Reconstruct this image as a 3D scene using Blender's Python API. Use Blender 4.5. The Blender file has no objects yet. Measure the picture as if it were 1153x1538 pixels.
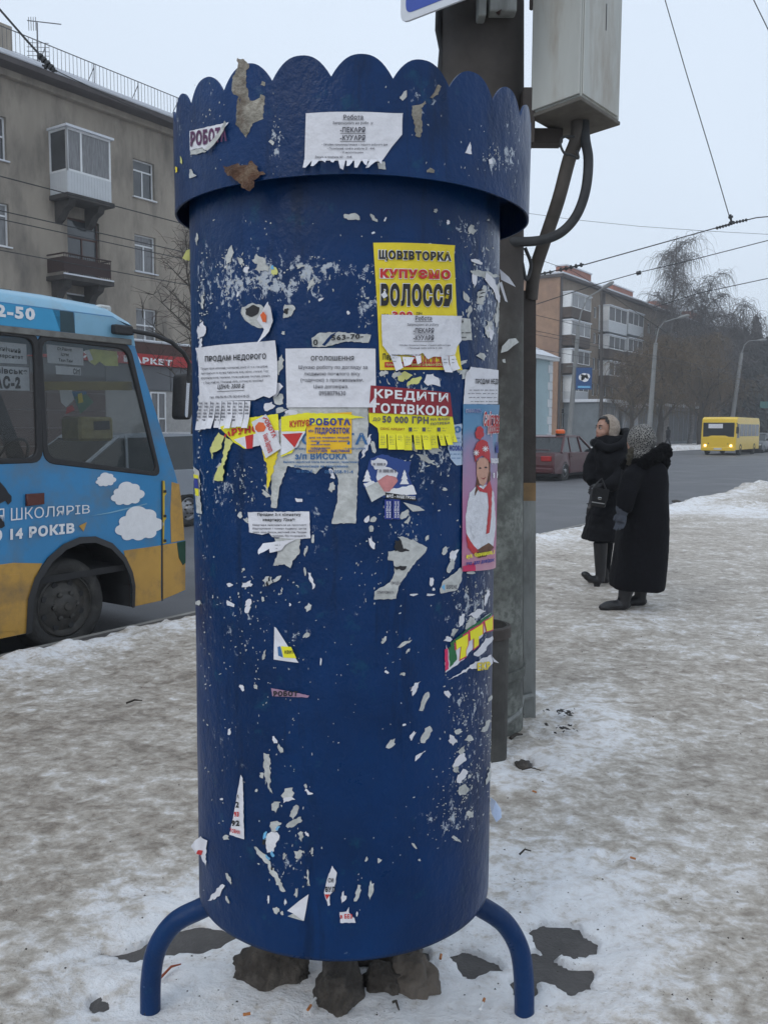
import bpy, bmesh, math, random
import numpy as np
from mathutils import Matrix, Vector, noise as mnoise
random.seed(7); RNG = np.random.default_rng(7)
sc = bpy.context.scene
COL = sc.collection

# ------------------------------------------------------------------ camera, light, exposure
F_PX, CX, CY, PITCH, ROLL, EYE = 1330.0, 576.5, 769.0, math.radians(5.41), math.radians(.3), 1.6
_F = Vector((0, math.cos(PITCH), -math.sin(PITCH))); _U0 = Vector((0, math.sin(PITCH), math.cos(PITCH))); _R0 = Vector((1, 0, 0))
_R = math.cos(ROLL)*_R0 + math.sin(ROLL)*_U0; _U = -math.sin(ROLL)*_R0 + math.cos(ROLL)*_U0
cam_d = bpy.data.cameras.new('camera'); cam = bpy.data.objects.new('camera', cam_d); COL.objects.link(cam)
cam_d.sensor_fit = 'VERTICAL'; cam_d.sensor_height = 24; cam_d.lens = F_PX/1538*24
cam_d.clip_start = .05; cam_d.clip_end = 2000
cam.matrix_world = Matrix(((_R.x, _U.x, -_F.x, 0), (_R.y, _U.y, -_F.y, 0), (_R.z, _U.z, -_F.z, EYE), (0, 0, 0, 1)))
sc.camera = cam
world = bpy.data.worlds.new('World'); sc.world = world; world.use_nodes = True
wn = world.node_tree; wn.nodes.clear()
SUN_EL, SUN_ROT = math.radians(38), math.radians(215)
sky = wn.nodes.new('ShaderNodeTexSky'); sky.sky_type = 'NISHITA'; sky.sun_disc = False
sky.sun_elevation = SUN_EL; sky.sun_rotation = SUN_ROT; sky.air_density = 1.5; sky.dust_density = 3
over = wn.nodes.new('ShaderNodeTexCoord'); sep = wn.nodes.new('ShaderNodeSeparateXYZ'); wn.links.new(over.outputs['Generated'], sep.inputs[0])
nz = wn.nodes.new('ShaderNodeTexNoise'); nz.inputs['Scale'].default_value = 1.6; nz.inputs['Detail'].default_value = 3
wn.links.new(over.outputs['Generated'], nz.inputs['Vector'])
ramp = wn.nodes.new('ShaderNodeMix'); ramp.data_type = 'RGBA'
ramp.inputs['A'].default_value = (6.1, 7.0, 8.15, 1); ramp.inputs['B'].default_value = (7.6, 8.6, 9.95, 1)
wn.links.new(nz.outputs['Fac'], ramp.inputs['Factor'])
mixn = wn.nodes.new('ShaderNodeMix'); mixn.data_type = 'RGBA'; mixn.inputs['Factor'].default_value = .94
wn.links.new(sky.outputs[0], mixn.inputs['A']); wn.links.new(ramp.outputs['Result'], mixn.inputs['B'])
bg = wn.nodes.new('ShaderNodeBackground'); bg.inputs['Strength'].default_value = .098
wn.links.new(mixn.outputs['Result'], bg.inputs[0])
wo = wn.nodes.new('ShaderNodeOutputWorld'); wn.links.new(bg.outputs[0], wo.inputs[0])
sun_d = bpy.data.lights.new('sun', 'SUN'); sun_d.energy = .55; sun_d.angle = math.radians(30); sun_d.color = (1, .96, .9)
sun = bpy.data.objects.new('sun', sun_d); COL.objects.link(sun)
sd = Vector((math.sin(SUN_ROT)*math.cos(SUN_EL), math.cos(SUN_ROT)*math.cos(SUN_EL), math.sin(SUN_EL)))
sun.rotation_euler = sd.to_track_quat('Z', 'Y').to_euler(); sun.location = (0, 0, 30)
sc.view_settings.view_transform = 'Standard'; sc.view_settings.look = 'None'
sc.view_settings.exposure = .22; sc.view_settings.gamma = 1; sc.view_settings.use_curve_mapping = False
sc.cycles.max_bounces = 6; sc.cycles.volume_bounces = 0; sc.cycles.transparent_max_bounces = 8

# ------------------------------------------------------------------ survey helpers: photo pixels -> places in the world
def ray(x, y): return _R*((x-CX)/F_PX) + _U*((CY-y)/F_PX) + _F
O3 = Vector((0, 0, EYE))
def onZ(x, y, z=0):
    d = ray(x, y); return O3 + d*((z-EYE)/d.z)
def onY(x, y, Y):
    d = ray(x, y); return O3 + d*(Y/d.y)
DA = math.radians(34.5)
D = Vector((math.sin(DA), math.cos(DA), 0)); N = Vector((-D.y, D.x, 0)); Z = Vector((0, 0, 1))   # along the street, away across it
K = onZ(0, 985)
def onP(x, y, t):
    d = ray(x, y); k = (t + K.dot(N))/d.dot(N); p = O3 + d*k
    return (p-K).dot(D), p.z
def ST(u, t, z=0): return Vector((K.x, K.y, 0)) + D*u + N*t + Z*z
def frame(t, u0=0, z0=0):      # x along the street, y up, z towards the pavement
    o = ST(u0, t, z0)
    return Matrix(((D.x, 0, -N.x, o.x), (D.y, 0, -N.y, o.y), (0, 1, 0, o.z), (0, 0, 0, 1)))
def to_ut(p): q = p-Vector((K.x, K.y, 0)); return q.dot(D), q.dot(N)
def proj(P):                   # numpy world -> photo pixels
    q = P-np.array(O3); a = q@np.array(_R); b = q@np.array(_U); c = q@np.array(_F)
    return CX+F_PX*a/c, CY-F_PX*b/c

# ------------------------------------------------------------------ materials
MATS = {}
def mat(name, col, rough=.8, var=.15, scale=8, bump=0, bscale=None, metal=0, spec=.5, emis=None, coat=0, dirt=None, dscale=3, damt=.5, aniso=None):
    if name in MATS: return MATS[name]
    m = bpy.data.materials.new(name); m.use_nodes = True; MATS[name] = m
    nt = m.node_tree; b = nt.nodes['Principled BSDF']
    b.inputs['Roughness'].default_value = rough; b.inputs['Metallic'].default_value = metal
    b.inputs['Specular IOR Level'].default_value = spec; b.inputs['Coat Weight'].default_value = coat
    tc = nt.nodes.new('ShaderNodeTexCoord'); vec = tc.outputs['Object']
    if aniso:
        mp = nt.nodes.new('ShaderNodeMapping'); mp.inputs['Scale'].default_value = aniso; nt.links.new(vec, mp.inputs[0]); vec = mp.outputs[0]
    n = nt.nodes.new('ShaderNodeTexNoise'); n.inputs['Scale'].default_value = scale; n.inputs['Detail'].default_value = 6; n.inputs['Roughness'].default_value = .6
    nt.links.new(vec, n.inputs['Vector'])
    mr = nt.nodes.new('ShaderNodeMapRange'); mr.inputs['From Min'].default_value = .3; mr.inputs['From Max'].default_value = .7
    mr.inputs['To Min'].default_value = 1-var; mr.inputs['To Max'].default_value = 1+var
    nt.links.new(n.outputs['Fac'], mr.inputs[0])
    mx = nt.nodes.new('ShaderNodeVectorMath'); mx.operation = 'SCALE'; mx.inputs[0].default_value = col[:3]
    nt.links.new(mr.outputs[0], mx.inputs['Scale']); out = mx.outputs[0]
    if dirt:
        n2 = nt.nodes.new('ShaderNodeTexNoise'); n2.inputs['Scale'].default_value = dscale; n2.inputs['Detail'].default_value = 8; n2.inputs['Roughness'].default_value = .65
        nt.links.new(vec, n2.inputs['Vector'])
        r2 = nt.nodes.new('ShaderNodeMapRange'); r2.inputs['From Min'].default_value = .48; r2.inputs['From Max'].default_value = .68; r2.inputs['To Max'].default_value = damt
        nt.links.new(n2.outputs['Fac'], r2.inputs[0])
        m2 = nt.nodes.new('ShaderNodeMix'); m2.data_type = 'RGBA'; m2.inputs['B'].default_value = (*dirt[:3], 1)
        nt.links.new(r2.outputs[0], m2.inputs['Factor']); nt.links.new(out, m2.inputs['A']); out = m2.outputs['Result']
    nt.links.new(out, b.inputs['Base Color'])
    if bump:
        n3 = nt.nodes.new('ShaderNodeTexNoise'); n3.inputs['Scale'].default_value = bscale or scale*3; n3.inputs['Detail'].default_value = 5
        nt.links.new(vec, n3.inputs['Vector'])
        bp = nt.nodes.new('ShaderNodeBump'); bp.inputs['Strength'].default_value = bump; bp.inputs['Distance'].default_value = .02
        nt.links.new(n3.outputs['Fac'], bp.inputs['Height']); nt.links.new(bp.outputs[0], b.inputs['Normal'])
    if emis:
        b.inputs['Emission Color'].default_value = (*emis[:3], 1); b.inputs['Emission Strength'].default_value = emis[3]
    return m
def glass(name, tint=(.55, .58, .6), rough=.04, opaque=.0, refl=1.0):
    m = bpy.data.materials.new(name); m.use_nodes = True; nt = m.node_tree; nt.nodes.clear()
    o = nt.nodes.new('ShaderNodeOutputMaterial'); tr = nt.nodes.new('ShaderNodeBsdfTransparent'); tr.inputs[0].default_value = (*tint, 1)
    gl = nt.nodes.new('ShaderNodeBsdfGlossy'); gl.inputs['Roughness'].default_value = rough; gl.inputs[0].default_value = (refl, refl, refl, 1)
    df = nt.nodes.new('ShaderNodeBsdfDiffuse'); df.inputs[0].default_value = (.16, .16, .155, 1)
    lw = nt.nodes.new('ShaderNodeLayerWeight'); lw.inputs[0].default_value = .5; pw = nt.nodes.new('ShaderNodeMath'); pw.operation = 'POWER'; pw.inputs[1].default_value = 3.2
    fr = nt.nodes.new('ShaderNodeMath'); fr.operation = 'MULTIPLY_ADD'; fr.inputs[1].default_value = .55; fr.inputs[2].default_value = .03; nt.links.new(lw.outputs['Facing'], pw.inputs[0]); nt.links.new(pw.outputs[0], fr.inputs[0])
    m1 = nt.nodes.new('ShaderNodeMixShader'); m2 = nt.nodes.new('ShaderNodeMixShader')
    tc = nt.nodes.new('ShaderNodeTexCoord'); nz = nt.nodes.new('ShaderNodeTexNoise'); nz.inputs['Scale'].default_value = 2.5; nz.inputs['Detail'].default_value = 5
    mr = nt.nodes.new('ShaderNodeMapRange'); mr.inputs['From Min'].default_value = .35; mr.inputs['From Max'].default_value = .7; mr.inputs['To Max'].default_value = opaque*1.6
    nt.links.new(tc.outputs['Object'], nz.inputs[0]); nt.links.new(nz.outputs[0], mr.inputs[0]); nt.links.new(mr.outputs[0], m1.inputs[0])
    nt.links.new(tr.outputs[0], m1.inputs[1]); nt.links.new(df.outputs[0], m1.inputs[2])
    nt.links.new(fr.outputs[0], m2.inputs[0]); nt.links.new(m1.outputs[0], m2.inputs[1]); nt.links.new(gl.outputs[0], m2.inputs[2]); nt.links.new(m2.outputs[0], o.inputs[0])
    return m
def nodes_of(m): return m.node_tree.nodes, m.node_tree.links

# ------------------------------------------------------------------ object helpers
WM = {}
def put(name, me, m, parent=None, base=None, smooth=False, kind=None, label=None):
    """me holds world coordinates; it is made local to its thing."""
    o = bpy.data.objects.new(name, me); COL.objects.link(o)
    if m is not None:
        for k in (m if isinstance(m, (list, tuple)) else [m]): me.materials.append(k)
    if parent is not None:
        w = WM[parent.name]; me.transform(w.inverted()); o.parent = parent; WM[o.name] = w
    elif base is not None:
        w = Matrix.Translation(base); me.transform(w.inverted()); o.location = base; WM[o.name] = w
    else: WM[o.name] = Matrix.Identity(4)
    if smooth: me.polygons.foreach_set('use_smooth', [True]*len(me.polygons))
    if kind: o['kind'] = kind
    if label: o['label'] = label
    return o
def thing(name, label, cat, base=(0, 0, 0), group=None):
    o = bpy.data.objects.new(name, None); COL.objects.link(o); o.location = base; o.empty_display_size = .2
    o['label'] = label; o['category'] = cat
    if group: o['group'] = group
    WM[o.name] = Matrix.Translation(base); return o
def tag(o, label, cat, group=None):
    o['label'] = label; o['category'] = cat
    if group: o['group'] = group
    return o
def structure(o): o['kind'] = 'structure'; return o
def dup(root, loc, label=None, rz=None, scale=None):
    r = root.copy(); COL.objects.link(r); r.location = loc
    if rz is not None: r.rotation_euler.z = rz
    if scale: r.scale = scale
    if label: r['label'] = label
    for ch in list(root.children):
        c = ch.copy(); COL.objects.link(c); c.parent = r
        for g in list(ch.children):
            e = g.copy(); COL.objects.link(e); e.parent = c
    return r
class MB:
    def __init__(s): s.v = []; s.f = []; s.mi = []
    def add(s, vs, fs, mi=0):
        n = len(s.v); s.v += [tuple(v) for v in vs]; s.f += [tuple(i+n for i in f) for f in fs]; s.mi += [mi]*len(fs); return s
    def box(s, M, x0, x1, y0, y1, z0, z1, mi=0):
        vs = [M@Vector((x, y, z)) for x in (x0, x1) for y in (y0, y1) for z in (z0, z1)]
        return s.add(vs, [(0, 1, 3, 2), (4, 6, 7, 5), (0, 4, 5, 1), (2, 3, 7, 6), (0, 2, 6, 4), (1, 5, 7, 3)], mi)
    def tube(s, pts, r, n=6, cap=True, mi=0):
        pts = [Vector(p) for p in pts]
        rs = r if isinstance(r, (list, tuple)) else [r]*len(pts)
        vs = []; up = None
        for i, p in enumerate(pts):
            d = (pts[min(i+1, len(pts)-1)]-pts[max(i-1, 0)])
            if d.length < 1e-9: d = Vector((0, 0, 1))
            d.normalize()
            if up is None: up = Vector((0, 0, 1)) if abs(d.z) < .9 else Vector((1, 0, 0))
            a = d.cross(up).normalized(); b = a.cross(d).normalized(); up = b
            for k in range(n):
                t = 2*math.pi*k/n; vs.append(p+(a*math.cos(t)+b*math.sin(t))*rs[i])
        fs = [(i*n+k, i*n+(k+1) % n, (i+1)*n+(k+1) % n, (i+1)*n+k) for i in range(len(pts)-1) for k in range(n)]
        if cap: fs += [tuple(range(n-1, -1, -1)), tuple((len(pts)-1)*n+k for k in range(n))]
        return s.add(vs, fs, mi)
    def lathe(s, M, prof, n=32, mi=0):      # prof: (r, z) along M's z
        vs = [M@Vector((r*math.cos(2*math.pi*k/n), r*math.sin(2*math.pi*k/n), z)) for r, z in prof for k in range(n)]
        fs = [(i*n+k, i*n+(k+1) % n, (i+1)*n+(k+1) % n, (i+1)*n+k) for i in range(len(prof)-1) for k in range(n)]
        return s.add(vs, fs, mi)
    def mesh(s, name='mesh'):
        me = bpy.data.meshes.new(name); me.from_pydata(s.v, [], s.f); me.update()
        if any(s.mi): me.polygons.foreach_set('material_index', s.mi)
        return me
    def obj(s, name, m, parent=None, base=None, smooth=False, kind=None, bevel=0, label=None):
        me = s.mesh(name)
        bm = bmesh.new(); bm.from_mesh(me); bmesh.ops.recalc_face_normals(bm, faces=bm.faces)
        if bevel: bmesh.ops.bevel(bm, geom=[e for e in bm.edges if e.calc_face_angle(0) > .6], offset=bevel, segments=1, affect='EDGES', clamp_overlap=True)
        bm.to_mesh(me); bm.free()
        o = put(name, me, m, parent, base, smooth, kind, label)
        if smooth: me.set_sharp_from_angle(angle=math.radians(48))
        return o
def box(name, M, dims, m, parent=None, base=None, bevel=0, kind=None, label=None):
    return MB().box(M, *dims).obj(name, m, parent, base, bevel=bevel, kind=kind, label=label)
def rounded(pts, r, n=4):
    out = []; k = len(pts)
    for i in range(k):
        p0, p, p1 = Vector(pts[i-1]), Vector(pts[i]), Vector(pts[(i+1) % k])
        a = (p0-p); b = (p1-p); ra = min(r, a.length*.45); rb = min(r, b.length*.45)
        a = p+a.normalized()*ra; b = p+b.normalized()*rb
        for j in range(n+1):
            t = j/n; out.append(tuple((1-t)**2*a+2*t*(1-t)*p+t*t*b))
    return out
def flat_mesh(loops, M, thick, bevel=0, back=False):
    """panel with holes: loops in the x,y plane of M; front face at z=0 unless back."""
    c = bpy.data.curves.new('c', 'CURVE'); c.dimensions = '2D'; c.fill_mode = 'BOTH'; c.extrude = max(thick/2-bevel, 1e-5); c.bevel_depth = bevel; c.bevel_resolution = 0; c.offset = -bevel
    for lp in loops:
        sp = c.splines.new('POLY'); sp.points.add(len(lp)-1); sp.use_cyclic_u = True
        for q, p in zip(sp.points, lp): q.co = (p[0], p[1], 0, 1)
    o = bpy.data.objects.new('c', c); COL.objects.link(o)
    me = bpy.data.meshes.new_from_object(o, depsgraph=bpy.context.evaluated_depsgraph_get())
    bpy.data.objects.remove(o); bpy.data.curves.remove(c); me.materials.clear()
    me.transform(M@Matrix.Translation((0, 0, thick/2 if back else -thick/2)))
    return me
def flat(name, loops, M, thick, m, parent=None, base=None, bevel=0, back=False, kind=None, label=None):
    return put(name, flat_mesh(loops, M, thick, bevel, back), m, parent, base, kind=kind, label=label)
_fonts = {}
def text_uv(s, bold=0.0, shear=0.0, res=2):
    """text -> (verts normalised to 0..1 box, faces)"""
    key = (s, bold, shear)
    if key in _fonts: return _fonts[key]
    c = bpy.data.curves.new('t', 'FONT'); c.body = s; c.offset = bold; c.shear = shear; c.resolution_u = res; c.space_character = 1+bold*3.6
    o = bpy.data.objects.new('t', c); COL.objects.link(o)
    me = bpy.data.meshes.new_from_object(o, depsgraph=bpy.context.evaluated_depsgraph_get())
    v = np.array([p.co[:2] for p in me.vertices]); f = [tuple(p.vertices) for p in me.polygons]
    bpy.data.objects.remove(o); bpy.data.curves.remove(c); bpy.data.meshes.remove(me)
    lo, hi = v.min(0), v.max(0); v = (v-lo)/(hi-lo)
    _fonts[key] = (v, f); return v, f
def text_on(name, s, quad, place, m, parent, bold=0., shear=0., halo=None, rect=True):
    """quad: px corners TL, TR, BR, BL; place(px, py) -> world point"""
    v, f = text_uv(s, bold, shear)
    TL, TR, BR, BL = [np.array(q, float) for q in quad]
    vs = []
    for x, y in v:
        p = (TL*(1-x)+TR*x)*y+(BL*(1-x)+BR*x)*(1-y); vs.append(place(*p))
    b = MB(); b.add(vs, f)
    me = b.mesh(name)
    return put(name, me, m, parent)
def lerp(a, b, t): return a+(b-a)*t
# numpy value noise
_lat = RNG.random((256, 256))
def vnoise(x, y):
    xi = np.floor(x).astype(int); yi = np.floor(y).astype(int); fx = x-xi; fy = y-yi
    fx = fx*fx*(3-2*fx); fy = fy*fy*(3-2*fy)
    g = lambda a, b: _lat[a & 255, b & 255]
    return (g(xi, yi)*(1-fx)+g(xi+1, yi)*fx)*(1-fy)+(g(xi, yi+1)*(1-fx)+g(xi+1, yi+1)*fx)*fy
def fbm(x, y, o=4):
    s = 0; a = .5
    for i in range(o): s = s+a*(vnoise(x*2**i+17*i, y*2**i+31*i)-.5)*2; a *= .5
    return s
# ------------------------------------------------------------------ ground, road, snow
ROAD_Z, FAR_T, VERGE_T = -.14, 15.6, 17.2
m_road = mat('wet_asphalt_road', (.098, .1, .108), .62, .16, .9, .25, 60, dirt=(.17, .17, .175), dscale=.5, damt=.6, aniso=(1, 1, 1))
MB().add([ST(u, t, ROAD_Z) for u, t in ((-60, .0), (420, .0), (420, FAR_T+1), (-60, FAR_T+1))], [(0, 1, 2, 3)]).obj('road', m_road, kind='structure')
m_base = mat('snow_covered_ground', (.6, .61, .63), .9, .12, .3, .2, 2)
MB().add([Vector((x, y, -.45)) for x, y in ((-500, -60), (700, -60), (700, 900), (-500, 900))], [(0, 1, 2, 3)]).obj('ground', m_base, kind='structure')
m_asph = mat('pavement_asphalt', (.075, .07, .068), .75, .2, 5, .35, 120, dirt=(.12, .115, .11), dscale=30, damt=.5)
MB().add([ST(u, t, -.012) for u, t in ((-12, -40), (120, -40), (120, .02), (-12, .02))], [(0, 1, 2, 3)]).obj('pavement', m_asph, kind='structure')
m_kerb = mat('kerb_concrete', (.28, .27, .25), .9, .2, 6, .3)
b = MB(); M0 = frame(0)
for i in range(60): b.box(M0, -12+i*2+.01, -10+i*2-.01, -.4, -.035, -.02 - .14, -.02)
b.obj('kerb', m_kerb, kind='structure')
# snow: graded grid of the near pavement
def graded(a, b, c0, c1, d, g):
    xs = list(np.arange(c0, c1, d)); s = d
    x = c1
    while x < b: xs.append(x); s *= g; x += s
    s = d; x = c0-d
    while x > a: xs.insert(0, x); s *= g; x -= s
    return np.array(xs)
gx = graded(-9, 95, -1.3, 1.7, .012, 1.016); gy = graded(-8, 120, 1.9, 3.6, .012, 1.012)
X, Y = np.meshgrid(gx, gy)
U_ = (X-K.x)*D.x+(Y-K.y)*D.y; T_ = (X-K.x)*N.x+(Y-K.y)*N.y
edge = .02+.16*fbm(U_*.9, U_*0+3, 3)+.12*fbm(U_*4, T_*4+9, 4)+.012*np.clip(U_-14, 0, 20)
near = np.exp(-((X-.0)**2/1.1+(Y-2.35)**2/.55))
def gauss(px, py, sx, sy, a=1):
    c = onZ(px, py); return a*np.exp(-((X-c.x)/sx)**2-((Y-c.y)/sy)**2)
berm = np.exp(-((T_+.30)/.28)**2)*(.35+.65*np.clip(.5+1.2*fbm(U_*.5, U_*0, 2), 0, 1))
white = gauss(490, 1500, .75, .55, 1.25)+gauss(850, 1440, .4, .42, .75)+gauss(240, 1380, .32, .4, .7)+gauss(1000, 1300, .5, .5, .3)+gauss(860, 1085, .35, .5, .95)+gauss(780, 1150, .3, .35, .8)
white += gauss(820, 1300, .28, .3, .7)+.75*np.exp(-((T_+.38)/.42)**2)+gauss(1110, 770, 1.2, 1.6, .9)+gauss(1000, 940, .7, .6, .35)+gauss(880, 1330, .3, .3, .3)
white += .16*np.clip((X-.6)/1.5, 0, 1)*np.clip((-.3-T_)/.8, 0, 1); white = np.clip(white, 0, 1.2)
h = .012+.014*fbm(X*1.3, Y*1.3, 4)+.010*np.abs(fbm(X*5, Y*5, 3))+.004*fbm(X*26, Y*26, 3)
h += .035*np.clip(white, 0, 1)*(.5+fbm(X*3, Y*3, 3))*.6+.008*np.clip(white, 0, 1)*fbm(X*18, Y*18, 3)
h += berm*(.05+.07*fbm(X*5, Y*5, 4)+.03*fbm(X*16, Y*16, 3))
h += gauss(1120, 760, .9, 1.3, .16)*(.6+fbm(X*3.2, Y*3.2, 4))+gauss(1030, 782, .8, .6, .07)*(.6+fbm(X*4, Y*4, 4))+gauss(1150, 735, 1.2, 1.5, .2)*(.6+fbm(X*2.5, Y*2.5, 4))
h += gauss(400, 1460, .2, .06, .01)+gauss(900, 1085, .25, .3, .03)
rf = random.Random(12)     # trodden footprints, mostly along the way people walk
for i in range(170):
    fx, fy = rf.uniform(-3.5, 7), rf.uniform(2.6, 13); fa = math.radians(rf.choice((35, 215, 30, 60, 200))+rf.uniform(-25, 25)); ux, uy = math.sin(fa), math.cos(fa)
    m_ = (np.abs(X-fx) < .25) & (np.abs(Y-fy) < .25); dx, dy = X[m_]-fx, Y[m_]-fy; la, lb = (dx*ux+dy*uy)/.135, (dx*uy-dy*ux)/.048
    e_ = la**2+lb**2; h[m_] += -.011*np.exp(-e_**2)+.006*np.exp(-((np.sqrt(e_)-1.25)/.25)**2)
# bare asphalt patches, given as outlines surveyed on the ground
def inside(poly, X, Y):
    r = np.zeros(X.shape, bool); n = len(poly)
    for i in range(n):
        x0, y0 = poly[i]; x1, y1 = poly[(i+1) % n]
        c = ((y0 > Y) != (y1 > Y)) & (X < (x1-x0)*(Y-y0)/((y1-y0)+1e-12)+x0); r ^= c
    return r
def dist_poly(poly, X, Y):
    d = np.full(X.shape, 1e9); n = len(poly)
    for i in range(n):
        a = np.array(poly[i]); b2 = np.array(poly[(i+1) % n]); e = b2-a; L = e@e+1e-12
        t = np.clip(((X-a[0])*e[0]+(Y-a[1])*e[1])/L, 0, 1)
        d = np.minimum(d, np.hypot(X-a[0]-t*e[0], Y-a[1]-t*e[1]))
    return np.where(inside(poly, X, Y), -d, d)
patches = [[(155, 1437), (200, 1430), (262, 1400), (300, 1396), (345, 1400), (360, 1412), (300, 1432), (245, 1436), (200, 1447)],
           [(240, 1428), (330, 1425), (345, 1410), (270, 1412)],
           [(676, 1438), (695, 1433), (745, 1452), (750, 1460), (705, 1470), (690, 1458)],
           [(797, 1402), (815, 1394), (868, 1397), (872, 1410), (898, 1420), (893, 1435), (860, 1442), (826, 1440), (808, 1425)],
           [(800, 1434), (826, 1441), (850, 1455), (888, 1462), (887, 1490), (858, 1497), (835, 1480), (800, 1470)],
           [(138, 1505), (150, 1500), (163, 1508), (158, 1524), (143, 1524)], [(770, 1478), (800, 1470), (800, 1500), (775, 1495)],
           [(610, 1432), (640, 1434), (640, 1446), (618, 1446)], [(776, 1145), (792, 1143), (797, 1152), (785, 1158)]]
h = np.maximum(h, -.002)
sel = (X > -2.2) & (X < 2.2) & (Y > 1.6) & (Y < 5)
hs = h[sel]; Xs, Ys = X[sel], Y[sel]; ws = white[sel]
jit = .009*fbm(Xs*22, Ys*22, 3)+.008*fbm(Xs*60, Ys*60, 2)+.012*fbm(Xs*9+5, Ys*9, 2)
for p in patches:
    poly = [tuple(onZ(*q, z=-.01)[:2]) for q in p]
    dd = dist_poly(poly, Xs, Ys)+jit; hs = np.minimum(hs, np.maximum(.002, .002+.16*dd)+.003*jit/.012)
    k = np.clip((dd+.003)/.016, 0, 1); hs = np.where(dd < .016, lerp(-.045, hs, k*k*(3-2*k)), hs)
h[sel] = hs; white[sel] = ws
k = np.clip((edge-T_)/.16, 0, 1); k = k**.6
h = lerp(-.24, h, k)
keep = T_ < .55
idx = -np.ones(X.shape, int); idx[keep] = np.arange(keep.sum())
V = np.stack([X[keep], Y[keep], h[keep]], 1)
q = np.stack([idx[:-1, :-1], idx[:-1, 1:], idx[1:, 1:], idx[1:, :-1]], -1).reshape(-1, 4); q = q[(q >= 0).all(1)]
def npmesh(name, V, q):
    me = bpy.data.meshes.new(name); me.vertices.add(len(V)); me.vertices.foreach_set('co', V.astype('f').ravel())
    me.loops.add(q.size); me.loops.foreach_set('vertex_index', q.astype('i').ravel())
    me.polygons.add(len(q)); me.polygons.foreach_set('loop_start', np.arange(0, q.size, q.shape[1], dtype='i'))
    me.update(calc_edges=True); me.validate(); return me
me = npmesh('snow', V, q)
at = me.attributes.new('white', 'FLOAT', 'POINT'); at.data.foreach_set('value', white[keep].astype('f'))
def snow_mat(name):
    m = bpy.data.materials.new(name); m.use_nodes = True; nd, lk = nodes_of(m); bs = nd['Principled BSDF']
    tc = nd.new('ShaderNodeTexCoord')
    def mapping(rot, sc3):
        mp = nd.new('ShaderNodeMapping'); mp.inputs['Rotation'].default_value = (0, 0, rot); mp.inputs['Scale'].default_value = sc3; lk.new(tc.outputs['Object'], mp.inputs[0]); return mp.outputs[0]
    def noi(vec, s, d=6, r=.6, dist=0):
        n = nd.new('ShaderNodeTexNoise'); n.inputs['Scale'].default_value = s; n.inputs['Detail'].default_value = d; n.inputs['Roughness'].default_value = r; n.inputs['Distortion'].default_value = dist
        lk.new(vec, n.inputs['Vector']); return n.outputs['Fac']
    def rng(v, a, b_, c=0, d=1):
        r = nd.new('ShaderNodeMapRange'); r.inputs['From Min'].default_value = a; r.inputs['From Max'].default_value = b_; r.inputs['To Min'].default_value = c; r.inputs['To Max'].default_value = d; lk.new(v, r.inputs[0]); return r.outputs[0]
    def mth(op, a, b_):
        r = nd.new('ShaderNodeMath'); r.operation = op
        for i, z in enumerate((a, b_)):
            if isinstance(z, (int, float)): r.inputs[i].default_value = z
            else: lk.new(z, r.inputs[i])
        return r.outputs[0]
    def mixc(f, a, b_):
        r = nd.new('ShaderNodeMix'); r.data_type = 'RGBA'; lk.new(f, r.inputs['Factor'])
        for k2, z in (('A', a), ('B', b_)):
            if isinstance(z, tuple): r.inputs[k2].default_value = (*z, 1)
            else: lk.new(z, r.inputs[k2])
        return r.outputs['Result']
    vs = mapping(.2, (.92, 1.1, 1)); v0 = tc.outputs['Object']
    a = nd.new('ShaderNodeAttribute'); a.attribute_name = 'white'
    big = noi(vs, 1.6, 4, .6, .4); mid = noi(vs, 7, 9, .68, .6); fine = noi(vs, 30, 8, .7, .3); sp = noi(v0, 95, 4, .6)
    m16 = noi(mapping(.4, (1, 1, 1)), 13, 8, .62, .5)
    val = mth('ADD', mth('MULTIPLY', mid, .33), mth('ADD', mth('MULTIPLY', m16, .35), mth('MULTIPLY', fine, .32)))
    val = mth('ADD', val, mth('ADD', mth('MULTIPLY', rng(big, .25, .75, -.5, .5), .13), mth('SUBTRACT', mth('MULTIPLY', a.outputs['Fac'], .15), .010)))
    wf = rng(val, .46, .62)
    rp = nd.new('ShaderNodeValToRGB'); e = rp.color_ramp.elements; lk.new(val, rp.inputs[0]); e[0].position = .395; e[0].color = (.235, .198, .162, 1); e[1].position = .69; e[1].color = (.86, .865, .88, 1)
    for q_, c_ in ((.46, (.36, .312, .262)), (.515, (.475, .428, .37)), (.565, (.61, .568, .52)), (.62, (.77, .755, .75))): k3 = e.new(q_); k3.color = (*c_, 1)
    col = rp.outputs[0]
    dirtm = mth('MULTIPLY', rng(sp, .62, .70), rng(mid, .42, .6, 1, 0))
    col = mixc(mth('MULTIPLY', dirtm, .8), col, (.10, .08, .062))
    streak = noi(mapping(.3, (1.2, 6, 1)), 9, 6, .7, .8)
    col = mixc(mth('MULTIPLY', rng(streak, .66, .76), rng(wf, .2, 1.0, .5, .05)), col, (.12, .105, .09))
    lk.new(col, bs.inputs['Base Color']); lk.new(rng(wf, .0, 1, .5, .85), bs.inputs['Roughness'])
    bs.inputs['Specular IOR Level'].default_value = .35
    hgt = mth('ADD', mth('MULTIPLY', mid, 1.1), mth('ADD', mth('MULTIPLY', fine, .5), mth('MULTIPLY', sp, .12)))
    bp = nd.new('ShaderNodeBump'); bp.inputs['Strength'].default_value = .8; bp.inputs['Distance'].default_value = .03
    lk.new(hgt, bp.inputs['Height']); lk.new(bp.outputs[0], bs.inputs['Normal'])
    return m
m_snow = snow_mat('trampled_snow_and_ice')
put('snow_pavement', me, m_snow, smooth=True, kind='structure')
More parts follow.
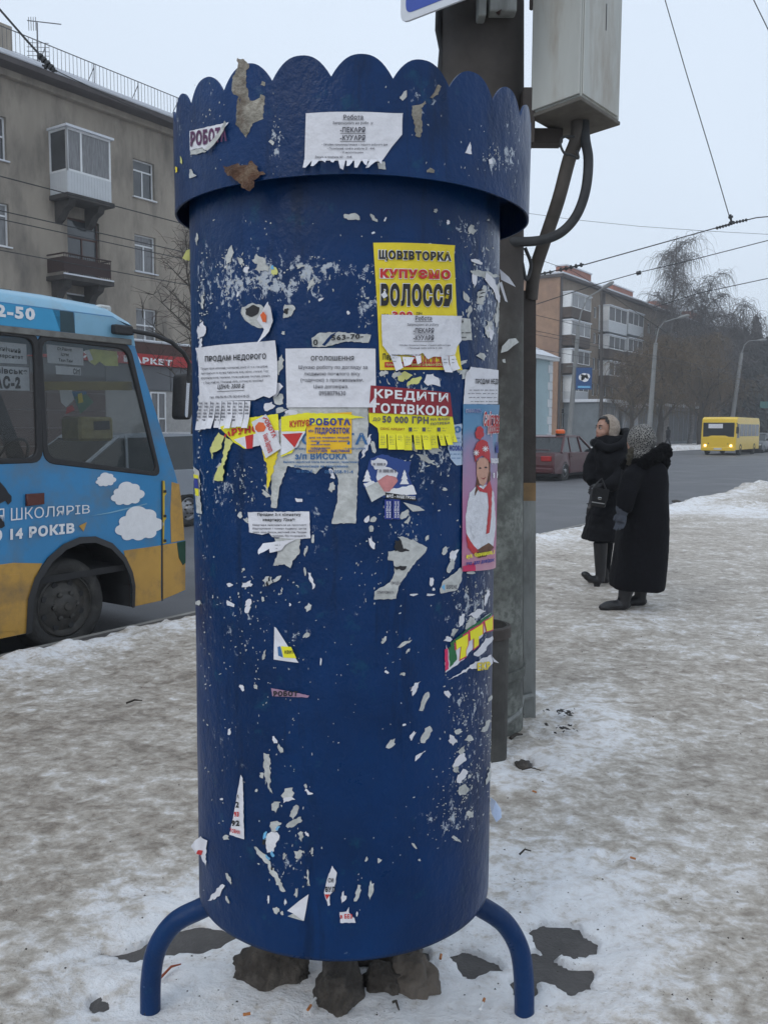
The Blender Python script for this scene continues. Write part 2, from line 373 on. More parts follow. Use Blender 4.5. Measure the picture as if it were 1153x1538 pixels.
# far side of the street: snowy verge and pavement
us = np.concatenate([np.arange(-20, 60, .35), np.arange(60, 130, .6), np.arange(130, 420, 8)]); ts = np.concatenate([np.arange(15.0, 20, .2), np.arange(20, 60, 1.0), [90, 200]])
UU, TT = np.meshgrid(us, ts)
e2 = 15.75+.3*fbm(UU*.35, UU*0+7, 3)+.18*fbm(UU*1.5, TT, 2)
hh = .0+.05*fbm(UU*.5, TT*.5, 3)+np.exp(-((TT-16.6)/.6)**2)*(.22+.18*fbm(UU*.8, TT*.8, 4))
hh = lerp(-.3, hh, np.clip((TT-e2)/.3, 0, 1))
PX = K.x+D.x*UU+N.x*TT; PY = K.y+D.y*UU+N.y*TT
V = np.stack([PX.ravel(), PY.ravel(), hh.ravel()], 1); n1, n2 = UU.shape; ii = np.arange(n1*n2).reshape(n1, n2)
q = np.stack([ii[:-1, :-1], ii[:-1, 1:], ii[1:, 1:], ii[1:, :-1]], -1).reshape(-1, 4)
me = npmesh('verge', V, q); at = me.attributes.new('white', 'FLOAT', 'POINT'); at.data.foreach_set('value', np.full(len(V), .75, 'f'))
put('snow_verge', me, m_snow, smooth=True, kind='structure')
# ------------------------------------------------------------------ advertising column
RB, RC = .384, .4365
CB = Vector((-.100, 2.286, 0))
CC = CB+Vector((.019, 0, 0))     # the crown sits a little off the drum's axis
def azc(px, py, r):
    c0_ = CC if r > .41 else CB; d = ray(px, py); ox, oy = O3.x-c0_.x, O3.y-c0_.y
    a = d.x**2+d.y**2; b = ox*d.x+oy*d.y; c = ox*ox+oy*oy-r*r
    disc = max(b*b-a*c, 0); k = (-b-math.sqrt(disc))/a
    x, y, z = ox+k*d.x, oy+k*d.y, EYE+k*d.z
    return math.atan2(x, -y), z
def cyl(al, z, r): return Vector(((CC if r > .41 else CB).x+r*math.sin(al), CB.y-r*math.cos(al), z))
def on_body(px, py, r=None): return cyl(*azc(px, py, r or RB), r or RB)
Z_BOT = azc(520, 1444, RB)[1]; Z_RIM = azc(520, 263, RC)[1]; Z_NOTCH = azc(590, 118, RC)[1]; Z_PEAK = azc(541, 81, RC)[1]
A0 = azc(590, 118, RC)[0]
print('column', Z_BOT, Z_RIM, Z_NOTCH, Z_PEAK, math.degrees(A0), math.degrees(azc(493, 115, RC)[0]))
column = thing('advertising_column', 'dark blue painted metal advertising column plastered with torn notices in the middle of the pavement', 'advertising column', (CB.x, CB.y, 0))
def paint_mat(name, base, attr=True):
    m = bpy.data.materials.new(name); m.use_nodes = True; nd, lk = nodes_of(m); bs = nd['Principled BSDF']; bs.inputs['Specular IOR Level'].default_value = .24
    tc = nd.new('ShaderNodeTexCoord')
    def noi(s, d=5, r=.6, sc3=None, dist=0):
        v = tc.outputs['Object']
        if sc3: mp = nd.new('ShaderNodeMapping'); mp.inputs['Scale'].default_value = sc3; lk.new(v, mp.inputs[0]); v = mp.outputs[0]
        n = nd.new('ShaderNodeTexNoise'); n.inputs['Scale'].default_value = s; n.inputs['Detail'].default_value = d; n.inputs['Roughness'].default_value = r; n.inputs['Distortion'].default_value = dist
        lk.new(v, n.inputs['Vector']); return n.outputs['Fac']
    def rng(v, a, b_, c=0, d=1):
        r = nd.new('ShaderNodeMapRange'); r.inputs['From Min'].default_value = a; r.inputs['From Max'].default_value = b_; r.inputs['To Min'].default_value = c; r.inputs['To Max'].default_value = d; lk.new(v, r.inputs[0]); return r.outputs[0]
    def mixc(f, a, b_):
        r = nd.new('ShaderNodeMix'); r.data_type = 'RGBA'; lk.new(f, r.inputs['Factor'])
        for k2, z in (('A', a), ('B', b_)):
            if isinstance(z, tuple): r.inputs[k2].default_value = (*z, 1)
            else: lk.new(z, r.inputs[k2])
        return r.outputs['Result']
    def mul(a, b_):
        r = nd.new('ShaderNodeMath'); r.operation = 'MULTIPLY'; lk.new(a, r.inputs[0]); lk.new(b_, r.inputs[1]); return r.outputs[0]
    c = mixc(rng(noi(4), .35, .65), tuple(x*.8 for x in base), tuple(x*1.25 for x in base))
    c = mixc(rng(noi(14, 6, .7), .60, .70, 0, .45), c, (.008, .075, .13)); c = mixc(rng(noi(7, 6, .7, (1.6, 1.6, .22), .3), .56, .66, 0, .6), c, (.0006, .012, .045))
    c = mixc(rng(noi(40, 6, .7), .70, .74, 0, .8), c, (.16, .22, .30))
    c = mixc(rng(noi(9, 7, .7, None, .5), .70, .76, 0, .8), c, (.006, .02, .06))
    rough = rng(noi(6), .3, .7, .26, .48)
    if attr:
        a = nd.new('ShaderNodeAttribute'); a.attribute_name = 'residue'
        n1 = noi(55, 8, .72, (1, 1, .8), .4)
        s = nd.new('ShaderNodeMath'); s.operation = 'ADD'; lk.new(n1, s.inputs[0])
        mm = nd.new('ShaderNodeMath'); mm.operation = 'MULTIPLY'; mm.inputs[1].default_value = .13; lk.new(a.outputs['Fac'], mm.inputs[0]); lk.new(mm.outputs[0], s.inputs[1])
        c = mixc(mul(rng(s.outputs[0], .62, .665), rng(a.outputs['Fac'], .05, .3)), c, (.42, .46, .52))
    lk.new(c, bs.inputs['Base Color']); lk.new(rough, bs.inputs['Roughness'])
    h1, h2 = noi(38, 4, .55, (1, 1, .7)), noi(120, 3)
    ad = nd.new('ShaderNodeMath'); ad.operation = 'MULTIPLY_ADD'; lk.new(h1, ad.inputs[0]); ad.inputs[1].default_value = 3; lk.new(h2, ad.inputs[2])
    bp = nd.new('ShaderNodeBump'); bp.inputs['Strength'].default_value = .55; bp.inputs['Distance'].default_value = .0022
    lk.new(ad.outputs[0], bp.inputs['Height']); lk.new(bp.outputs[0], bs.inputs['Normal'])
    return m
m_paint = paint_mat('blue_gloss_paint', (.0008, .025, .100))
na, nzr = 330, 200
al = np.linspace(-math.pi, math.pi, na+1)[:-1]; zz = np.linspace(Z_BOT, Z_NOTCH-.06, nzr)
AL, ZZ = np.meshgrid(al, zz)
rr = RB+.0016*fbm(np.sin(AL)*3+9, ZZ*3, 3)+.001*fbm(AL*6, ZZ*7, 2)
V = np.stack([CB.x+rr*np.sin(AL), CB.y-rr*np.cos(AL), ZZ], -1).reshape(-1, 3)
ii = np.arange(na*nzr).reshape(nzr, na)
q = np.stack([ii[:-1], np.roll(ii, -1, 1)[:-1], np.roll(ii, -1, 1)[1:], ii[1:]], -1).reshape(-1, 4)
nv = len(V)   # inner skin, so the sheet metal has thickness at the bottom rim
rin = RB-.006
V2 = np.stack([CB.x+rin*np.sin(AL[:2]), CB.y-rin*np.cos(AL[:2]), np.stack([ZZ[0], ZZ[0]+.5])], -1).reshape(-1, 3)
jj = np.arange(2*na).reshape(2, na)+nv
q2 = np.stack([jj[0], np.roll(jj[0], -1), np.roll(jj[1], -1), jj[1]], -1)[:, ::-1]; q3 = np.stack([ii[0], jj[0], np.roll(jj[0], -1), np.roll(ii[0], -1)], -1)
me = npmesh('drum', np.concatenate([V, V2]), np.concatenate([q, q2, q3]))
px, py = proj(V); front = (V[:, 1] < CB.y)
res = np.zeros(nv)
for bx, by, sx, sy, a in [(385, 415, 45, 32, 1), (340, 430, 18, 45, .8), (305, 420, 10, 50, .8), (470, 410, 30, 30, .9), (420, 430, 30, 20, .8), (515, 405, 35, 7, .9), (548, 440, 14, 30, 1.0), (555, 480, 10, 30, .8),
                          (300, 540, 8, 40, .5), (730, 430, 25, 60, .75), (735, 500, 20, 40, .6), (640, 690, 40, 40, .7), (600, 580, 60, 14, .9), (340, 740, 35, 35, .55), (400, 715, 30, 20, .5), (300, 700, 6, 120, .5),
                          (610, 800, 30, 30, .5), (480, 630, 60, 15, .6), (700, 920, 30, 40, .8), (700, 1060, 22, 40, .5), (715, 1130, 14, 70, .35), (670, 1235, 34, 16, .75), (695, 1190, 22, 40, .4), (360, 930, 30, 50, .35),
                          (310, 900, 10, 160, .2), (440, 960, 30, 30, .35), (728, 950, 9, 160, .4), (385, 330, 20, 20, .25), (700, 345, 40, 20, .4), (540, 905, 12, 20, .3), (350, 1100, 30, 60, .25), (430, 1300, 30, 40, .3), (480, 790, 25, 50, .3)]:
    res += a*np.exp(-((px-bx)/sx)**2-((py-by)/sy)**2)
res = np.where(front, np.clip(res, 0, 1.15), .45*(np.clip(fbm(V[:, 0]*4, V[:, 2]*4, 3)+.1, 0, 1)))
at = me.attributes.new('residue', 'FLOAT', 'POINT'); at.data.foreach_set('value', np.concatenate([res, np.zeros(2*na)]).astype('f'))
put('drum', me, m_paint, column, smooth=True)
# crown with 22 scallops
STEP = 2*math.pi/22; nc = 22*16
def cap_top(a):
    x = ((a-A0) % STEP)/STEP*2-1; return Z_NOTCH+(Z_PEAK-Z_NOTCH)*(1-abs(x)**2.4)
rows = 14; V = []
for side, r0 in ((0, RC), (1, RC-.005)):
    for j in range(rows):
        for i in range(nc):
            a = A0+2*math.pi*i/nc; zt = cap_top(a); zb = Z_RIM+.003*math.sin(3*a+1)
            z = zb+(zt-zb)*j/(rows-1); r = r0+.0015*mnoise.noise(Vector((a*4, z*9, 1)))+.0004*math.sin(a*2.3+.6)
            V.append((CC.x+r*math.sin(a), CC.y-r*math.cos(a), z))
Fc = []
for s in (0, 1):
    o = s*rows*nc
    for j in range(rows-1):
        for i in range(nc):
            f = (o+j*nc+i, o+j*nc+(i+1) % nc, o+(j+1)*nc+(i+1) % nc, o+(j+1)*nc+i); Fc.append(f if s == 0 else f[::-1])
for i in range(nc):
    k = (i+1) % nc; o = rows*nc; t = (rows-1)*nc
    Fc.append((i, o+i, o+k, k)); Fc.append((t+i, t+k, o+t+k, o+t+i))
b = MB(); b.add(V, Fc); me = b.mesh('cap')
at = me.attributes.new('residue', 'FLOAT', 'POINT')
V = np.array(V); px, py = proj(V); res = np.zeros(len(V))
for bx, by, sx, sy, a in [(740, 240, 20, 15, 1), (415, 210, 10, 50, .55), (270, 190, 8, 40, .4), (310, 135, 20, 15, .3), (640, 150, 22, 25, .5), (770, 220, 12, 60, .6), (350, 250, 30, 10, .3)]: res += a*np.exp(-((px-bx)/sx)**2-((py-by)/sy)**2)
at.data.foreach_set('value', res.astype('f'))
capo = put('crown', me, m_paint, column, smooth=False, label='scalloped blue crown ring overhanging the drum')
for p in me.polygons: p.use_smooth = True
me.set_sharp_from_angle(angle=math.radians(50))
# ring plate that carries the crown
b = MB(); b.lathe(Matrix.Translation((CC.x, CB.y, 0)), [(RB-.03, Z_RIM+.09), (RC-.006, Z_RIM+.09), (RC-.006, Z_RIM+.096), (RB-.03, Z_RIM+.096)], 72); b.obj('crown_bracket_ring', m_paint, column, smooth=False)
b = MB(); b.lathe(Matrix.Translation((CB.x, CB.y, 0)), [(0.01, Z_NOTCH-.062), (RB-.004, Z_NOTCH-.062), (RB-.004, Z_NOTCH-.07)], 60); b.obj('lid', m_paint, column)
m_leg = paint_mat('blue_leg_paint', (.0022, .027, .10), False)
def leg(pts, r=.0275):
    sp = []
    P = [Vector(p) for p in pts]; P = [P[0]*2-P[1]]+P+[P[-1]*2-P[-2]]
    for i in range(1, len(P)-2):
        for k in range(8):
            t = k/8; a, b_, c, d = P[i-1:i+3]
            sp.append(.5*((2*b_)+(-a+c)*t+(2*a-5*b_+4*c-d)*t*t+(-a+3*b_-3*c+d)*t**3))
    sp.append(P[-2]); b = MB(); b.tube(sp, r, 20); return b.obj('leg', m_leg, column, smooth=True)
def leg_px(pxs, Y): return [onY(x, y, Y) for x, y in pxs]
leg(leg_px([(330, 1352), (303, 1364), (262, 1386), (236, 1424), (227, 1470), (226, 1535)], 2.27))
leg(leg_px([(700, 1352), (722, 1362), (757, 1386), (779, 1424), (786, 1470), (787, 1530)], 2.29))
leg([(CB.x+.02, CB.y+.36, .50), (CB.x+.02, CB.y+.40, .485), (CB.x+.02, CB.y+.47, .42), (CB.x+.02, CB.y+.51, .33), (CB.x+.02, CB.y+.53, .2), (CB.x+.02, CB.y+.53, -.03)])

# ---- paper on the column
m_paper = mat('white_paper', (.70, .70, .745), .85, .07, 14, .4, 26)
m_paper2 = mat('old_paper', (.52, .53, .52), .9, .2, 30, .3, 60, dirt=(.32, .33, .31), dscale=25, damt=.7)
m_yel = mat('yellow_paper', (.78, .62, .03), .7, .08, 12, .3, 26)
m_yel2 = mat('pale_yellow_paper', (.62, .62, .22), .8, .15, 20)
m_yellem = mat('lemon_paper', (.82, .76, .03), .7, .06, 12, .3, 26)
m_orange = mat('orange_paper', (.85, .50, .02), .7, .08, 12, .3, 26)
m_red = mat('red_print', (.52, .03, .03), .7, .1, 20)
m_dred = mat('dark_red_print', (.27, .018, .03), .6, .1, 20, .2, 30)
m_blk = mat('black_print', (.018, .018, .022), .7, .15, 40)
m_grey = mat('grey_print', (.10, .10, .12), .8, .1, 40)
m_wprint = mat('white_print', (.78, .78, .8), .7, .05, 20)
m_navy = mat('navy_print', (.03, .05, .28), .7, .1, 20)
m_purple = mat('purple_print', (.10, .03, .09), .7, .15, 40)
m_teal = mat('blue_print', (.04, .14, .33), .7, .1, 20)
m_orp = mat('orange_print', (.75, .14, .04), .7, .2, 20)
m_green = mat('green_print', (.02, .14, .05), .7, .2, 20)
m_pink = mat('pink_print', (.6, .03, .12), .7, .2, 20)
m_cyan = mat('cyan_print', (.15, .42, .68), .7, .2, 20)
m_primer = mat('bare_cracked_primer', (.28, .26, .22), .85, .45, 22, .8, 60, dirt=(.11, .08, .06), dscale=18, damt=.9)
m_rust = mat('rust_and_dead_leaf', (.10, .05, .03), .9, .5, 25, .8, 60, dirt=(.22, .17, .12), dscale=30, damt=.8)
L = .0011
def rag(poly, amp, step=3.0, seed=0):
    r = random.Random(seed); out = []
    for i, p in enumerate(poly):
        q = poly[(i+1) % len(poly)]; dx, dy = q[0]-p[0], q[1]-p[1]; ln = math.hypot(dx, dy); n = max(1, int(ln/step))
        for k in range(n):
            t = k/n; j = (r.random()-.5)*2*amp*(0 if k == 0 and amp < 1 else 1)
            out.append((p[0]+dx*t-dy/ln*j if ln else p[0], p[1]+dy*t+dx/ln*j if ln else p[1]))
    return out
def sheet(name, poly, m, parent, layer=1, r=None, ragged=0, lifts=(), wav=.0009, seed=1, kind=None, label=None, base=None):
    r = r or RB
    if ragged: poly = rag(poly, ragged, seed=seed)
    pts = [azc(x, y, r) for x, y in poly]; bm = bmesh.new()
    try: bm.faces.new([bm.verts.new((a*r, z, 0)) for a, z in pts])
    except ValueError: return None
    xs = [a*r for a, z in pts]; zs = [z for a, z in pts]
    for (lo, hi, st, no) in ((min(xs), max(xs), .016, (1, 0, 0)), (min(zs), max(zs), .03, (0, 1, 0))):
        v = (math.floor(lo/st)+1)*st
        while v < hi:
            bmesh.ops.bisect_plane(bm, geom=bm.verts[:]+bm.edges[:]+bm.faces[:], plane_co=(v if no[0] else 0, v if no[1] else 0, 0), plane_no=no); v += st
    bmesh.ops.triangulate(bm, faces=bm.faces[:])
    lf = [(azc(x, y, r), rad, amp) for x, y, rad, amp in lifts]
    for v in bm.verts:
        s, z = v.co.x, v.co.y; o = .0012+layer*L+(wav*mnoise.noise(Vector((s*28, z*28, seed))) if wav else 0)
        for (a0, z0), rad, amp in lf:
            d = math.hypot(s-a0*r, z-z0)
            if d < rad: o += amp*(1-d/rad)**2
        v.co = cyl(s/r, z, r+max(o, .0008))
    me = bpy.data.meshes.new(name); bm.to_mesh(me); bm.free()
    return put(name, me, m, parent, base, smooth=True, kind=kind, label=label)
def tx(s, x0, y0, x1, y1, m, parent, layer=2, r=None, bold=.02, dy=0, shear=0, name='lettering', dxb=0):
    """dy: how much lower the right end sits than the left"""
    r = r or RB; rad = r+.0012+layer*L+.0009
    return text_on(name, s, [(x0, y0), (x1, y0+dy), (x1+dxb, y1+dy), (x0+dxb, y1)], lambda a, b: cyl(*azc(a, b, r), rad), m, parent, bold, shear)
def halo_tx(s, x0, y0, x1, y1, m, mh, parent, layer=2, dy=0, bold=.03, r=None):
    tx(s, x0-1, y0-1, x1+1, y1+1, mh, parent, layer, r, bold+.035, dy, name='lettering_outline')
    tx(s, x0, y0, x1, y1, m, parent, layer+.7, r, bold, dy)
def greek(rows, m, parent, layer=2, r=None, seed=3, name='small_print', dyf=0):
    """rows of tiny words too small to read: (x0, x1, y, h)"""
    r = r or RB; rad = r+.0012+layer*L+.0009; rd = random.Random(seed); b = MB()
    for x0, x1, y, h in rows:
        x = x0
        while x < x1-1:
            w = min(rd.uniform(3, 9), x1-x); yy = y+dyf*(x-x0)
            xx = x
            while xx < x+w-.9:
                c = rd.uniform(.55, .95)
                P = [cyl(*azc(a, c2, r), rad) for a, c2 in ((xx, yy-h/2*rd.uniform(.7, 1.1)), (xx+c, yy-h/2), (xx+c, yy+h/2), (xx, yy+h/2*rd.uniform(.7, 1.1)))]
                b.add(P, [(0, 1, 2, 3)]); xx += c+.45
            x += w+1.3
    return b.obj(name, m, parent)
def notice(name, label, poly, m, layer=1, r=None, cat='notice', group=None, **kw):
    r = r or RB; cx = sum(p[0] for p in poly)/len(poly); cy = sum(p[1] for p in poly)/len(poly)
    a, z = azc(cx, cy, r); t = thing(name, label, cat, tuple(cyl(a, z, r)), group)
    sheet('sheet', poly, m, t, layer, r, **kw); return t
# 1 job notice on the crown
t = notice('tear_off_notice', 'white job notice with fringed torn strips stuck on the scalloped crown of the column', [(460, 171), (603, 172), (603, 203), (588, 221), (575, 240), (571, 244), (458, 243)], m_paper, 2, RC, lifts=[(603, 172, .03, .004)])
for k, (x, w, l, sk) in enumerate([(458, 13, 14, -1), (470, 12, 14, 0), (484, 10, 9, 4), (496, 10, 6, 2), (508, 12, 18, 4), (521, 11, 16, 0), (532, 12, 14, 0), (543, 10, 12, 3), (556, 13, 15, -8), (566, 8, 8, 3)]):
    sheet('tear_off_strip', [(x, 241), (x+w-1.2, 241), (x+w*.35+sk, 241+l), (x+sk, 241+l-1)], m_paper, t, 2.2, RC, lifts=[(x+3, 241+l, .03, .012*(1+k % 3))], seed=k)
tx('Робота', 516, 173.5, 545, 180.5, m_grey, t, 3, RC); tx('Запрошуємо на робо  у:', 500, 183.5, 560, 189, m_grey, t, 3, RC, .01)
tx('-ПЕКАРЯ', 511, 192, 548, 200, m_grey, t, 3, RC, .03); tx('-КУХАРЯ', 511, 204, 548, 212, m_grey, t, 3, RC, .03)
tx('_'*12, 515, 181, 546, 181.7, m_grey, t, 3, RC); tx('_'*12, 511, 201.2, 548, 202, m_grey, t, 3, RC); tx('_'*12, 511, 213.2, 548, 214, m_grey, t, 3, RC)
tx('• Офіційне працевлаштування з першого робочого дня', 484, 216.5, 581, 220.5, m_grey, t, 3, RC); tx('• Позмінний графік роботи (2 - 4/4)', 492, 222.5, 562, 226.5, m_grey, t, 3, RC); tx('• ЗП високооплачувана', 512, 228.5, 545, 232, m_grey, t, 3, RC)
tx('Дзвоніть за телефоном: 067 . . . 09-48', 474, 235, 528, 239.5, m_grey, t, 3, RC)
# 2 purple sticker on the crown
t = notice('torn_sticker', 'torn white sticker with purple letters and a folded corner at the left of the crown', [(287, 197), (345, 184), (334, 200), (318, 214), (310, 226), (306, 222), (287, 226)], m_paper, 1.5, RC, ragged=.4, cat='sticker')
tx('РОБОТА', 289, 198, 343, 221, m_purple, t, 2.5, RC, .05, -8)
sheet('folded_corner', [(345, 184), (347, 188), (318, 228), (312, 226), (326, 206)], m_paper2, t, 3.6, RC, lifts=[(345, 186, .03, .012), (316, 227, .03, .008)])
sheet('torn_edge', [(287, 226), (306, 223), (312, 228), (300, 231), (287, 233)], m_paper2, t, 1.2, RC, ragged=.8)
# crown damage
peel = sheet('peeled_paint_patch', [(357, 88), (366, 89), (376, 98), (371, 106), (370, 118), (371, 128), (373, 138), (376, 152), (384, 152), (391, 147), (392, 142), (398, 145), (397, 160), (396, 178), (389, 182), (381, 186), (375, 198), (370, 208), (364, 198), (355, 187), (356, 160), (359, 146), (351, 142), (348, 130), (351, 114), (358, 102)], m_primer, column, .3, RC, ragged=1.1, wav=.0004, label='patch of bare cracked primer')
sheet('peeled_paint_patch', [(618, 159), (632, 156), (637, 152), (639, 156), (633, 163), (632, 180), (634, 195), (630, 207), (624, 204), (621, 185), (617, 170)], m_primer, column, .3, RC, ragged=1.2, wav=.0004, seed=5)
sheet('peeled_paint_patch', [(650, 140), (658, 127), (662, 130), (657, 142), (649, 148), (645, 147)], m_primer, column, .3, RC, ragged=1, seed=6, wav=0)
sheet('peeled_paint_patch', [(640, 256), (645, 252), (652, 256), (651, 260), (640, 259)], m_primer, column, .3, RC, ragged=.8, seed=6, wav=0)
sheet('peeled_paint_patch', [(392, 128), (394, 122), (399, 124), (398, 130)], m_primer, column, .3, RC, ragged=.5, seed=8, wav=0)
lf = sheet('dead_leaf', [(341, 252), (352, 250), (360, 246), (368, 251), (376, 250), (380, 243), (388, 249), (392, 258), (399, 261), (392, 268), (387, 274), (389, 284), (383, 290), (370, 284), (360, 272), (351, 266), (342, 260)], m_rust, None, 6, RC, ragged=1.6, wav=.012, lifts=[(360, 262, .03, .012), (385, 280, .04, .008)], base=tuple(cyl(*azc(370, 265, RC), RC)))
tag(lf, 'crumpled brown dead leaf caught on the lower rim of the blue crown', 'leaf')
for i, (pl, m, ly) in enumerate([([(606, 138), (610, 136), (610, 146), (604, 152), (600, 148)], m_paper2, 1), ([(697, 230), (705, 213), (707, 232)], m_paper, 1), ([(732, 240), (737, 238), (738, 246), (733, 247)], m_paper, 1), ([(286, 255), (289, 254), (292, 261), (297, 264), (286, 268)], m_paper2, 1), ([(272, 234), (275, 240), (275, 247), (272, 244)], m_yel2, 1), ([(265, 250), (268, 252), (268, 258), (265, 260)], m_yel, 1), ([(566, 245), (577, 243), (579, 255), (568, 254)], m_paper2, 1), ([(407, 210), (413, 214), (411, 219), (404, 213)], m_paper2, 1), ([(640, 187), (643, 187), (643, 190)], m_paper2, 1)]):
    sheet('paper_scrap', pl, m, column, ly, RC, ragged=.5, seed=i, wav=0)
# 3 yellow hair poster
t = notice('hair_poster', 'yellow poster in large black and red letters on the upper right of the column', [(560, 365), (680, 369), (684, 460), (690, 556), (570, 556), (566, 460)], m_yel, 1, cat='poster', lifts=[(680, 369, .03, .004), (690, 556, .04, .006)])
halo_tx('ЩОВІВТОРКА', 568, 376, 675, 392, m_blk, m_wprint, t, 2, 3, .05)
halo_tx('КУПУЄМО', 570, 404, 674, 418, m_red, m_wprint, t, 2, 2, .07)
halo_tx('ВОЛОССЯ', 571, 426, 676, 460, m_blk, m_wprint, t, 2, 1, .06)
halo_tx('300', 588, 468, 618, 480, m_red, m_wprint, t, 2, 0, .05); tx('від', 572, 471, 583, 476, m_blk, t, 2); tx('ГРН', 624, 469, 632, 474, m_blk, t, 2)
tx('Перу', 574, 531, 592, 543, m_blk, t, 2, bold=.03); halo_tx('ВОЛОССЯ', 618, 533, 672, 549, m_red, m_yel2, t, 1.4, 0, .04)
sheet('red_band', [(577, 544), (684, 544), (684, 552), (577, 552)], m_red, t, 1.9, wav=0); tx('Купуємо волосся - робота - стрижка БЕЗКОШТОВНО', 579, 545.5, 682, 550.5, m_yel2, t, 2.9)
sheet('glued_scrap', [(571, 443), (577, 438), (581, 445), (575, 449)], m_paper, t, 4, wav=0)
# 4 job notice over it
t = notice('tear_off_notice', 'white job notice pasted over the lower half of the yellow poster', [(571, 473), (688, 475), (690, 512), (683, 521), (680, 533), (660, 536), (648, 536), (640, 540), (632, 530), (624, 536), (610, 533), (584, 534), (573, 519)], m_paper, 4.5, ragged=.3, lifts=[(571, 473, .03, .004), (688, 475, .03, .006)])
for k, (pl) in enumerate([[(584, 533), (600, 536), (601, 553), (592, 558), (589, 546)], [(602, 536), (620, 537), (612, 548), (604, 551)], [(621, 536), (629, 534), (627, 545), (622, 548)], [(659, 535), (670, 535), (672, 560), (664, 559)], [(671, 535), (680, 534), (683, 554), (673, 559)]]):
    sheet('tear_off_strip', pl, m_paper, t, 5, lifts=[(pl[2][0], pl[2][1]+3, .03, .014)], seed=k)
    greek([(pl[0][0]+3, pl[0][0]+10, pl[0][1]+5, 1.3), (pl[0][0]+3, pl[0][0]+9, pl[0][1]+10, 1.3)], m_grey, t, 6.6)
tx('Робота', 621, 475, 645, 482, m_grey, t, 6); tx('Запрошуємо на роботу', 609, 486, 655, 491, m_grey, t, 6, bold=.01)
tx('-ПЕКАРЯ', 618, 493, 648, 500.5, m_grey, t, 6, bold=.03); tx('-КУХАРЯ', 618, 504, 648, 511.5, m_grey, t, 6, bold=.03)
for y, xa, xb in ((483, 620, 646), (501.8, 618, 648), (512.8, 618, 648)): tx('_'*12, xa, y, xb, y+.7, m_grey, t, 6)
tx('• Офіційне працевлаштування з першого робочого дня', 596, 517.5, 672, 520.5, m_grey, t, 6); tx('• Позмінний графік роботи (2 - 4/4)', 610, 521.8, 660, 525, m_grey, t, 6); tx('Звертатись за телефоном: 067 217 09', 586, 532, 632, 535.5, m_grey, t, 6)
t = notice('notice_remnant', 'narrow white notice strip sticking out at the right of the pasted job notice', [(686, 477), (704, 479), (707, 511), (688, 511)], m_paper2, 2, ragged=.4)
tx('он', 688, 480, 693, 485, m_blk, t, 3); greek([(690, 703, 500, 2), (690, 700, 507, 2)], m_blk, t, 3)
# 5 for-sale notice, left
FS = [(300, 523), (360, 516), (417, 512), (419, 592), (408, 598), (398, 595), (384, 601), (303, 604)]
t = notice('tear_off_notice', 'white for-sale notice with phone number strips at the left edge of the column', FS, m_paper, 3, lifts=[(417, 513, .05, .008), (419, 595, .05, .012), (300, 523, .03, .006)])
tx('ПРОДАМ НЕДОРОГО', 312, 535, 402, 545, m_blk, t, 4.5, bold=.025, dy=-4, )
for k, (s, xa, xb) in enumerate([('Продам гараж металевий у кооперативі, розмір 5,5 х 6 м, стан добрий', 306, 404), ('знаходиться по вулиці Київській, яма, світло, стелажі. Торг', 306, 406), ('документи готові, терміново, тільки серйозним покупцям, дзвоніть', 306, 408), ('у будь який час. Можливий обмін, розгляну всі пропозиції', 310, 398)]):
    tx(s, xa, 552+k*7, xb, 556.5+k*7, m_grey, t, 4.5, bold=.012, dy=-3.5)
tx('ЦІНА: 3500 $', 330, 578, 370, 586, m_blk, t, 4.5, bold=.02, dy=-2, shear=.3); tx('_'*14, 330, 588, 370, 588.8, m_blk, t, 4.5, dy=-2)
tx('тел. 096-96-90-179; 063-814-95-25', 319, 595, 377, 599.5, m_grey, t, 4.5, dy=-2)
for k in range(9):
    x = 303+k*8.4; sk = -2+(k % 3)-(3 if k < 3 else 0); y1 = 646-(k % 4)*.8-k*.4
    sheet('tear_off_strip', [(x, 602.5), (x+7.8, 602.5), (x+7.6+sk, y1), (x+sk, y1)], m_paper, t, 3.2+.2*(k % 2), lifts=[(x+3+sk, y1+2, .05, .007+.005*(k % 3))], seed=k)
    greek([(x+1.2+sk*(j/5), x+7+sk*(j/5), 606+j*5.0, 3) for j in range(6)], m_grey, t, 5.4, seed=k)
# 6 announcement centre
t = notice('notice', 'white announcement notice glued flat at the centre of the column', [(430, 524), (563, 524), (564, 612), (432, 612)], m_paper, 3.4, lifts=[(563, 612, .03, .003)])
tx('ОГОЛОШЕННЯ', 468, 535, 531, 542, m_blk, t, 5, bold=.02)
for k, (s, a, b_) in enumerate([('Шукаю роботу по догляду за', 450, 551), ('людиною похилого віку', 458, 540), ('(ходячою) з проживанням.', 453, 545), ('Ціна договірна.', 472, 523), ('0958079630', 480, 519)]): tx(s, a, 549+k*9.6, b_, 556+k*9.6, m_grey, t, 5, bold=.012)
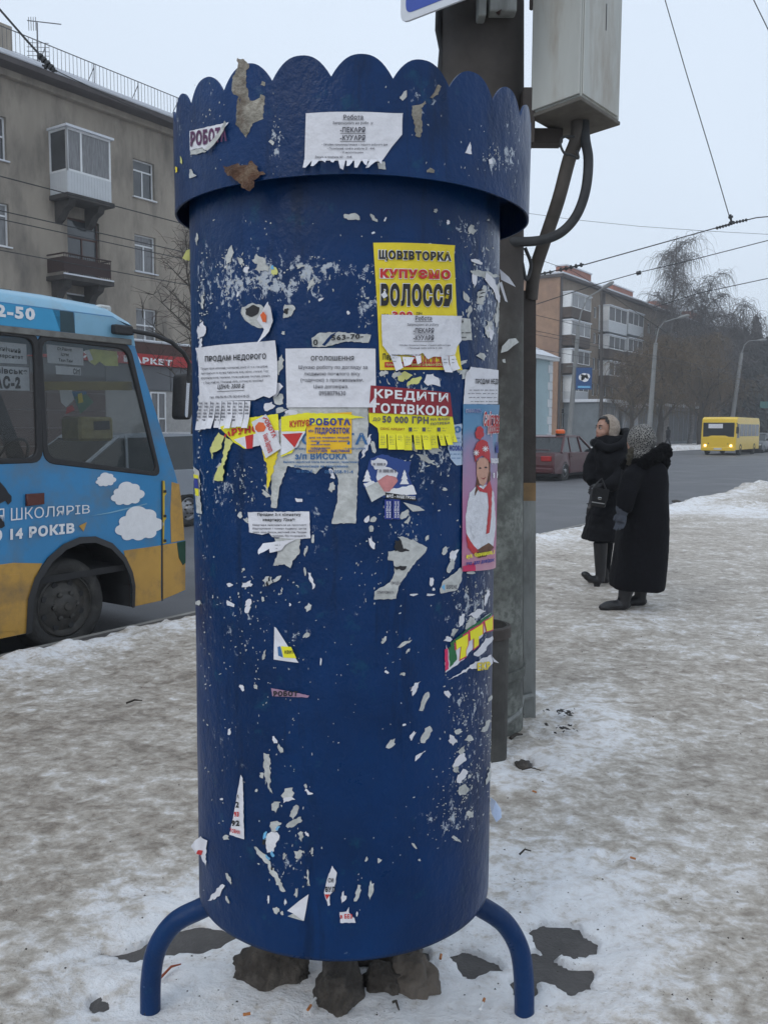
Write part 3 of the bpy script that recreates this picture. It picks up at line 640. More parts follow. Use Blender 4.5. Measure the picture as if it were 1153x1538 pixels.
# 7 credits leaflet
t = notice('tear_off_leaflet', 'red and yellow credit leaflet with a fringe of strips right of centre on the column', [(556, 579), (673, 590), (677, 625), (681, 648), (680, 655), (568, 652), (566, 643), (554, 634), (553, 618)], m_yellem, 3, cat='leaflet')
sheet('red_panel', [(556, 579), (673, 590), (677, 626), (553, 620)], m_dred, t, 4.0)
tx('КРЕДИТИ', 561, 584, 669, 600, m_wprint, t, 5, bold=.035, dy=7); tx('ГОТІВКОЮ', 559, 605, 670, 620, m_wprint, t, 5, bold=.035, dy=5)
tx('ДО', 559, 627, 570, 633, m_grey, t, 4.3, dy=0); tx('50 000 ГРН', 573, 624, 641, 635, m_grey, t, 4.3, bold=.04, dy=2); tx('НА ВАШІ', 644, 628, 672, 632, m_grey, t, 4.3, bold=.03, dy=-1); tx('ПОТРЕБИ', 644, 635, 672, 639, m_grey, t, 4.3, bold=.03, dy=-2)
tx('СЕНС КРЕДИТ', 570, 642, 606, 646, m_dred, t, 4.3, bold=.02, dy=1)
for x in (612, 632, 654): sheet('pictogram', [(x, 642), (x+5, 642), (x+5, 648), (x, 648)], m_grey, t, 4, ragged=.3, wav=0); greek([(x+7, x+14, 643, 1), (x+7, x+13, 647, 1)], m_grey, t, 4.3)
for k, (x, w, y1, sk) in enumerate([(568, 12, 673, 0), (581, 12, 675, 0), (593, 12, 675, 0), (605, 12, 676, 0), (619, 12, 675, 1), (631, 12, 675, 1), (642, 12, 673, 2), (655, 9, 669, 2), (664, 9, 668, 2), (673, 8, 664, 3)]):
    sheet('tear_off_strip', [(x, 651), (x+w-.5, 651.5), (x+w-.3+sk, y1), (x+sk, y1)], m_yellem, t, 3.2+.3*(k % 3), lifts=[(x+5, y1+3, .04, .004+.005*(k % 3))], seed=k)
    greek([(x+2, x+w-3, 655+j*2.4, .8) for j in range(6)], m_grey, t, 6.2, seed=k)
# 8 big underlying white/blue poster with a torn hole
t = notice('torn_poster', 'large white poster with blue print and a torn out middle below the flat notice', [(409, 640), (435, 618), (430, 606), (552, 606), (553, 640), (549, 668), (538, 682), (538, 700), (534, 786), (498, 786), (507, 752), (508, 720), (500, 702), (486, 700), (474, 712), (462, 706), (432, 700), (420, 735), (416, 763), (408, 762)], m_paper2, 1, ragged=.8, cat='poster')
for s, a, y0, b_, y1 in [('РОБОТА', 436, 650, 552, 668), ('у зв"язку з розширенням потрібні робітнИКИ', 438, 672, 548, 676), ('з/п ВИСОКА', 444, 680, 521, 690), ('Виплата заробітної плати без затримок, гарантовано', 427, 692, 538, 696), ('Компенсація за харчування.', 443, 698, 524, 703)]: tx(s, a, y0, b_, y1, m_teal, t, 2, bold=.03)
tx('тел. 067-123-45', 446, 705, 470, 710, m_teal, t, 2); tx('050-358-91-4', 488, 706, 530, 711, m_teal, t, 2)
# 9 orange side-job leaflet
t = notice('leaflet', 'orange part-time job leaflet with dark blue print left of the credit leaflet', [(461, 626), (470, 622), (528, 619), (528, 681), (461, 681)], m_orange, 3, cat='leaflet')
tx('РОБОТА', 466, 628, 526, 639, m_navy, t, 4, bold=.05); tx('або', 464, 645, 472, 649, m_navy, t, 4); tx('ПІДРОБІТОК', 474, 642, 525, 653, m_navy, t, 4, bold=.045)
for k, (s, a, b_) in enumerate([('для не лінивих людей:', 465, 525), ('- прийом телефонних дзвінків', 465, 524), ('- консультація', 465, 496), ('- робота вдома', 465, 496)]): tx(s, a, 655.5+k*5.2, b_, 659+k*5.2, m_navy, t, 4, bold=.03)
tx('0502571809   0682708448', 464, 675, 525, 679.5, m_navy, t, 4, bold=.03)
# 10 torn yellow pieces
t = notice('torn_leaflet', 'torn yellow and red leaflet remnant hanging below the for-sale notice', [(338, 641), (361, 630), (398, 624), (419, 622), (421, 668), (410, 676), (396, 668), (370, 674), (353, 664), (345, 655)], m_yellem, 3.4, ragged=.6, lifts=[(340, 642, .03, .012)], cat='leaflet')
sheet('white_panel', [(354, 660), (398, 648), (420, 646), (421, 668), (409, 674), (396, 668), (372, 674)], m_paper, t, 4.0, ragged=.4); sheet('red_panel', [(371, 655), (383, 652), (382, 673), (373, 674)], m_red, t, 4.5, wav=0)
tx('АРУНОК', 340, 646, 402, 657, m_red, t, 4.6, bold=.05, dy=-11)
for pl in ([(330, 650), (339, 655), (333, 676), (325, 680), (322, 690), (319, 672)], [(340, 655), (352, 664), (345, 676), (341, 700), (337, 722), (323, 721), (329, 704), (336, 696)], [(396, 668), (421, 672), (410, 712), (404, 735), (402, 700), (395, 680)]): sheet('hanging_tatter', pl, m_yel2 if pl[0][0] < 390 else m_yel, t, 2.4, ragged=1.2, lifts=[(pl[3][0], pl[3][1], .04, .006)])
t = notice('job_sticker', 'small tilted white sticker with red letters overlapping the torn yellow leaflet', [(381, 634), (404, 622), (425, 673), (402, 688)], m_paper, 6, cat='sticker', lifts=[(404, 622, .02, .006)])
sheet('orange_spot', [(387, 640), (392, 634), (400, 635), (403, 642), (400, 648), (391, 649), (387, 645)], m_orp, t, 7, wav=0)
text_on('lettering', 'РОБОТА', [(404, 624), (419, 655), (413, 658), (398, 628)], lambda a, b: cyl(*azc(a, b, RB), RB+.0012+7*L+.001), m_red, t, .04)
text_on('lettering', 'Бізнес Зарплата', [(405, 650), (415, 676), (404, 682), (397, 655)], lambda a, b: cyl(*azc(a, b, RB), RB+.0012+7*L+.001), m_red, t, .03)
t = notice('torn_leaflet', 'torn yellow leaflet piece with red triangle between the flat notice and the orange leaflet', [(424, 626), (460, 620), (520, 622), (548, 627), (500, 632), (462, 640), (455, 655), (440, 680), (424, 686)], m_yellem, 4.2, ragged=.5, cat='leaflet')
sheet('white_panel', [(424, 648), (460, 648), (447, 672), (424, 684)], m_paper, t, 5, ragged=.4); sheet('red_panel', [(426, 652), (456, 650), (444, 672)], m_red, t, 5.5, wav=0); tx('КУПУЄ', 437, 632, 466, 642, m_red, t, 5.2, bold=.045, dy=-2)
# 11 peeled sticker upper left
t = notice('peeling_sticker', 'curling orange and white sticker hanging off a torn photo remnant on the upper left', [(365, 462), (380, 455), (396, 460), (400, 468), (402, 490), (392, 494), (380, 488), (370, 482), (363, 470)], m_paper2, 1, ragged=1, cat='sticker')
sheet('dark_photo', [(370, 464), (382, 458), (391, 462), (388, 472), (380, 476), (371, 473)], m_blk, t, 1.8, ragged=.8, wav=0)
sheet('curled_flap', [(410, 455), (413, 463), (413, 482), (405, 500), (394, 519), (399, 495), (388, 480), (400, 466)], m_paper, t, 4, ragged=.3, lifts=[(412, 458, .06, .02), (395, 518, .04, .02)])
sheet('orange_spot', [(395, 474), (401, 469), (405, 475), (403, 485), (398, 484)], m_orp, t, 6, wav=0, lifts=[(412, 458, .06, .02), (395, 518, .04, .02)])
# 12 girl poster, right
GP = [(693, 607), (747, 608), (747, 700), (743, 852), (691, 858), (692, 740)]
m_gp = bpy.data.materials.new('skating_poster_print'); m_gp.use_nodes = True; nd, lk = nodes_of(m_gp); bs = nd['Principled BSDF']; bs.inputs['Roughness'].default_value = .5
tc = nd.new('ShaderNodeTexCoord'); sx = nd.new('ShaderNodeSeparateXYZ'); lk.new(tc.outputs['Object'], sx.inputs[0])
nn = nd.new('ShaderNodeTexNoise'); nn.inputs['Scale'].default_value = 14; lk.new(tc.outputs['Object'], nn.inputs[0])
ma = nd.new('ShaderNodeMath'); ma.operation = 'MULTIPLY_ADD'; lk.new(nn.outputs['Fac'], ma.inputs[0]); ma.inputs[1].default_value = .16; lk.new(sx.outputs['Z'], ma.inputs[2])
rp = nd.new('ShaderNodeValToRGB'); lk.new(ma.outputs[0], rp.inputs[0])
mr = nd.new('ShaderNodeMapRange'); mr.inputs['From Min'].default_value = -.2; mr.inputs['From Max'].default_value = .36; lk.new(ma.outputs[0], mr.inputs[0]); lk.new(mr.outputs[0], rp.inputs[0])
e = rp.color_ramp.elements; e[0].position = 0; e[0].color = (.55, .33, .38, 1); e[1].position = 1; e[1].color = (.03, .16, .36, 1)
for p_, c_ in ((.3, (.45, .12, .27, 1)), (.55, (.36, .22, .36, 1)), (.75, (.10, .25, .42, 1))): k = e.new(p_); k.color = c_
lk.new(rp.outputs[0], bs.inputs['Base Color'])
m_skin = mat('printed_skin', (.55, .30, .22), .6, .1, 60); m_white = mat('printed_white_fur', (.66, .67, .72), .8, .15, 60, .2); m_hat = mat('printed_red', (.48, .03, .04), .6, .15, 60); m_hair = mat('printed_brown', (.13, .055, .03), .7, .3, 60)
t = notice('skating_poster', 'tall skating rink poster of a child in a red knitted hat', GP, m_gp, 3, cat='poster', lifts=[(747, 610, .03, .004)], wav=.0006)
def pp(name, pl, m, ly, rg=.4): return sheet(name, pl, m, t, ly, ragged=rg, wav=.0006, seed=1)
pp('printed_coat', [(702, 740), (712, 730), (728, 728), (738, 740), (741, 790), (737, 820), (722, 828), (706, 822), (697, 800), (696, 775)], m_white, 3.8)
pp('printed_hair', [(711, 690), (713, 700), (712, 722), (709, 745), (715, 735), (720, 700)], m_hair, 4.1); pp('printed_hair', [(728, 690), (732, 688), (733, 720), (729, 735)], m_hair, 4.1)
pp('printed_scarf', [(712, 728), (722, 735), (732, 722), (735, 735), (734, 770), (731, 800), (726, 802), (730, 760), (728, 740), (716, 738)], m_hat, 4.4)
pp('printed_face', [(712, 694), (716, 688), (724, 687), (729, 692), (730, 708), (727, 722), (722, 730), (716, 726), (712, 714)], m_skin, 4.8, .2)
pp('printed_hat', [(709, 694), (708, 675), (713, 664), (720, 660), (728, 664), (731, 678), (732, 696), (728, 690), (720, 684), (713, 688)], m_hat, 5.2); pp('printed_pompom', [(709, 650), (712, 642), (718, 640), (722, 645), (722, 655), (717, 661), (711, 658)], m_hat, 5.2, .9)
for x, y in ((710.5, 680), (724, 674)):
    for k in range(4):
        a = k*math.pi/4; dx, dy_ = 4.5*math.cos(a), 4.5*math.sin(a); sheet('printed_snowflake', [(x-dx-dy_*.12, y-dy_+dx*.12), (x+dx-dy_*.12, y+dy_+dx*.12), (x+dx+dy_*.12, y+dy_-dx*.12), (x-dx+dy_*.12, y-dy_-dx*.12)], m_wprint, t, 6.0+.05*k, wav=.0006)
for x, y in ((716.5, 703), (725, 702)): pp('printed_eye', [(x-2.4, y), (x, y-1.5), (x+2.4, y), (x, y+1.3)], m_blk, 5.6, 0)
pp('printed_mouth', [(717, 717), (721, 718.2), (726, 716), (722, 720)], m_dred, 5.6, 0)
pp('printed_flower', [(703, 790), (712, 784), (722, 790), (720, 802), (710, 806), (704, 800)], m_white, 4.6, 1.2)
pp('printed_scarf', [(697, 800), (703, 812), (715, 828), (708, 832), (699, 822)], m_hat, 4.2); pp('printed_boots', [(712, 826), (730, 815), (738, 822), (726, 836), (714, 838)], m_hair, 4.2)
pp('pink_print', [(692, 850), (710, 845), (711, 857), (692, 858)], m_pink, 4)
tx('КОВЗАНКА', 696, 614, 719, 620, m_wprint, t, 4.1, bold=.04); tx('КОВЗАНКА', 696.3, 614.3, 719, 620, m_navy, t, 4.5, bold=.01)
for s, a, y0, b_, y1, dy in (('Снігова', 722, 618, 747, 640, 0), ('Королева', 728, 636, 747, 656, -2)): tx(s, a-.6, y0-.6, b_+.4, y1+.6, m_wprint, t, 4.4, bold=.09, dy=dy, shear=.3); tx(s, a, y0, b_, y1, m_red, t, 5, bold=.02, dy=dy, shear=.3)
tx('Ми', 740, 664, 747, 680, m_navy, t, 4.4, bold=.05); tx('працюємо', 733, 688, 747, 698, m_wprint, t, 4.4, bold=.06); tx('з 10', 736, 708, 746, 718, m_wprint, t, 4.4, bold=.05)
tx('вул. Чорновола,1', 696, 832, 738, 840, m_yellem, t, 5, bold=.06, dy=-7, shear=.2); tx('тел. для довідок', 696, 843, 738, 850, m_navy, t, 5, bold=.05, dy=-6, shear=.2)
t = notice('tear_off_notice', 'second for-sale notice with rounded corner above the skating poster', [(697, 560), (703, 551), (748, 556), (748, 607), (694, 607)], m_paper, 2, ragged=.3, lifts=[(700, 553, .03, .006)])
tx('ПРОДАМ НЕДОРОГО', 711, 569, 760, 578, m_blk, t, 3, bold=.025); greek([(702, 744, 586, 1.4), (700, 744, 591, 1.4), (701, 744, 597, 1.4), (704, 744, 603, 1.2)], m_grey, t, 3)
# 13 piggy picture
t = notice('savings_leaflet', 'small dark blue leaflet with a pink pig in a knitted hat between white fir trees', [(556, 688), (574, 682), (600, 690), (616, 694), (612, 712), (618, 730), (624, 748), (590, 752), (560, 742), (545, 730), (548, 712)], mat('blue_leaflet', (.02, .06, .25), .6), 2, ragged=.8, cat='leaflet')
sheet('printed_ground', [(545, 726), (560, 722), (575, 735), (600, 732), (618, 728), (624, 742), (590, 744), (560, 744)], m_wprint, t, 2.8, ragged=.8)
for x, y, h in ((551, 714, 18), (606, 716, 22)): sheet('printed_fir_tree', [(x, y-h/2), (x+3, y-h/6), (x+2, y-h/6), (x+5, y+h/6), (x+3, y+h/6), (x+7, y+h/2), (x-7, y+h/2), (x-3, y+h/6), (x-5, y+h/6), (x-2, y-h/6), (x-3, y-h/6)], m_wprint, t, 3)
sheet('printed_pig', [(566, 722), (572, 714), (582, 711), (592, 713), (596, 722), (590, 730), (584, 738), (576, 738), (570, 732)], mat('printed_pink', (.55, .22, .22), .7, .2, 40), t, 3.6, ragged=.3)
sheet('printed_knitted_hat', [(564, 716), (566, 706), (574, 700), (586, 703), (596, 710), (594, 717), (580, 713), (566, 722)], m_paper, t, 4.2, ragged=.4); sheet('printed_pompom', [(557, 692), (566, 688), (578, 690), (580, 699), (572, 706), (560, 704)], m_paper, t, 4.2, ragged=1.4)
greek([(568, 594, 707, 5)], m_grey, t, 5.5); greek([(559, 578, 697, 4)], m_grey, t, 5.5)
sheet('black_band', [(577, 739), (622, 746), (624, 752), (578, 748)], m_blk, t, 4, wav=0); tx('МРІЇ – НАШІ ГРОШІ', 579, 741, 621, 746.5, m_wprint, t, 5, bold=.04, dy=3)
sheet('folded_flap', [(548, 732), (566, 723), (578, 742), (556, 753)], m_paper2, t, 5, lifts=[(556, 752, .03, .012)]); sheet('folded_flap', [(604, 754), (626, 760), (634, 766), (618, 768)], m_paper2, t, 3, lifts=[(630, 766, .03, .01)])
for k in range(2):
    x = 577+k*12; sheet('tear_off_strip', [(x, 750), (x+10.5, 751), (x+10, 780), (x-.5, 779)], m_navy, t, 2.4)
    for j in range(2): text_on('lettering', 'КРЕДИТИ', [(x+4.5+j*4, 777), (x+4.5+j*4, 753), (x+1.5+j*4, 753), (x+1.5+j*4, 777)][::1], lambda a, b: cyl(*azc(a, b, RB), RB+.0012+3.4*L+.0009), m_wprint, t, .03)
# 14 flat notice
t = notice('notice', 'creased three-room flat notice with a folded torn bottom at the left middle of the column', [(374, 769), (465, 768), (467, 808), (445, 810), (410, 806), (405, 800), (395, 803), (376, 799)], m_paper, 2.5, ragged=.4)
tx('Продам 3-х кімнатну', 389, 770, 453, 775.5, m_blk, t, 3.6, bold=.03); tx('квартиру 72кв³!', 397, 778, 444, 783.5, m_blk, t, 3.6, bold=.03)
for k, s in enumerate(('Квартира знаходиться на проспекті', 'Відродження 1 поверх будинку, цегла', 'зверх, якщо балкон, житловий стан. Продам', 'терміново. Без посередників.')): tx(s, 382+(28 if k == 3 else 0), 786.5+k*5.4, 461, 790+k*5.4, m_grey, t, 3.6, bold=.02)
sheet('torn_lower_piece', [(413, 808), (452, 808), (450, 832), (440, 842), (437, 853), (428, 847), (411, 849), (418, 830)], m_paper2, t, 1.8, ragged=.9)
sheet('folded_flap', [(396, 824), (400, 815), (425, 812), (446, 809), (430, 818), (424, 826), (410, 829), (409, 823), (397, 831)], m_paper, t, 5, ragged=.3, lifts=[(398, 828, .05, .02)]); greek([(400, 424, 818, 1), (402, 420, 823, 1)], m_grey, t, 6)
# 15 smaller titled remnants
def rem(name, label, poly, m=m_paper2, layer=1.5, rg=.7, **kw): return notice(name, label, poly, m, layer, cat='paper remnant', ragged=rg, **kw)
t = rem('notice_remnant', 'torn strip of a notice with large phone digits just above the flat notice', [(468, 508), (480, 500), (512, 499), (540, 502), (557, 503), (553, 515), (520, 513), (490, 521), (470, 521)])
tx('563-70-', 498, 504, 545, 512, m_blk, t, 3, bold=.03, dy=-3); tx('0', 471, 510, 478, 519, m_blk, t, 3)
sheet('blue_gap', [(484, 518), (497, 503), (505, 499), (500, 506), (488, 520)], m_paint, t, 2.4, ragged=.4)
t = rem('notice_remnant', 'triangular white corner with a blue and yellow logo below the middle of the column', [(413, 941), (416, 943), (432, 968), (449, 995), (412, 990)], m_paper, rg=0)
sheet('blue_print', [(418, 971), (422, 970), (426, 987), (419, 984)], m_teal, t, 2.3, wav=0); sheet('yellow_print', [(423, 970), (438, 971), (446, 988), (427, 987)], m_yellem, t, 2.3, wav=0); tx('КВИТ', 429, 976, 443, 981, m_blk, t, 3.2)
t = rem('notice_remnant', 'flat purple sliver with cut letters below the logo corner', [(408, 1033), (425, 1036), (465, 1044), (463, 1047), (410, 1045)], mat('lilac_paper', (.36, .22, .32), .8), rg=.3); tx('РОБОТ', 412, 1037, 448, 1045, m_blk, t, 2.4, bold=.06)
t = rem('notice_remnant', 'tall narrow white triangle with black and red digits low on the left', [(363, 1163), (366, 1168), (368, 1260), (346, 1253), (352, 1225), (358, 1190)], m_paper, rg=.3)
tx('А', 358, 1192, 361, 1198, m_blk, t, 2.6, bold=.04); tx('2', 356, 1203, 361, 1212, m_blk, t, 2.6, bold=.04); tx('93', 354, 1218, 361, 1226, m_red, t, 2.6, bold=.05); tx('92', 350, 1231, 362, 1240, m_blk, t, 2.6, bold=.05); tx('ТОВНА', 348, 1243, 363, 1249, m_red, t, 2.6, bold=.04, dy=3)
t = rem('notice_remnant', 'spindle shaped white scrap with black letters and a red tip low on the drum', [(499, 1299), (506, 1310), (502, 1335), (495, 1344), (496, 1358), (493, 1360), (487, 1340), (492, 1318)], m_paper, rg=.5); tx('СИ', 493, 1317, 501, 1324, m_blk, t, 2.6, bold=.03); tx('ВУЛ', 489, 1330, 503, 1338, m_blk, t, 2.6, bold=.05); sheet('red_print', [(488, 1342), (496, 1342), (491, 1350)], m_red, t, 2.3, wav=0)
t = rem('notice_remnant', 'small white scrap with red letters at the bottom of the drum', [(510, 1369), (520, 1368), (524, 1361), (524, 1370), (532, 1378), (534, 1385), (511, 1385)], m_paper, rg=.5); tx('в БЕЗ', 511, 1371, 529, 1378, m_red, t, 2.6, bold=.04)
t = rem('notice_remnant', 'crumpled white scrap with a red mark at the lower left edge of the drum', [(303, 1256), (313, 1262), (311, 1280), (311, 1303), (306, 1290), (299, 1278), (298, 1264)], m_paper, rg=1, lifts=[(300, 1270, .04, .02)]); sheet('red_print', [(302, 1276), (307, 1277), (305, 1284), (301, 1282)], m_red, t, 2.6, lifts=[(300, 1270, .04, .02)])
t = rem('notice_remnant', 'smooth white folded triangle low on the drum above its rim', [(464, 1342), (460, 1366), (457, 1382), (433, 1375), (441, 1371), (432, 1367), (450, 1352)], m_paper, rg=0); sheet('fold', [(433, 1375), (441, 1371), (457, 1382)], m_paper2, t, 2.4)
t = rem('notice_remnant', 'curved tapering white remnant with faint print right of the middle of the drum', [(582, 828), (598, 826), (602, 812), (596, 806), (605, 806), (622, 812), (640, 822), (637, 830), (624, 842), (610, 862), (598, 880), (594, 899), (561, 900), (562, 888), (585, 874), (592, 860), (590, 842), (582, 841)], m_paper2); tx('ПРОДА', 586, 873, 600, 878, m_grey, t, 2.8, bold=.02); tx('ТІЛЬКИ КІМНАТА', 565, 887, 590, 891, m_grey, t, 2.8); sheet('dark_print', [(592, 812), (600, 810), (606, 826), (592, 828)], m_blk, t, 2.6, ragged=1.5); sheet('dark_print', [(590, 850), (610, 850), (608, 855), (592, 855)], m_blk, t, 2.6, ragged=1.5)
t = rem('notice_remnant', 'white remnant with a small blue arrow beside the skating poster', [(659, 884), (664, 872), (680, 862), (690, 852), (693, 858), (690, 875), (684, 886), (660, 891)], m_paper2); sheet('blue_print', [(661, 881), (666, 877), (666, 887)], m_cyan, t, 2.4, wav=0); tx('БЕРЕЖЕ', 668, 878, 684, 884, m_grey, t, 2.6)
t = rem('notice_remnant', 'blue and white printed remnant left of the skating poster', [(671, 640), (692, 636), (693, 698), (684, 699), (676, 690), (671, 672)], mat('bluish_paper', (.42, .52, .66), .8), 1.2); tx('О', 680, 640, 690, 650, m_teal, t, 2, bold=.05); tx('ИСОКА', 673, 669, 692, 677, m_navy, t, 2, bold=.05); greek([(674, 691, 658, 2), (675, 691, 664, 1.5), (674, 691, 682, 1.5), (676, 691, 688, 1.5)], m_teal, t, 2)
t = rem('notice_remnant', 'torn white strip with small yellow letters below the bright slanting strip', [(671, 1021), (690, 1010), (712, 994), (735, 983), (738, 996), (728, 1005), (704, 1004), (688, 1014)], m_paper, rg=1); tx('ЕКР', 714, 995, 733, 1007, m_yel, t, 2.7, bold=.05, dy=-2)
t = rem('poster_remnant', 'slanting strip of a bright poster with big yellow letters low at the right', [(668, 968), (672, 975), (700, 945), (735, 920), (737, 938), (722, 955), (700, 985), (682, 1000), (667, 1010)], m_paper, rg=1)
sheet('green_print', [(672, 972), (682, 968), (684, 990), (674, 1002)], m_green, t, 2.3, ragged=.4); sheet('pink_print', [(666, 975), (671, 973), (672, 1004), (667, 1008)], m_pink, t, 2.3, ragged=.4)
for pl in ([(682, 962), (700, 951), (700, 968), (697, 976), (697, 985), (688, 990), (690, 970), (683, 976)], [(703, 948), (722, 936), (722, 952), (716, 956), (716, 968), (709, 974), (709, 958), (704, 962)], [(725, 933), (737, 925), (737, 945), (728, 948)]):
    c = (sum(p[0] for p in pl)/len(pl), sum(p[1] for p in pl)/len(pl)); sheet('magenta_outline', [(c[0]+(x-c[0])*1.22, c[1]+(y-c[1])*1.16) for x, y in pl], m_pink, t, 2.5, wav=0); sheet('yellow_letter', pl, m_yellem, t, 3.2, wav=0)
sheet('dark_edge', [(676, 972), (700, 950), (735, 925), (735, 920), (700, 944), (674, 966)], m_green, t, 2.4, ragged=.4)
# flaps standing off the right silhouette
t = notice('loose_paper_flap', 'white paper flap folded back off the upper right edge of the drum', [(728, 408), (740, 420), (750, 448), (752, 452), (746, 455), (738, 435), (726, 420)], m_paper, 2, cat='paper remnant', ragged=.6)
A1 = azc(751, 430, RB); P0 = cyl(A1[0], A1[1], RB)
b = MB(); 
def flap(pxs, Y): return [onY(x, y, Y) for x, y in pxs]
b.add(flap([(750, 404), (752, 420), (774, 431), (764, 416)], 2.25), [(0, 1, 2, 3)]); b.add(flap([(749, 425), (758, 452), (762, 454), (753, 423)], 2.24), [(0, 1, 2, 3)]); b.obj('flap', m_paper, t)
t = tag(MB().add(flap([(738, 985), (742, 990), (749, 996), (741, 994)], 2.2), [(0, 1, 2, 3)]).obj('loose_paper_flap', m_paper, base=tuple(onY(740, 988, 2.2))), 'small white paper curl off the right edge of the drum below the bright poster strip', 'paper remnant')
t = tag(MB().add(flap([(274, 388), (280, 376), (292, 372), (294, 380), (284, 392)], 2.22)+flap([(276, 389), (281, 378), (284, 380), (280, 391)], 2.21), [(0, 1, 2, 3, 4), (5, 6, 7, 8)]).obj('loose_paper_flap', m_yel2, base=tuple(onY(292, 382, 2.2))), 'pale yellow paper scrap sticking out from the upper left edge of the drum', 'paper remnant')
t = rem('notice_remnant', 'yellow and blue strip wrapped round the left edge', [(292, 700), (301, 708), (302, 740), (305, 772), (297, 770), (294, 730)], m_paper2, 1.5)
sheet('yellow_print', [(293, 712), (300, 714), (301, 745), (296, 744)], m_yellem, t, 2.3, wav=0); sheet('blue_print', [(294, 718), (300, 719), (301, 734), (295, 733)], m_navy, t, 2.9, wav=0)
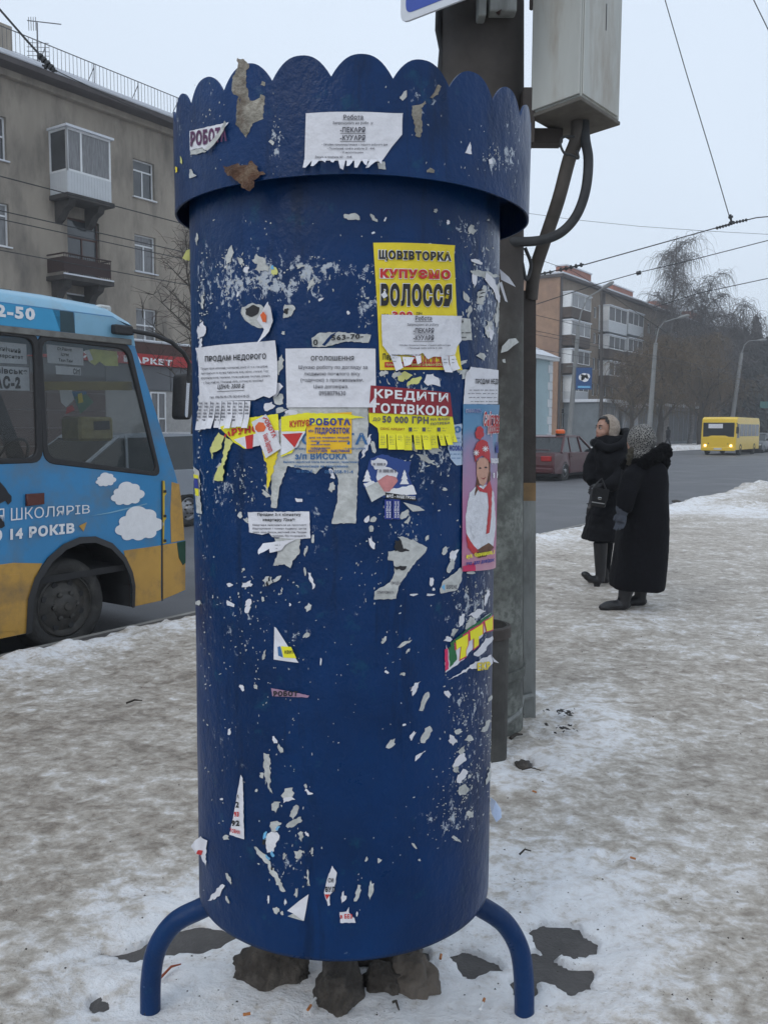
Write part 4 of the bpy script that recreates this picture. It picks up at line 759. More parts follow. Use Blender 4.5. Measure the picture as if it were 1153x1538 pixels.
# scraps picked off over the years: each one a part
def blob(cx, cy, ln, w, ang, seed):
    r = random.Random(seed); n = 11; out = []; ca, sa = math.cos(math.radians(ang)), math.sin(math.radians(ang)); pw = r.uniform(.35, 1.0)
    for k in range(n):
        t = 2*math.pi*k/n; q = r.uniform(.45, 1.15); x = ln/2*math.cos(t)*q; y = w/2*(abs(math.sin(t))**pw)*math.copysign(1, math.sin(t))*r.uniform(.6, 1.3)
        out.append((cx+x*ca+y*sa, cy-x*sa+y*ca))
    return out
SC = [(346, 383, 32, 9, 75), (393, 398, 34, 18, 115), (362, 392, 14, 8, 130), (371, 405, 12, 8, 60), (412, 407, 22, 8, 115), (450, 400, 16, 7, 10), (467, 427, 24, 6, 60), (436, 466, 30, 18, 65), (303, 497, 26, 13, 80), (302, 520, 30, 4, 85), (297, 358, 22, 4, 88),
      (523, 470, 6, 6, 0), (358, 442, 10, 4, 70), (530, 326, 30, 10, 170), (561, 328, 16, 6, 130), (707, 345, 20, 12, 30), (578, 330, 10, 3, 70), (653, 317, 8, 6, 60), (672, 334, 8, 5, 90), (716, 393, 22, 7, 160), (727, 412, 50, 9, 170), (700, 448, 26, 6, 120), (704, 465, 26, 5, 80), (712, 420, 26, 8, 90), (722, 443, 30, 14, 70),
      (746, 470, 50, 6, 85), (732, 492, 30, 9, 80), (735, 500, 24, 8, 100), (722, 535, 18, 10, 150), (693, 545, 20, 6, 20), (696, 560, 18, 12, 60), (595, 563, 20, 8, 30), (604, 565, 30, 12, 170), (622, 572, 26, 10, 20), (650, 572, 30, 16, 160), (688, 553, 18, 8, 100), (575, 561, 14, 8, 20), (422, 616, 20, 9, 30), (440, 620, 22, 10, 0),
      (416, 584, 26, 16, 60), (421, 548, 30, 10, 80), (404, 610, 20, 12, 30), (420, 600, 24, 14, 120), (408, 565, 16, 6, 90), (310, 600, 20, 5, 90), (300, 612, 40, 4, 88), (332, 700, 20, 8, 60), (399, 740, 18, 6, 140), (400, 733, 18, 4, 120), (449, 751, 14, 6, 170), (499, 732, 16, 9, 60), (498, 712, 20, 6, 110), (361, 773, 12, 9, 10), (371, 783, 12, 3, 140), (372, 780, 6, 5, 0), (470, 810, 14, 4, 85), (460, 826, 18, 5, 80),
      (557, 794, 12, 6, 100), (557, 816, 24, 8, 100), (551, 780, 12, 6, 60), (560, 780, 12, 7, 40), (607, 773, 20, 10, 40), (612, 780, 20, 7, 60), (468, 870, 30, 5, 105), (458, 858, 14, 4, 100), (403, 872, 20, 13, 80), (415, 870, 20, 5, 30), (366, 855, 6, 4, 0), (346, 878, 10, 6, 0), (372, 877, 20, 9, 20), (374, 905, 14, 12, 150), (347, 907, 14, 9, 160), (299, 905, 10, 7, 60), (396, 900, 10, 4, 100),
      (372, 914, 20, 7, 75), (463, 912, 14, 8, 60), (436, 908, 4, 5, 0), (647, 873, 14, 8, 90), (668, 826, 18, 8, 60), (675, 850, 28, 9, 65), (680, 835, 26, 8, 60), (650, 885, 6, 4, 0), (640, 808, 10, 5, 80), (620, 893, 14, 4, 5), (645, 893, 14, 4, 0), (706, 860, 14, 4, 0), (706, 934, 30, 14, 70), (692, 930, 26, 8, 80), (681, 950, 20, 7, 60), (672, 960, 14, 8, 0), (715, 922, 36, 9, 35), (730, 895, 30, 5, 80), (727, 968, 40, 10, 50), (720, 980, 30, 8, 30),
      (461, 953, 14, 7, 50), (482, 994, 14, 3, 88), (576, 962, 14, 5, 60), (606, 967, 26, 5, 30), (612, 977, 8, 4, 40), (580, 1009, 10, 4, 140), (604, 1012, 9, 5, 0), (623, 1032, 26, 9, 65), (636, 1053, 34, 9, 68), (606, 1088, 8, 4, 10), (587, 1117, 20, 10, 50), (619, 1105, 18, 6, 60), (638, 1104, 30, 13, 65), (629, 1134, 26, 5, 40), (398, 983, 16, 4, 80), (364, 1032, 12, 6, 120), (385, 1031, 10, 6, 110), (346, 1098, 16, 4, 85), (413, 1111, 14, 6, 120), (422, 1125, 16, 6, 115), (402, 1152, 74, 9, 93),
      (394, 1164, 9, 8, 0), (386, 1187, 5, 5, 0), (407, 1186, 12, 3, 115), (433, 1190, 26, 13, 30), (434, 1199, 26, 9, 15), (415, 1209, 20, 14, 70), (442, 1218, 22, 10, 70), (441, 1236, 30, 10, 30), (452, 1255, 24, 6, 95), (413, 1240, 24, 14, 40), (410, 1262, 46, 20, 75), (395, 1285, 44, 8, 132), (414, 1315, 50, 8, 120), (449, 1282, 18, 12, 10), (427, 1286, 12, 4, 90), (461, 1252, 10, 4, 130), (469, 1278, 12, 4, 80), (464, 1189, 16, 5, 145), (459, 1180, 8, 4, 100), (340, 1258, 12, 8, 0), (334, 1200, 5, 4, 0), (327, 1340, 38, 9, 50), (345, 1320, 24, 4, 110), (342, 1350, 14, 4, 110),
      (463, 1320, 30, 4, 95), (445, 1339, 16, 5, 82), (415, 1366, 14, 10, 120), (424, 1371, 8, 5, 90), (429, 1354, 10, 4, 90), (404, 1350, 14, 3, 90), (515, 1347, 20, 7, 78), (537, 1340, 26, 7, 72), (556, 1336, 34, 8, 78), (536, 1372, 8, 3, 80), (550, 1290, 10, 4, 70), (569, 1292, 8, 7, 20), (621, 1270, 12, 4, 130), (629, 1291, 4, 4, 0), (687, 1098, 14, 7, 20), (679, 1112, 18, 11, 120), (703, 1109, 14, 9, 10), (692, 1127, 18, 7, 60), (690, 1141, 28, 15, 35), (684, 1155, 16, 8, 130), (692, 1166, 26, 12, 60), (704, 1166, 8, 4, 80), (694, 1187, 20, 13, 40), (705, 1224, 14, 9, 110), (684, 1259, 18, 5, 150),
      (729, 1090, 30, 7, 60), (733, 1165, 30, 6, 75), (670, 1042, 14, 8, 130), (735, 1048, 12, 5, 60), (748, 430, 40, 5, 85), (305, 455, 30, 4, 85), (482, 450, 10, 5, 30), (330, 560, 4, 4, 0), (426, 500, 6, 6, 0), (330, 580, 6, 4, 0), (548, 560, 10, 6, 30), (560, 350, 8, 3, 20), (645, 368, 6, 8, 80), (650, 675, 30, 10, 160), (640, 690, 34, 8, 150), (620, 670, 24, 7, 120), (667, 735, 6, 8, 80), (678, 830, 12, 6, 60), (560, 672, 10, 20, 20), (550, 670, 40, 6, 70)]
rs = random.Random(4)
for i, s in enumerate(SC):
    m = m_paper2 if rs.random() < .7 else m_paper
    if i in (4, 32, 33): m = m_yel2
    sheet('paper_scrap', blob(*s, i), m, column, .6+.3*rs.random(), ragged=.6 if s[2] < 16 else 1.3, seed=i, wav=0 if s[2] < 16 else .0005)
for x, y, l, w, a in ((418, 1243, 10, 4, 50), (399, 1254, 16, 5, 75), (410, 1282, 12, 5, 110), (403, 1287, 12, 4, 130), (410, 402, 8, 5, 90)): sheet('blue_print_remnant', blob(x, y, l, w, a, 3), m_cyan, column, 1.6, wav=0)
for x, y, l, w, a in ((397, 1264, 14, 4, 70), (409, 1304, 8, 3, 80), (430, 468, 12, 7, 60), (405, 870, 10, 3, 80), (402, 877, 9, 4, 90), (604, 826, 20, 5, 0), (722, 440, 10, 2, 10), (720, 446, 10, 2, 10), (720, 436, 9, 2, 10)): sheet('dark_print_remnant', blob(x, y, l, w, a, 5), m_blk, column, 1.6, wav=0)
# crumbs of paper and glue nobody could count
b = MB(); rs = random.Random(11)
def crumb(x, y, l, w, a, r=RB, lay=.0016):
    pts = blob(x, y, l, w, a, rs.random()); P = [cyl(*azc(p[0], p[1], r), r+lay) for p in pts[::2]]
    b.add(P, [tuple(range(len(P)))])
for cx_, cy_, sx_, sy_, n, l0, l1 in [(385, 415, 40, 28, 90, 1.5, 7), (470, 415, 30, 28, 50, 1.5, 6), (340, 425, 20, 40, 50, 1.5, 6), (550, 440, 16, 40, 40, 1.5, 6), (725, 470, 22, 70, 60, 2, 8), (640, 680, 40, 30, 50, 2, 8), (600, 570, 60, 12, 40, 2, 8), (370, 730, 40, 40, 60, 1.5, 5),
                                   (400, 880, 60, 25, 45, 2, 6), (620, 790, 50, 40, 50, 1.5, 5), (360, 950, 35, 60, 60, 1.5, 5), (420, 1000, 70, 60, 60, 1.5, 4), (600, 960, 60, 60, 30, 1.5, 5), (700, 1060, 30, 50, 90, 1.5, 5), (695, 1150, 30, 50, 120, 1.5, 5), (680, 1220, 35, 40, 120, 1.2, 4.5), (735, 1150, 6, 120, 60, 1.5, 5),
                                   (430, 1130, 50, 60, 25, 1.5, 5), (440, 1290, 45, 55, 55, 1.5, 6), (560, 1310, 50, 50, 12, 1.5, 4), (500, 870, 70, 70, 30, 1.5, 4), (530, 1020, 120, 200, 60, 1, 3), (340, 1150, 30, 140, 30, 1.5, 4), (700, 370, 50, 40, 30, 2, 6), (450, 340, 100, 30, 22, 1.5, 5), (305, 450, 10, 60, 50, 1.5, 6), (300, 640, 6, 140, 60, 1.5, 7), (310, 950, 10, 200, 50, 1.5, 5), (700, 890, 30, 30, 50, 1.5, 6), (560, 830, 30, 60, 40, 1.5, 5)]:
    for _ in range(int(n*.62)):
        x, y = rs.gauss(cx_, sx_*.6), rs.gauss(cy_, sy_*.6)
        if 298 < x < 748 and 330 < y < 1400: crumb(x, y, rs.uniform(l0, l1), rs.uniform(1, max(1.3, l1*.4)), rs.choice((80, 90, 100, 60, 20, rs.uniform(0, 180))))
b.obj('paper_crumbs', m_paper2, column, kind='stuff')
b = MB()
for cx_, cy_, sx_, sy_, n in [(740, 235, 14, 14, 26), (415, 205, 8, 40, 16), (310, 180, 30, 50, 24), (640, 200, 60, 50, 12), (720, 250, 40, 20, 8)]:
    for _ in range(n): crumb(rs.gauss(cx_, sx_*.6), rs.gauss(cy_, sy_*.6), rs.uniform(1, 5), rs.uniform(.7, 1.6), rs.choice((80, 95, 70)), RC, .002)
b.obj('paint_scratches', m_paper2, column, kind='stuff')
# rocks weighting the base, in the snow under the drum
def rock(px0, py0, px1, py1, label, seed, hgt=.09, m=None, ang=0, slim=1):
    a, c = onZ(px0, py1, .0), onZ(px1, py1, .0); ctr = (a+c)/2; w = (c-a).length
    bm = bmesh.new(); bmesh.ops.create_icosphere(bm, subdivisions=5, radius=1)
    far = onZ((px0+px1)/2, py0, hgt*.6); dpt = max(w*.5, abs(far.y-ctr.y))
    ctr = ctr+Vector((0, dpt/2, 0))
    for v in bm.verts:
        p = v.co.copy(); n = mnoise.fractal(p*1.3+Vector((seed, 0, 0)), 1, 2, 4); n2 = mnoise.fractal(p*6+Vector((0, seed, 0)), 1, 2, 4)
        vd, vp = mnoise.voronoi(p*1.7+Vector((seed*3, seed, 0))); vd2, vp2 = mnoise.voronoi(p*5+Vector((seed, 0, 5))); p *= .95+.24*n+.035*n2+.13*(vd[1]-vd[0])-.05*vd2[0]; p.z = max(p.z, -.5); v.co = Matrix.Rotation(math.radians(ang), 3, 'Z')@Vector((p.x*w*.5, p.y*dpt*.6*slim, p.z*hgt+hgt*.35))+ctr
    me = bpy.data.meshes.new('rock'); bm.to_mesh(me); bm.free()
    return tag(put('rock', me, m or m_rock, base=tuple(ctr), smooth=True), label, 'rock', 'rocks under the column')
m_rock = mat('broken_concrete', (.055, .047, .04), .95, .4, 9, .9, 45, dirt=(.12, .105, .09), dscale=20, damt=.7)
rock(338, 1430, 462, 1492, 'wide dark flat rock in the snow under the left part of the drum', 1, .085)
rock(466, 1440, 545, 1532, 'upright narrow rock jutting towards the viewer under the middle of the drum', 2.3, .075)
rock(575, 1440, 662, 1512, 'smooth grey-brown rock slanting to the right under the drum', 5.2, .08, mat('grey_brown_stone', (.12, .10, .082), .9, .3, 7, .6, 35), -38, .75)
rock(548, 1445, 606, 1520, 'dark crumbly rock wedged between the two other rocks at the middle right', 7.9, .06, None, 70, .7)
rock(520, 1432, 640, 1462, 'dark slab of rubble in shadow behind the front rocks', 9.4, .07)
# ------------------------------------------------------------------ vehicles
m_rubber = mat('black_rubber', (.02, .02, .022), .6, .2, 20, .2, 60)
m_tyre = mat('dirty_tyre', (.028, .027, .026), .85, .35, 9, .3, 50, dirt=(.09, .085, .075), dscale=6, damt=.5)
m_rim = mat('grimy_steel_rim', (.05, .047, .043), .6, .3, 12, .2, 40, metal=.2, dirt=(.10, .09, .075), dscale=14, damt=.6)
m_dark = mat('dark_interior', (.03, .03, .032), .9, .3, 3)
m_bluebus = mat('bus_blue_paint', (.032, .225, .47), .36, .09, 2, coat=.2, dirt=(.12, .15, .16), dscale=2.2, damt=.6)
m_lblue = mat('bus_pale_blue_paint', (.20, .42, .58), .4, .1, 3, coat=.2, dirt=(.2, .22, .22), dscale=3, damt=.5)
m_yelbus = mat('bus_yellow_paint', (.50, .28, .055), .4, .1, 4, coat=.2, dirt=(.12, .09, .06), dscale=3, damt=.7)
m_alu = mat('grey_trim', (.16, .16, .15), .6, .2, 8, dirt=(.07, .06, .05), dscale=10, damt=.6)
m_busglass = glass('bus_glass', (.78, .80, .80), .03, .06, .9)
m_headl = mat('lit_headlight', (1, .8, .5), .3, 0, emis=(1, .66, .3, 2.6))
TS = .15; MB_F = frame(TS)
def pu(x, y, t=TS): return onP(x, y, t)
def pus(pts, t=TS): return [onP(x, y, t) for x, y in pts]
def wheel(M, r, w, rim_r, parent, mt=None, mr_=None, holes=6, nm='wheel'):
    """M: z axis = outward axle"""
    b = MB(); b.lathe(M, [(rim_r, -w), (r*.93, -w), (r, -w*.85), (r, -w*.2), (r*.955, -.012), (r*.86, 0), (rim_r*1.06, -.006), (rim_r, -.02), (rim_r, -w)], 40)
    wh = b.obj(nm, mt or m_tyre, parent, smooth=True)
    b = MB(); b.lathe(M, [(rim_r, -.015), (rim_r*.95, -.008), (rim_r*.93, -.035), (rim_r*.80, -.055), (rim_r*.50, -.02), (rim_r*.42, -.02), (rim_r*.32, .012), (rim_r*.14, .018), (rim_r*.12, .03), (.001, .03)], 32)
    rim = b.obj('rim', mr_ or m_rim, wh, smooth=True)
    for k in range(holes):
        a = 2*math.pi*(k+.5)/holes; c = Vector((rim_r*.72*math.cos(a), rim_r*.72*math.sin(a), -.047)); T = M@Matrix.Translation(c)@Matrix.Rotation(a, 4, 'Z')
        MB().lathe(T, [(rim_r*.10, .002), (rim_r*.10, .008), (.001, .008)], 10).obj('rim_opening', m_dark, wh)
    for k in range(6):
        a = 2*math.pi*k/6; T = M@Matrix.Translation((rim_r*.42*math.cos(a), rim_r*.42*math.sin(a), -.02)); MB().lathe(T, [(rim_r*.085, 0), (rim_r*.085, .025), (.001, .03)], 6).obj('wheel_nut', m_rim, wh)
    return wh
BZ = 2.47
bus = thing('city_bus', 'blue and yellow city bus with printed clouds standing at the kerb', 'bus', tuple(ST(.7, .6, ROAD_Z)))
UF = pu(276, 887)[0]; UR = UF-6.2
front = pus([(278, 888), (278, 845), (277, 800), (272, 745), (264, 712)]); wsh = pus([(264, 712), (203, 520), (199, 503), (190, 492)])
arch = pus([(200, 912), (201, 880), (197, 860), (187, 838), (167, 817), (142, 807), (118, 808), (95, 818), (72, 838), (52, 868), (42, 900), (39, 952)])
uw, zw = pu(100, 910, .2); du = uw-arch[5][0]
zb = arch[-1][1]; sidetop = [(pu(190, 492)[0], BZ-.06), (pu(170, 480)[0], BZ)]
def shiftarch(d): return [(u+d, z) for u, z in arch]
WIN = [[(60, 507), (190, 521), (206, 560), (237, 698), (234, 711), (150, 705), (70, 690), (66, 640)], None]
w2 = rounded(pus([(60, 506), (192, 521), (239, 712), (70, 690)]), .09)
uwin = pu(60, 506)[0]; z1, z0 = pu(60, 506)[1], pu(70, 690)[1]
others = []
u = pu(54, 506)[0]
while u-1.15 > UR+.2: others.append(rounded([(u-1.12, z1), (u, z1), (u, z0), (u-1.12, z0)], .09)); u -= 1.2
rear_arch = [(a-3.3, z) for a, z in arch]
loop = front+wsh[1:3]+sidetop+[(UR, BZ), (UR, zb)]+rear_arch[::-1]+arch[::-1]
# order: front bottom -> up -> top -> rear -> along the bottom with both arches
loop = front+wsh[1:3]+sidetop+[(UR, BZ), (UR, zb)]+[p for p in rear_arch[::-1]]+[p for p in arch[::-1]]
flat('side_panel', [loop, w2]+others, MB_F, .04, m_bluebus, bus, bevel=.003)
W = 2.15; MF = frame(TS+W)
flat('side_panel', [loop, w2]+others, MF, .04, m_dark, bus, back=True)
# roof, front, rear, floor
b = MB(); prof = [(0, BZ), (.04, BZ+.06), (.2, BZ+.12), (.6, BZ+.17), (W/2, BZ+.19), (W-.6, BZ+.17), (W-.2, BZ+.12), (W-.04, BZ+.06), (W, BZ)]
st = [UR, UR+.1, sidetop[1][0]-.5, sidetop[1][0], sidetop[0][0]+.05, wsh[2][0]+.02]; dz = [-.05, 0, 0, -.02, -.09, -.2]
vs = [ST(u+.10*(math.sin(math.pi*t/W) if i > 2 else 0), TS+t, z+dz[i] if z > BZ else BZ-.002+min(dz[i], 0)*.6) for i, u in enumerate(st) for t, z in prof]; n = len(prof)
b.add(vs, [(i*n+k, i*n+k+1, (i+1)*n+k+1, (i+1)*n+k) for i in range(len(st)-1) for k in range(n-1)])
b.obj('roof', m_lblue, bus, smooth=True)
def sweep(name, pts, m, bul=.08, nseg=12):
    b = MB(); vs = []
    for u, z in pts:
        for k in range(nseg+1):
            t = W*k/nseg; s = abs(2*k/nseg-1); vs.append(ST(u+bul*(1-s**4)-.004, TS+t, z))
    b.add(vs, [(i*(nseg+1)+k, i*(nseg+1)+k+1, (i+1)*(nseg+1)+k+1, (i+1)*(nseg+1)+k) for i in range(len(pts)-1) for k in range(nseg)]); return b.obj(name, m, bus, smooth=True)
sweep('front_panel', front, m_yelbus); sweep('windscreen', [front[-1], wsh[1]], m_busglass); sweep('front_top', [wsh[1], wsh[2], sidetop[0]], m_lblue)
box('rear_panel', MF, (UR, UR+.03, zb, BZ, 0, W-.02), m_bluebus, bus)
box('floor', MF, (UR+.05, UF-.1, .42, .47, .03, W-.05), m_dark, bus)
box('chassis', MF, (UR+.3, UF-.3, .10, .41, .45, W-.5), m_dark, bus)
# wheel housings, seats and dashboard
for d_ in (0, -3.3):
    for tt in (0, W-.42): MB().add([ST(a+d_, TS+tt+.01+q, z) for q in (0, .4) for a, z in arch], [(i, i+1, i+13, i+12) for i in range(11)]).obj('wheel_housing', m_dark, bus)
ml = mat('arch_rubber', (.018, .018, .02), .55, .2, 10)
b = MB(); P = [ST(a, TS-.004, z) for a, z in arch]; Pi = []
cxa, cza = (arch[0][0]+arch[-1][0])/2, arch[0][1]+.05
for a, z in arch: Pi.append(ST(cxa+(a-cxa)*.93, TS-.03, cza+(z-cza)*.93))
Po = [ST(cxa+(a-cxa)*1.015, TS-.016, cza+(z-cza)*1.015) for a, z in arch]
b.add(P+Po+Pi, [(i, i+1, i+13, i+12) for i in range(11)]+[(i+12, i+13, i+25, i+24) for i in range(11)]); b.obj('arch_trim', ml, bus, smooth=True)
sb = MB()
def seat_box(u, tt, m=m_dark):
    b = MB(); Fm = frame(TS+tt); b.box(Fm, u-.22, u+.22, .75, .88, -.22, .22); b.box(Fm, u-.26, u-.16, .85, 1.45, -.21, .21); b.box(Fm, u-.05, u+.05, .47, .75, -.05, .05); b.obj('seat', m, bus, bevel=.03)
m_seat = mat('seat_cloth', (.03, .03, .035), .9, .3, 20)
for k in range(5):
    for tt in (.35, .8, 1.75): seat_box(UF-1.55-k*.85, tt, m_seat)
seat_box(UF-1.0, 1.65, m_seat)
box('dashboard', frame(TS+1.9), (UF-.55, UF-.15, .55, 1.22, -.1, 1.7), mat('dashboard_plastic', (.05, .05, .055), .7), bus, bevel=.04)
b = MB(); T = frame(TS+1.55)@Matrix.Translation((UF-.62, 1.3, 0))@Matrix.Rotation(math.radians(60), 4, 'Z')@Matrix.Rotation(math.radians(90), 4, 'X')
b.tube([T@Vector((.21*math.cos(k*math.pi/12), .21*math.sin(k*math.pi/12), 0)) for k in range(25)], .014, 8, False); b.obj('steering_wheel', m_rubber, bus, smooth=True)
# windows: rubber seals and panes
def ring(lp, w): 
    c = Vector((sum(p[0] for p in lp)/len(lp), sum(p[1] for p in lp)/len(lp))); out = []
    for p in lp:
        v = Vector(p)-c; out.append(tuple(c+v*(1+w/v.length)))
    return out
for lp in [w2]+others[:3]:
    wn_ = flat('window_seal', [ring(lp, .035), ring(lp, -.022)], MB_F@Matrix.Translation((0, 0, .007)), .03, m_rubber, bus, bevel=.006)
    flat('pane', [ring(lp, .005)], MB_F@Matrix.Translation((0, 0, -.012)), .005, m_busglass, wn_)
for lp in others[3:]: flat('pane', [ring(lp, .005)], MB_F@Matrix.Translation((0, 0, -.012)), .005, m_busglass, bus)
for lp in [w2]+others: flat('pane', [ring(lp, .005)], MF@Matrix.Translation((0, 0, .012)), .005, m_busglass, bus)
# skirt, trims, gutter
def on_side(name, pts, m, proud=.004, th=.006, bev=.0015, parent=None): return flat(name, [pus(pts)], MB_F@Matrix.Translation((0, 0, proud)), th, m, parent or bus, bevel=bev)
uo, zo = pu(0, 848)
L1 = pus([(64, 846), (54, 866), (43, 898), (40, 951)]); flat('skirt_panel', [[(UR+3.9-2, zo), ]+[(pu(20, 846)[0], zo)]+L1+[(UR+3.9-2, zb)]], MB_F@Matrix.Translation((0, 0, .004)), .006, m_yelbus, bus, bevel=.001)
on_side('skirt_panel', [(186, 827), (242, 819), (242, 902), (201, 911), (202, 880), (198, 860), (188, 838)], m_yelbus)
on_side('bumper_corner', [(244.5, 818.5), (277, 813), (278, 845), (278, 886), (262, 893), (244.5, 900)], m_yelbus, .006)
on_side('corner_panel', [(258, 724), (269, 727), (274, 765), (277, 811), (257, 815), (256, 770)], m_yelbus, .004)
on_side('hinge_strip', [(244, 722), (247, 722), (248, 738), (250, 741), (247, 745), (247, 775), (250, 778), (247, 782), (246, 812), (250, 815), (243, 817)], mat('yellow_strip', (.6, .42, .03), .6), .006)
for x, y in ((247, 738), (247, 775), (247, 812)): on_side('bolt', [(x-2, y-2), (x+2, y-2), (x+2, y+2), (x-2, y+2)], m_dark, .012)
on_side('marker_lamp', [(265, 815), (278, 812), (278, 845), (274, 849), (268, 838)], mat('green_lens', (.005, .05, .03), .2), .010)
for x in (242.2,): on_side('panel_gap', [(x, 722), (x+1.6, 722), (x+1.6, 902), (x, 903)], m_dark, .009, .002, 0)
on_side('access_flap', [(-20, 866), (29, 862), (29, 948), (-20, 950)], m_yelbus, .007)
gz = pu(0, 489)[1]
b = MB(); b.box(MB_F, UR+.1, pu(196, 512)[0], gz-.045, gz+.0, .0, .022); b.obj('gutter_rail', m_alu, bus, bevel=.004)
u0_, u1_, u2_ = pu(90, 470)[0], pu(112, 470)[0], pu(200, 500)[0]
flat('destination_band', [[(UR+.1, gz+.004), (u0_, gz+.004), (u0_, BZ-.01), (UR+.1, BZ-.01)]], MB_F@Matrix.Translation((0, 0, .003)), .004, mat('bright_blue_vinyl', (.03, .30, .55), .35, .08, 3), bus)
flat('dark_band', [[(u0_, gz+.004), (u1_, gz+.004), (u1_-.01, BZ-.01), (u0_-.06, BZ-.01)]], MB_F@Matrix.Translation((0, 0, .003)), .004, mat('worn_dark_vinyl', (.02, .05, .065), .6, .3, 12), bus)
flat('pale_band', [[(u1_, gz+.004), (pu(203, 514)[0], gz-.05), (pu(203, 514)[0]-.015, gz+.03), (wsh[2][0], wsh[2][1]), sidetop[0], (sidetop[1][0], BZ-.01), (u1_, BZ-.01)]], MB_F@Matrix.Translation((0, 0, .003)), .004, m_lblue, bus)
def btx(s, q, m, bold=.02, name='lettering', off=.010):
    return text_on(name, s, q, lambda x, y: (lambda a: MB_F@Vector((a[0], a[1], off)))(pu(x, y)), m, bus, bold)
btx('312-50', [(-38, 453), (52, 463), (52, 482), (-38, 472)], m_wprint, .05)
btx('ДЛЯ ШКОЛЯРІВ', [(-40, 765), (134, 758), (134, 773), (-40, 792)], m_wprint, .0)
btx('ДО 14 РОКІВ', [(-30, 797), (111, 785), (111, 803), (-30, 819)], m_wprint, .05)
on_side('yellow_arrow', [(118, 790), (130, 784), (125, 798)], m_yelbus, .008, .002, 0)
def cloud(x, y, w, h, nm='cloud_print'):
    pts = []
    lob = [(-.38, .15, .16), (-.3, -.1, .15), (-.05, -.28, .24), (.2, -.2, .2), (.36, .08, .2), (.25, .32, .15), (0, .36, .15), (-.25, .34, .14)]
    for a in range(72):
        t = 2*math.pi*a/72; dx, dy = math.cos(t), math.sin(t); best = 0
        for lx, ly, lr in lob:
            pr = lx*dx+ly*dy; d2 = lx*lx+ly*ly-pr*pr
            if lr*lr > d2: best = max(best, pr+math.sqrt(lr*lr-d2))
        best = best or .2; pts.append((x+dx*best*w, y+dy*best*h-dx*best*w*.08))
    on_side(nm, pts, m_wprint, .007, .002, 0)
cloud(158.5, 720, 28, 20); cloud(191, 741, 46, 34); cloud(208, 786, 66, 50)
on_side('scratch', [(135, 775), (165, 769), (190, 763), (220, 756), (221, 757), (190, 765), (165, 771)], m_lblue, .005, .002, 0)
on_side('repeater_lamp', [(38, 742), (64, 740), (64, 757), (38, 760)], mat('brown_red_lens', (.09, .02, .015), .25), .03, .03, .004)
# black printed silhouettes at the left edge of the frame
on_side('figure_print', [(-30, 730), (0, 724), (8, 733), (12, 740), (17, 745), (17, 753), (12, 758), (8, 752), (0, 756), (-30, 760)], m_blk, .007, .002, 0)
on_side('figure_print', [(-30, 772), (0, 778), (6, 784), (7, 790), (3, 793), (-30, 795)], m_blk, .007, .002, 0)
# papers behind the glass
TG = TS+.05; MG = frame(TG)
def inpane(name, pts, m, off=0, parent=None): return flat(name, [pus(pts, TG)], MG@Matrix.Translation((0, 0, off)), .002, m, parent or bus)
def gtx(s, q, m=m_blk, bold=.03): return text_on('lettering', s, q, lambda x, y: (lambda a: MG@Vector((a[0], a[1], .0035)))(onP(x, y, TG)), m, bus, bold)
inpane('route_sheet', [(70, 517), (125, 523), (126, 549), (72, 545)], m_paper); gtx('Ст.Ринок', [(86, 521), (108, 523), (108, 528), (86, 526)]); gtx('ЦУМ', [(92, 530), (103, 531), (103, 536), (92, 535)]); gtx('Там-Там', [(88, 538), (109, 540), (109, 545), (88, 543)])
inpane('route_sheet', [(84, 549), (122, 552), (122, 564), (85, 562)], m_paper); gtx('Сіті', [(110, 553), (120, 554), (120, 563), (110, 562)])
inpane('folded_paper', [(128, 526), (140, 524), (176, 528), (178, 550), (158, 549), (150, 543), (143, 549), (134, 543)], m_yel2); inpane('folded_paper', [(128, 526), (134, 525), (140, 540), (134, 543)], m_paper, .003)
inpane('fringe', [(66, 573), (198, 573), (199, 586), (66, 586)], mat('gold_fringe', (.22, .17, .05), .9, .3, 60))
inpane('route_sheet', [(-30, 510), (40, 517), (41, 547), (-30, 543)], m_paper); gtx('Технічний', [(-12, 517), (31, 524), (31, 531), (-12, 525)]); gtx('університет', [(-14, 529), (35, 534), (35, 541), (-14, 537)])
inpane('route_plate', [(-40, 548), (44, 552), (45, 587), (-40, 585)], m_paper); gtx('Львівська', [(-22, 550), (41, 554), (41, 563), (-22, 560)], bold=.04); gtx('АС-2', [(-8, 564), (31, 565), (31, 584), (-8, 584)], bold=.06)
TG = TS+.4; MG = frame(TG)
m_bag = mat('straw_yellow_box', (.34, .28, .12), .8, .2, 20)
box('parcel', MG, (onP(108, 640, TG)[0], onP(160, 640, TG)[0], onP(130, 662, TG)[1], onP(130, 626, TG)[1], -.15, .1), m_bag, bus, bevel=.02)
inpane('dark_sticker', [(128, 633), (152, 632), (153, 645), (129, 646)], m_blk, .11)
inpane('pennant', [(90, 585), (108, 583), (112, 600), (100, 612), (92, 604)], m_wprint); inpane('pennant', [(108, 588), (130, 588), (128, 604), (116, 610)], mat('pennant_blue', (.03, .2, .4), .8), .004); inpane('pennant', [(112, 596), (130, 592), (140, 604), (120, 622)], mat('pennant_green', (.06, .2, .12), .8), .008); inpane('pennant', [(116, 592), (122, 590), (124, 604), (117, 606)], m_yel, .012); inpane('pennant', [(100, 612), (108, 608), (112, 616), (98, 622)], m_red, .01)
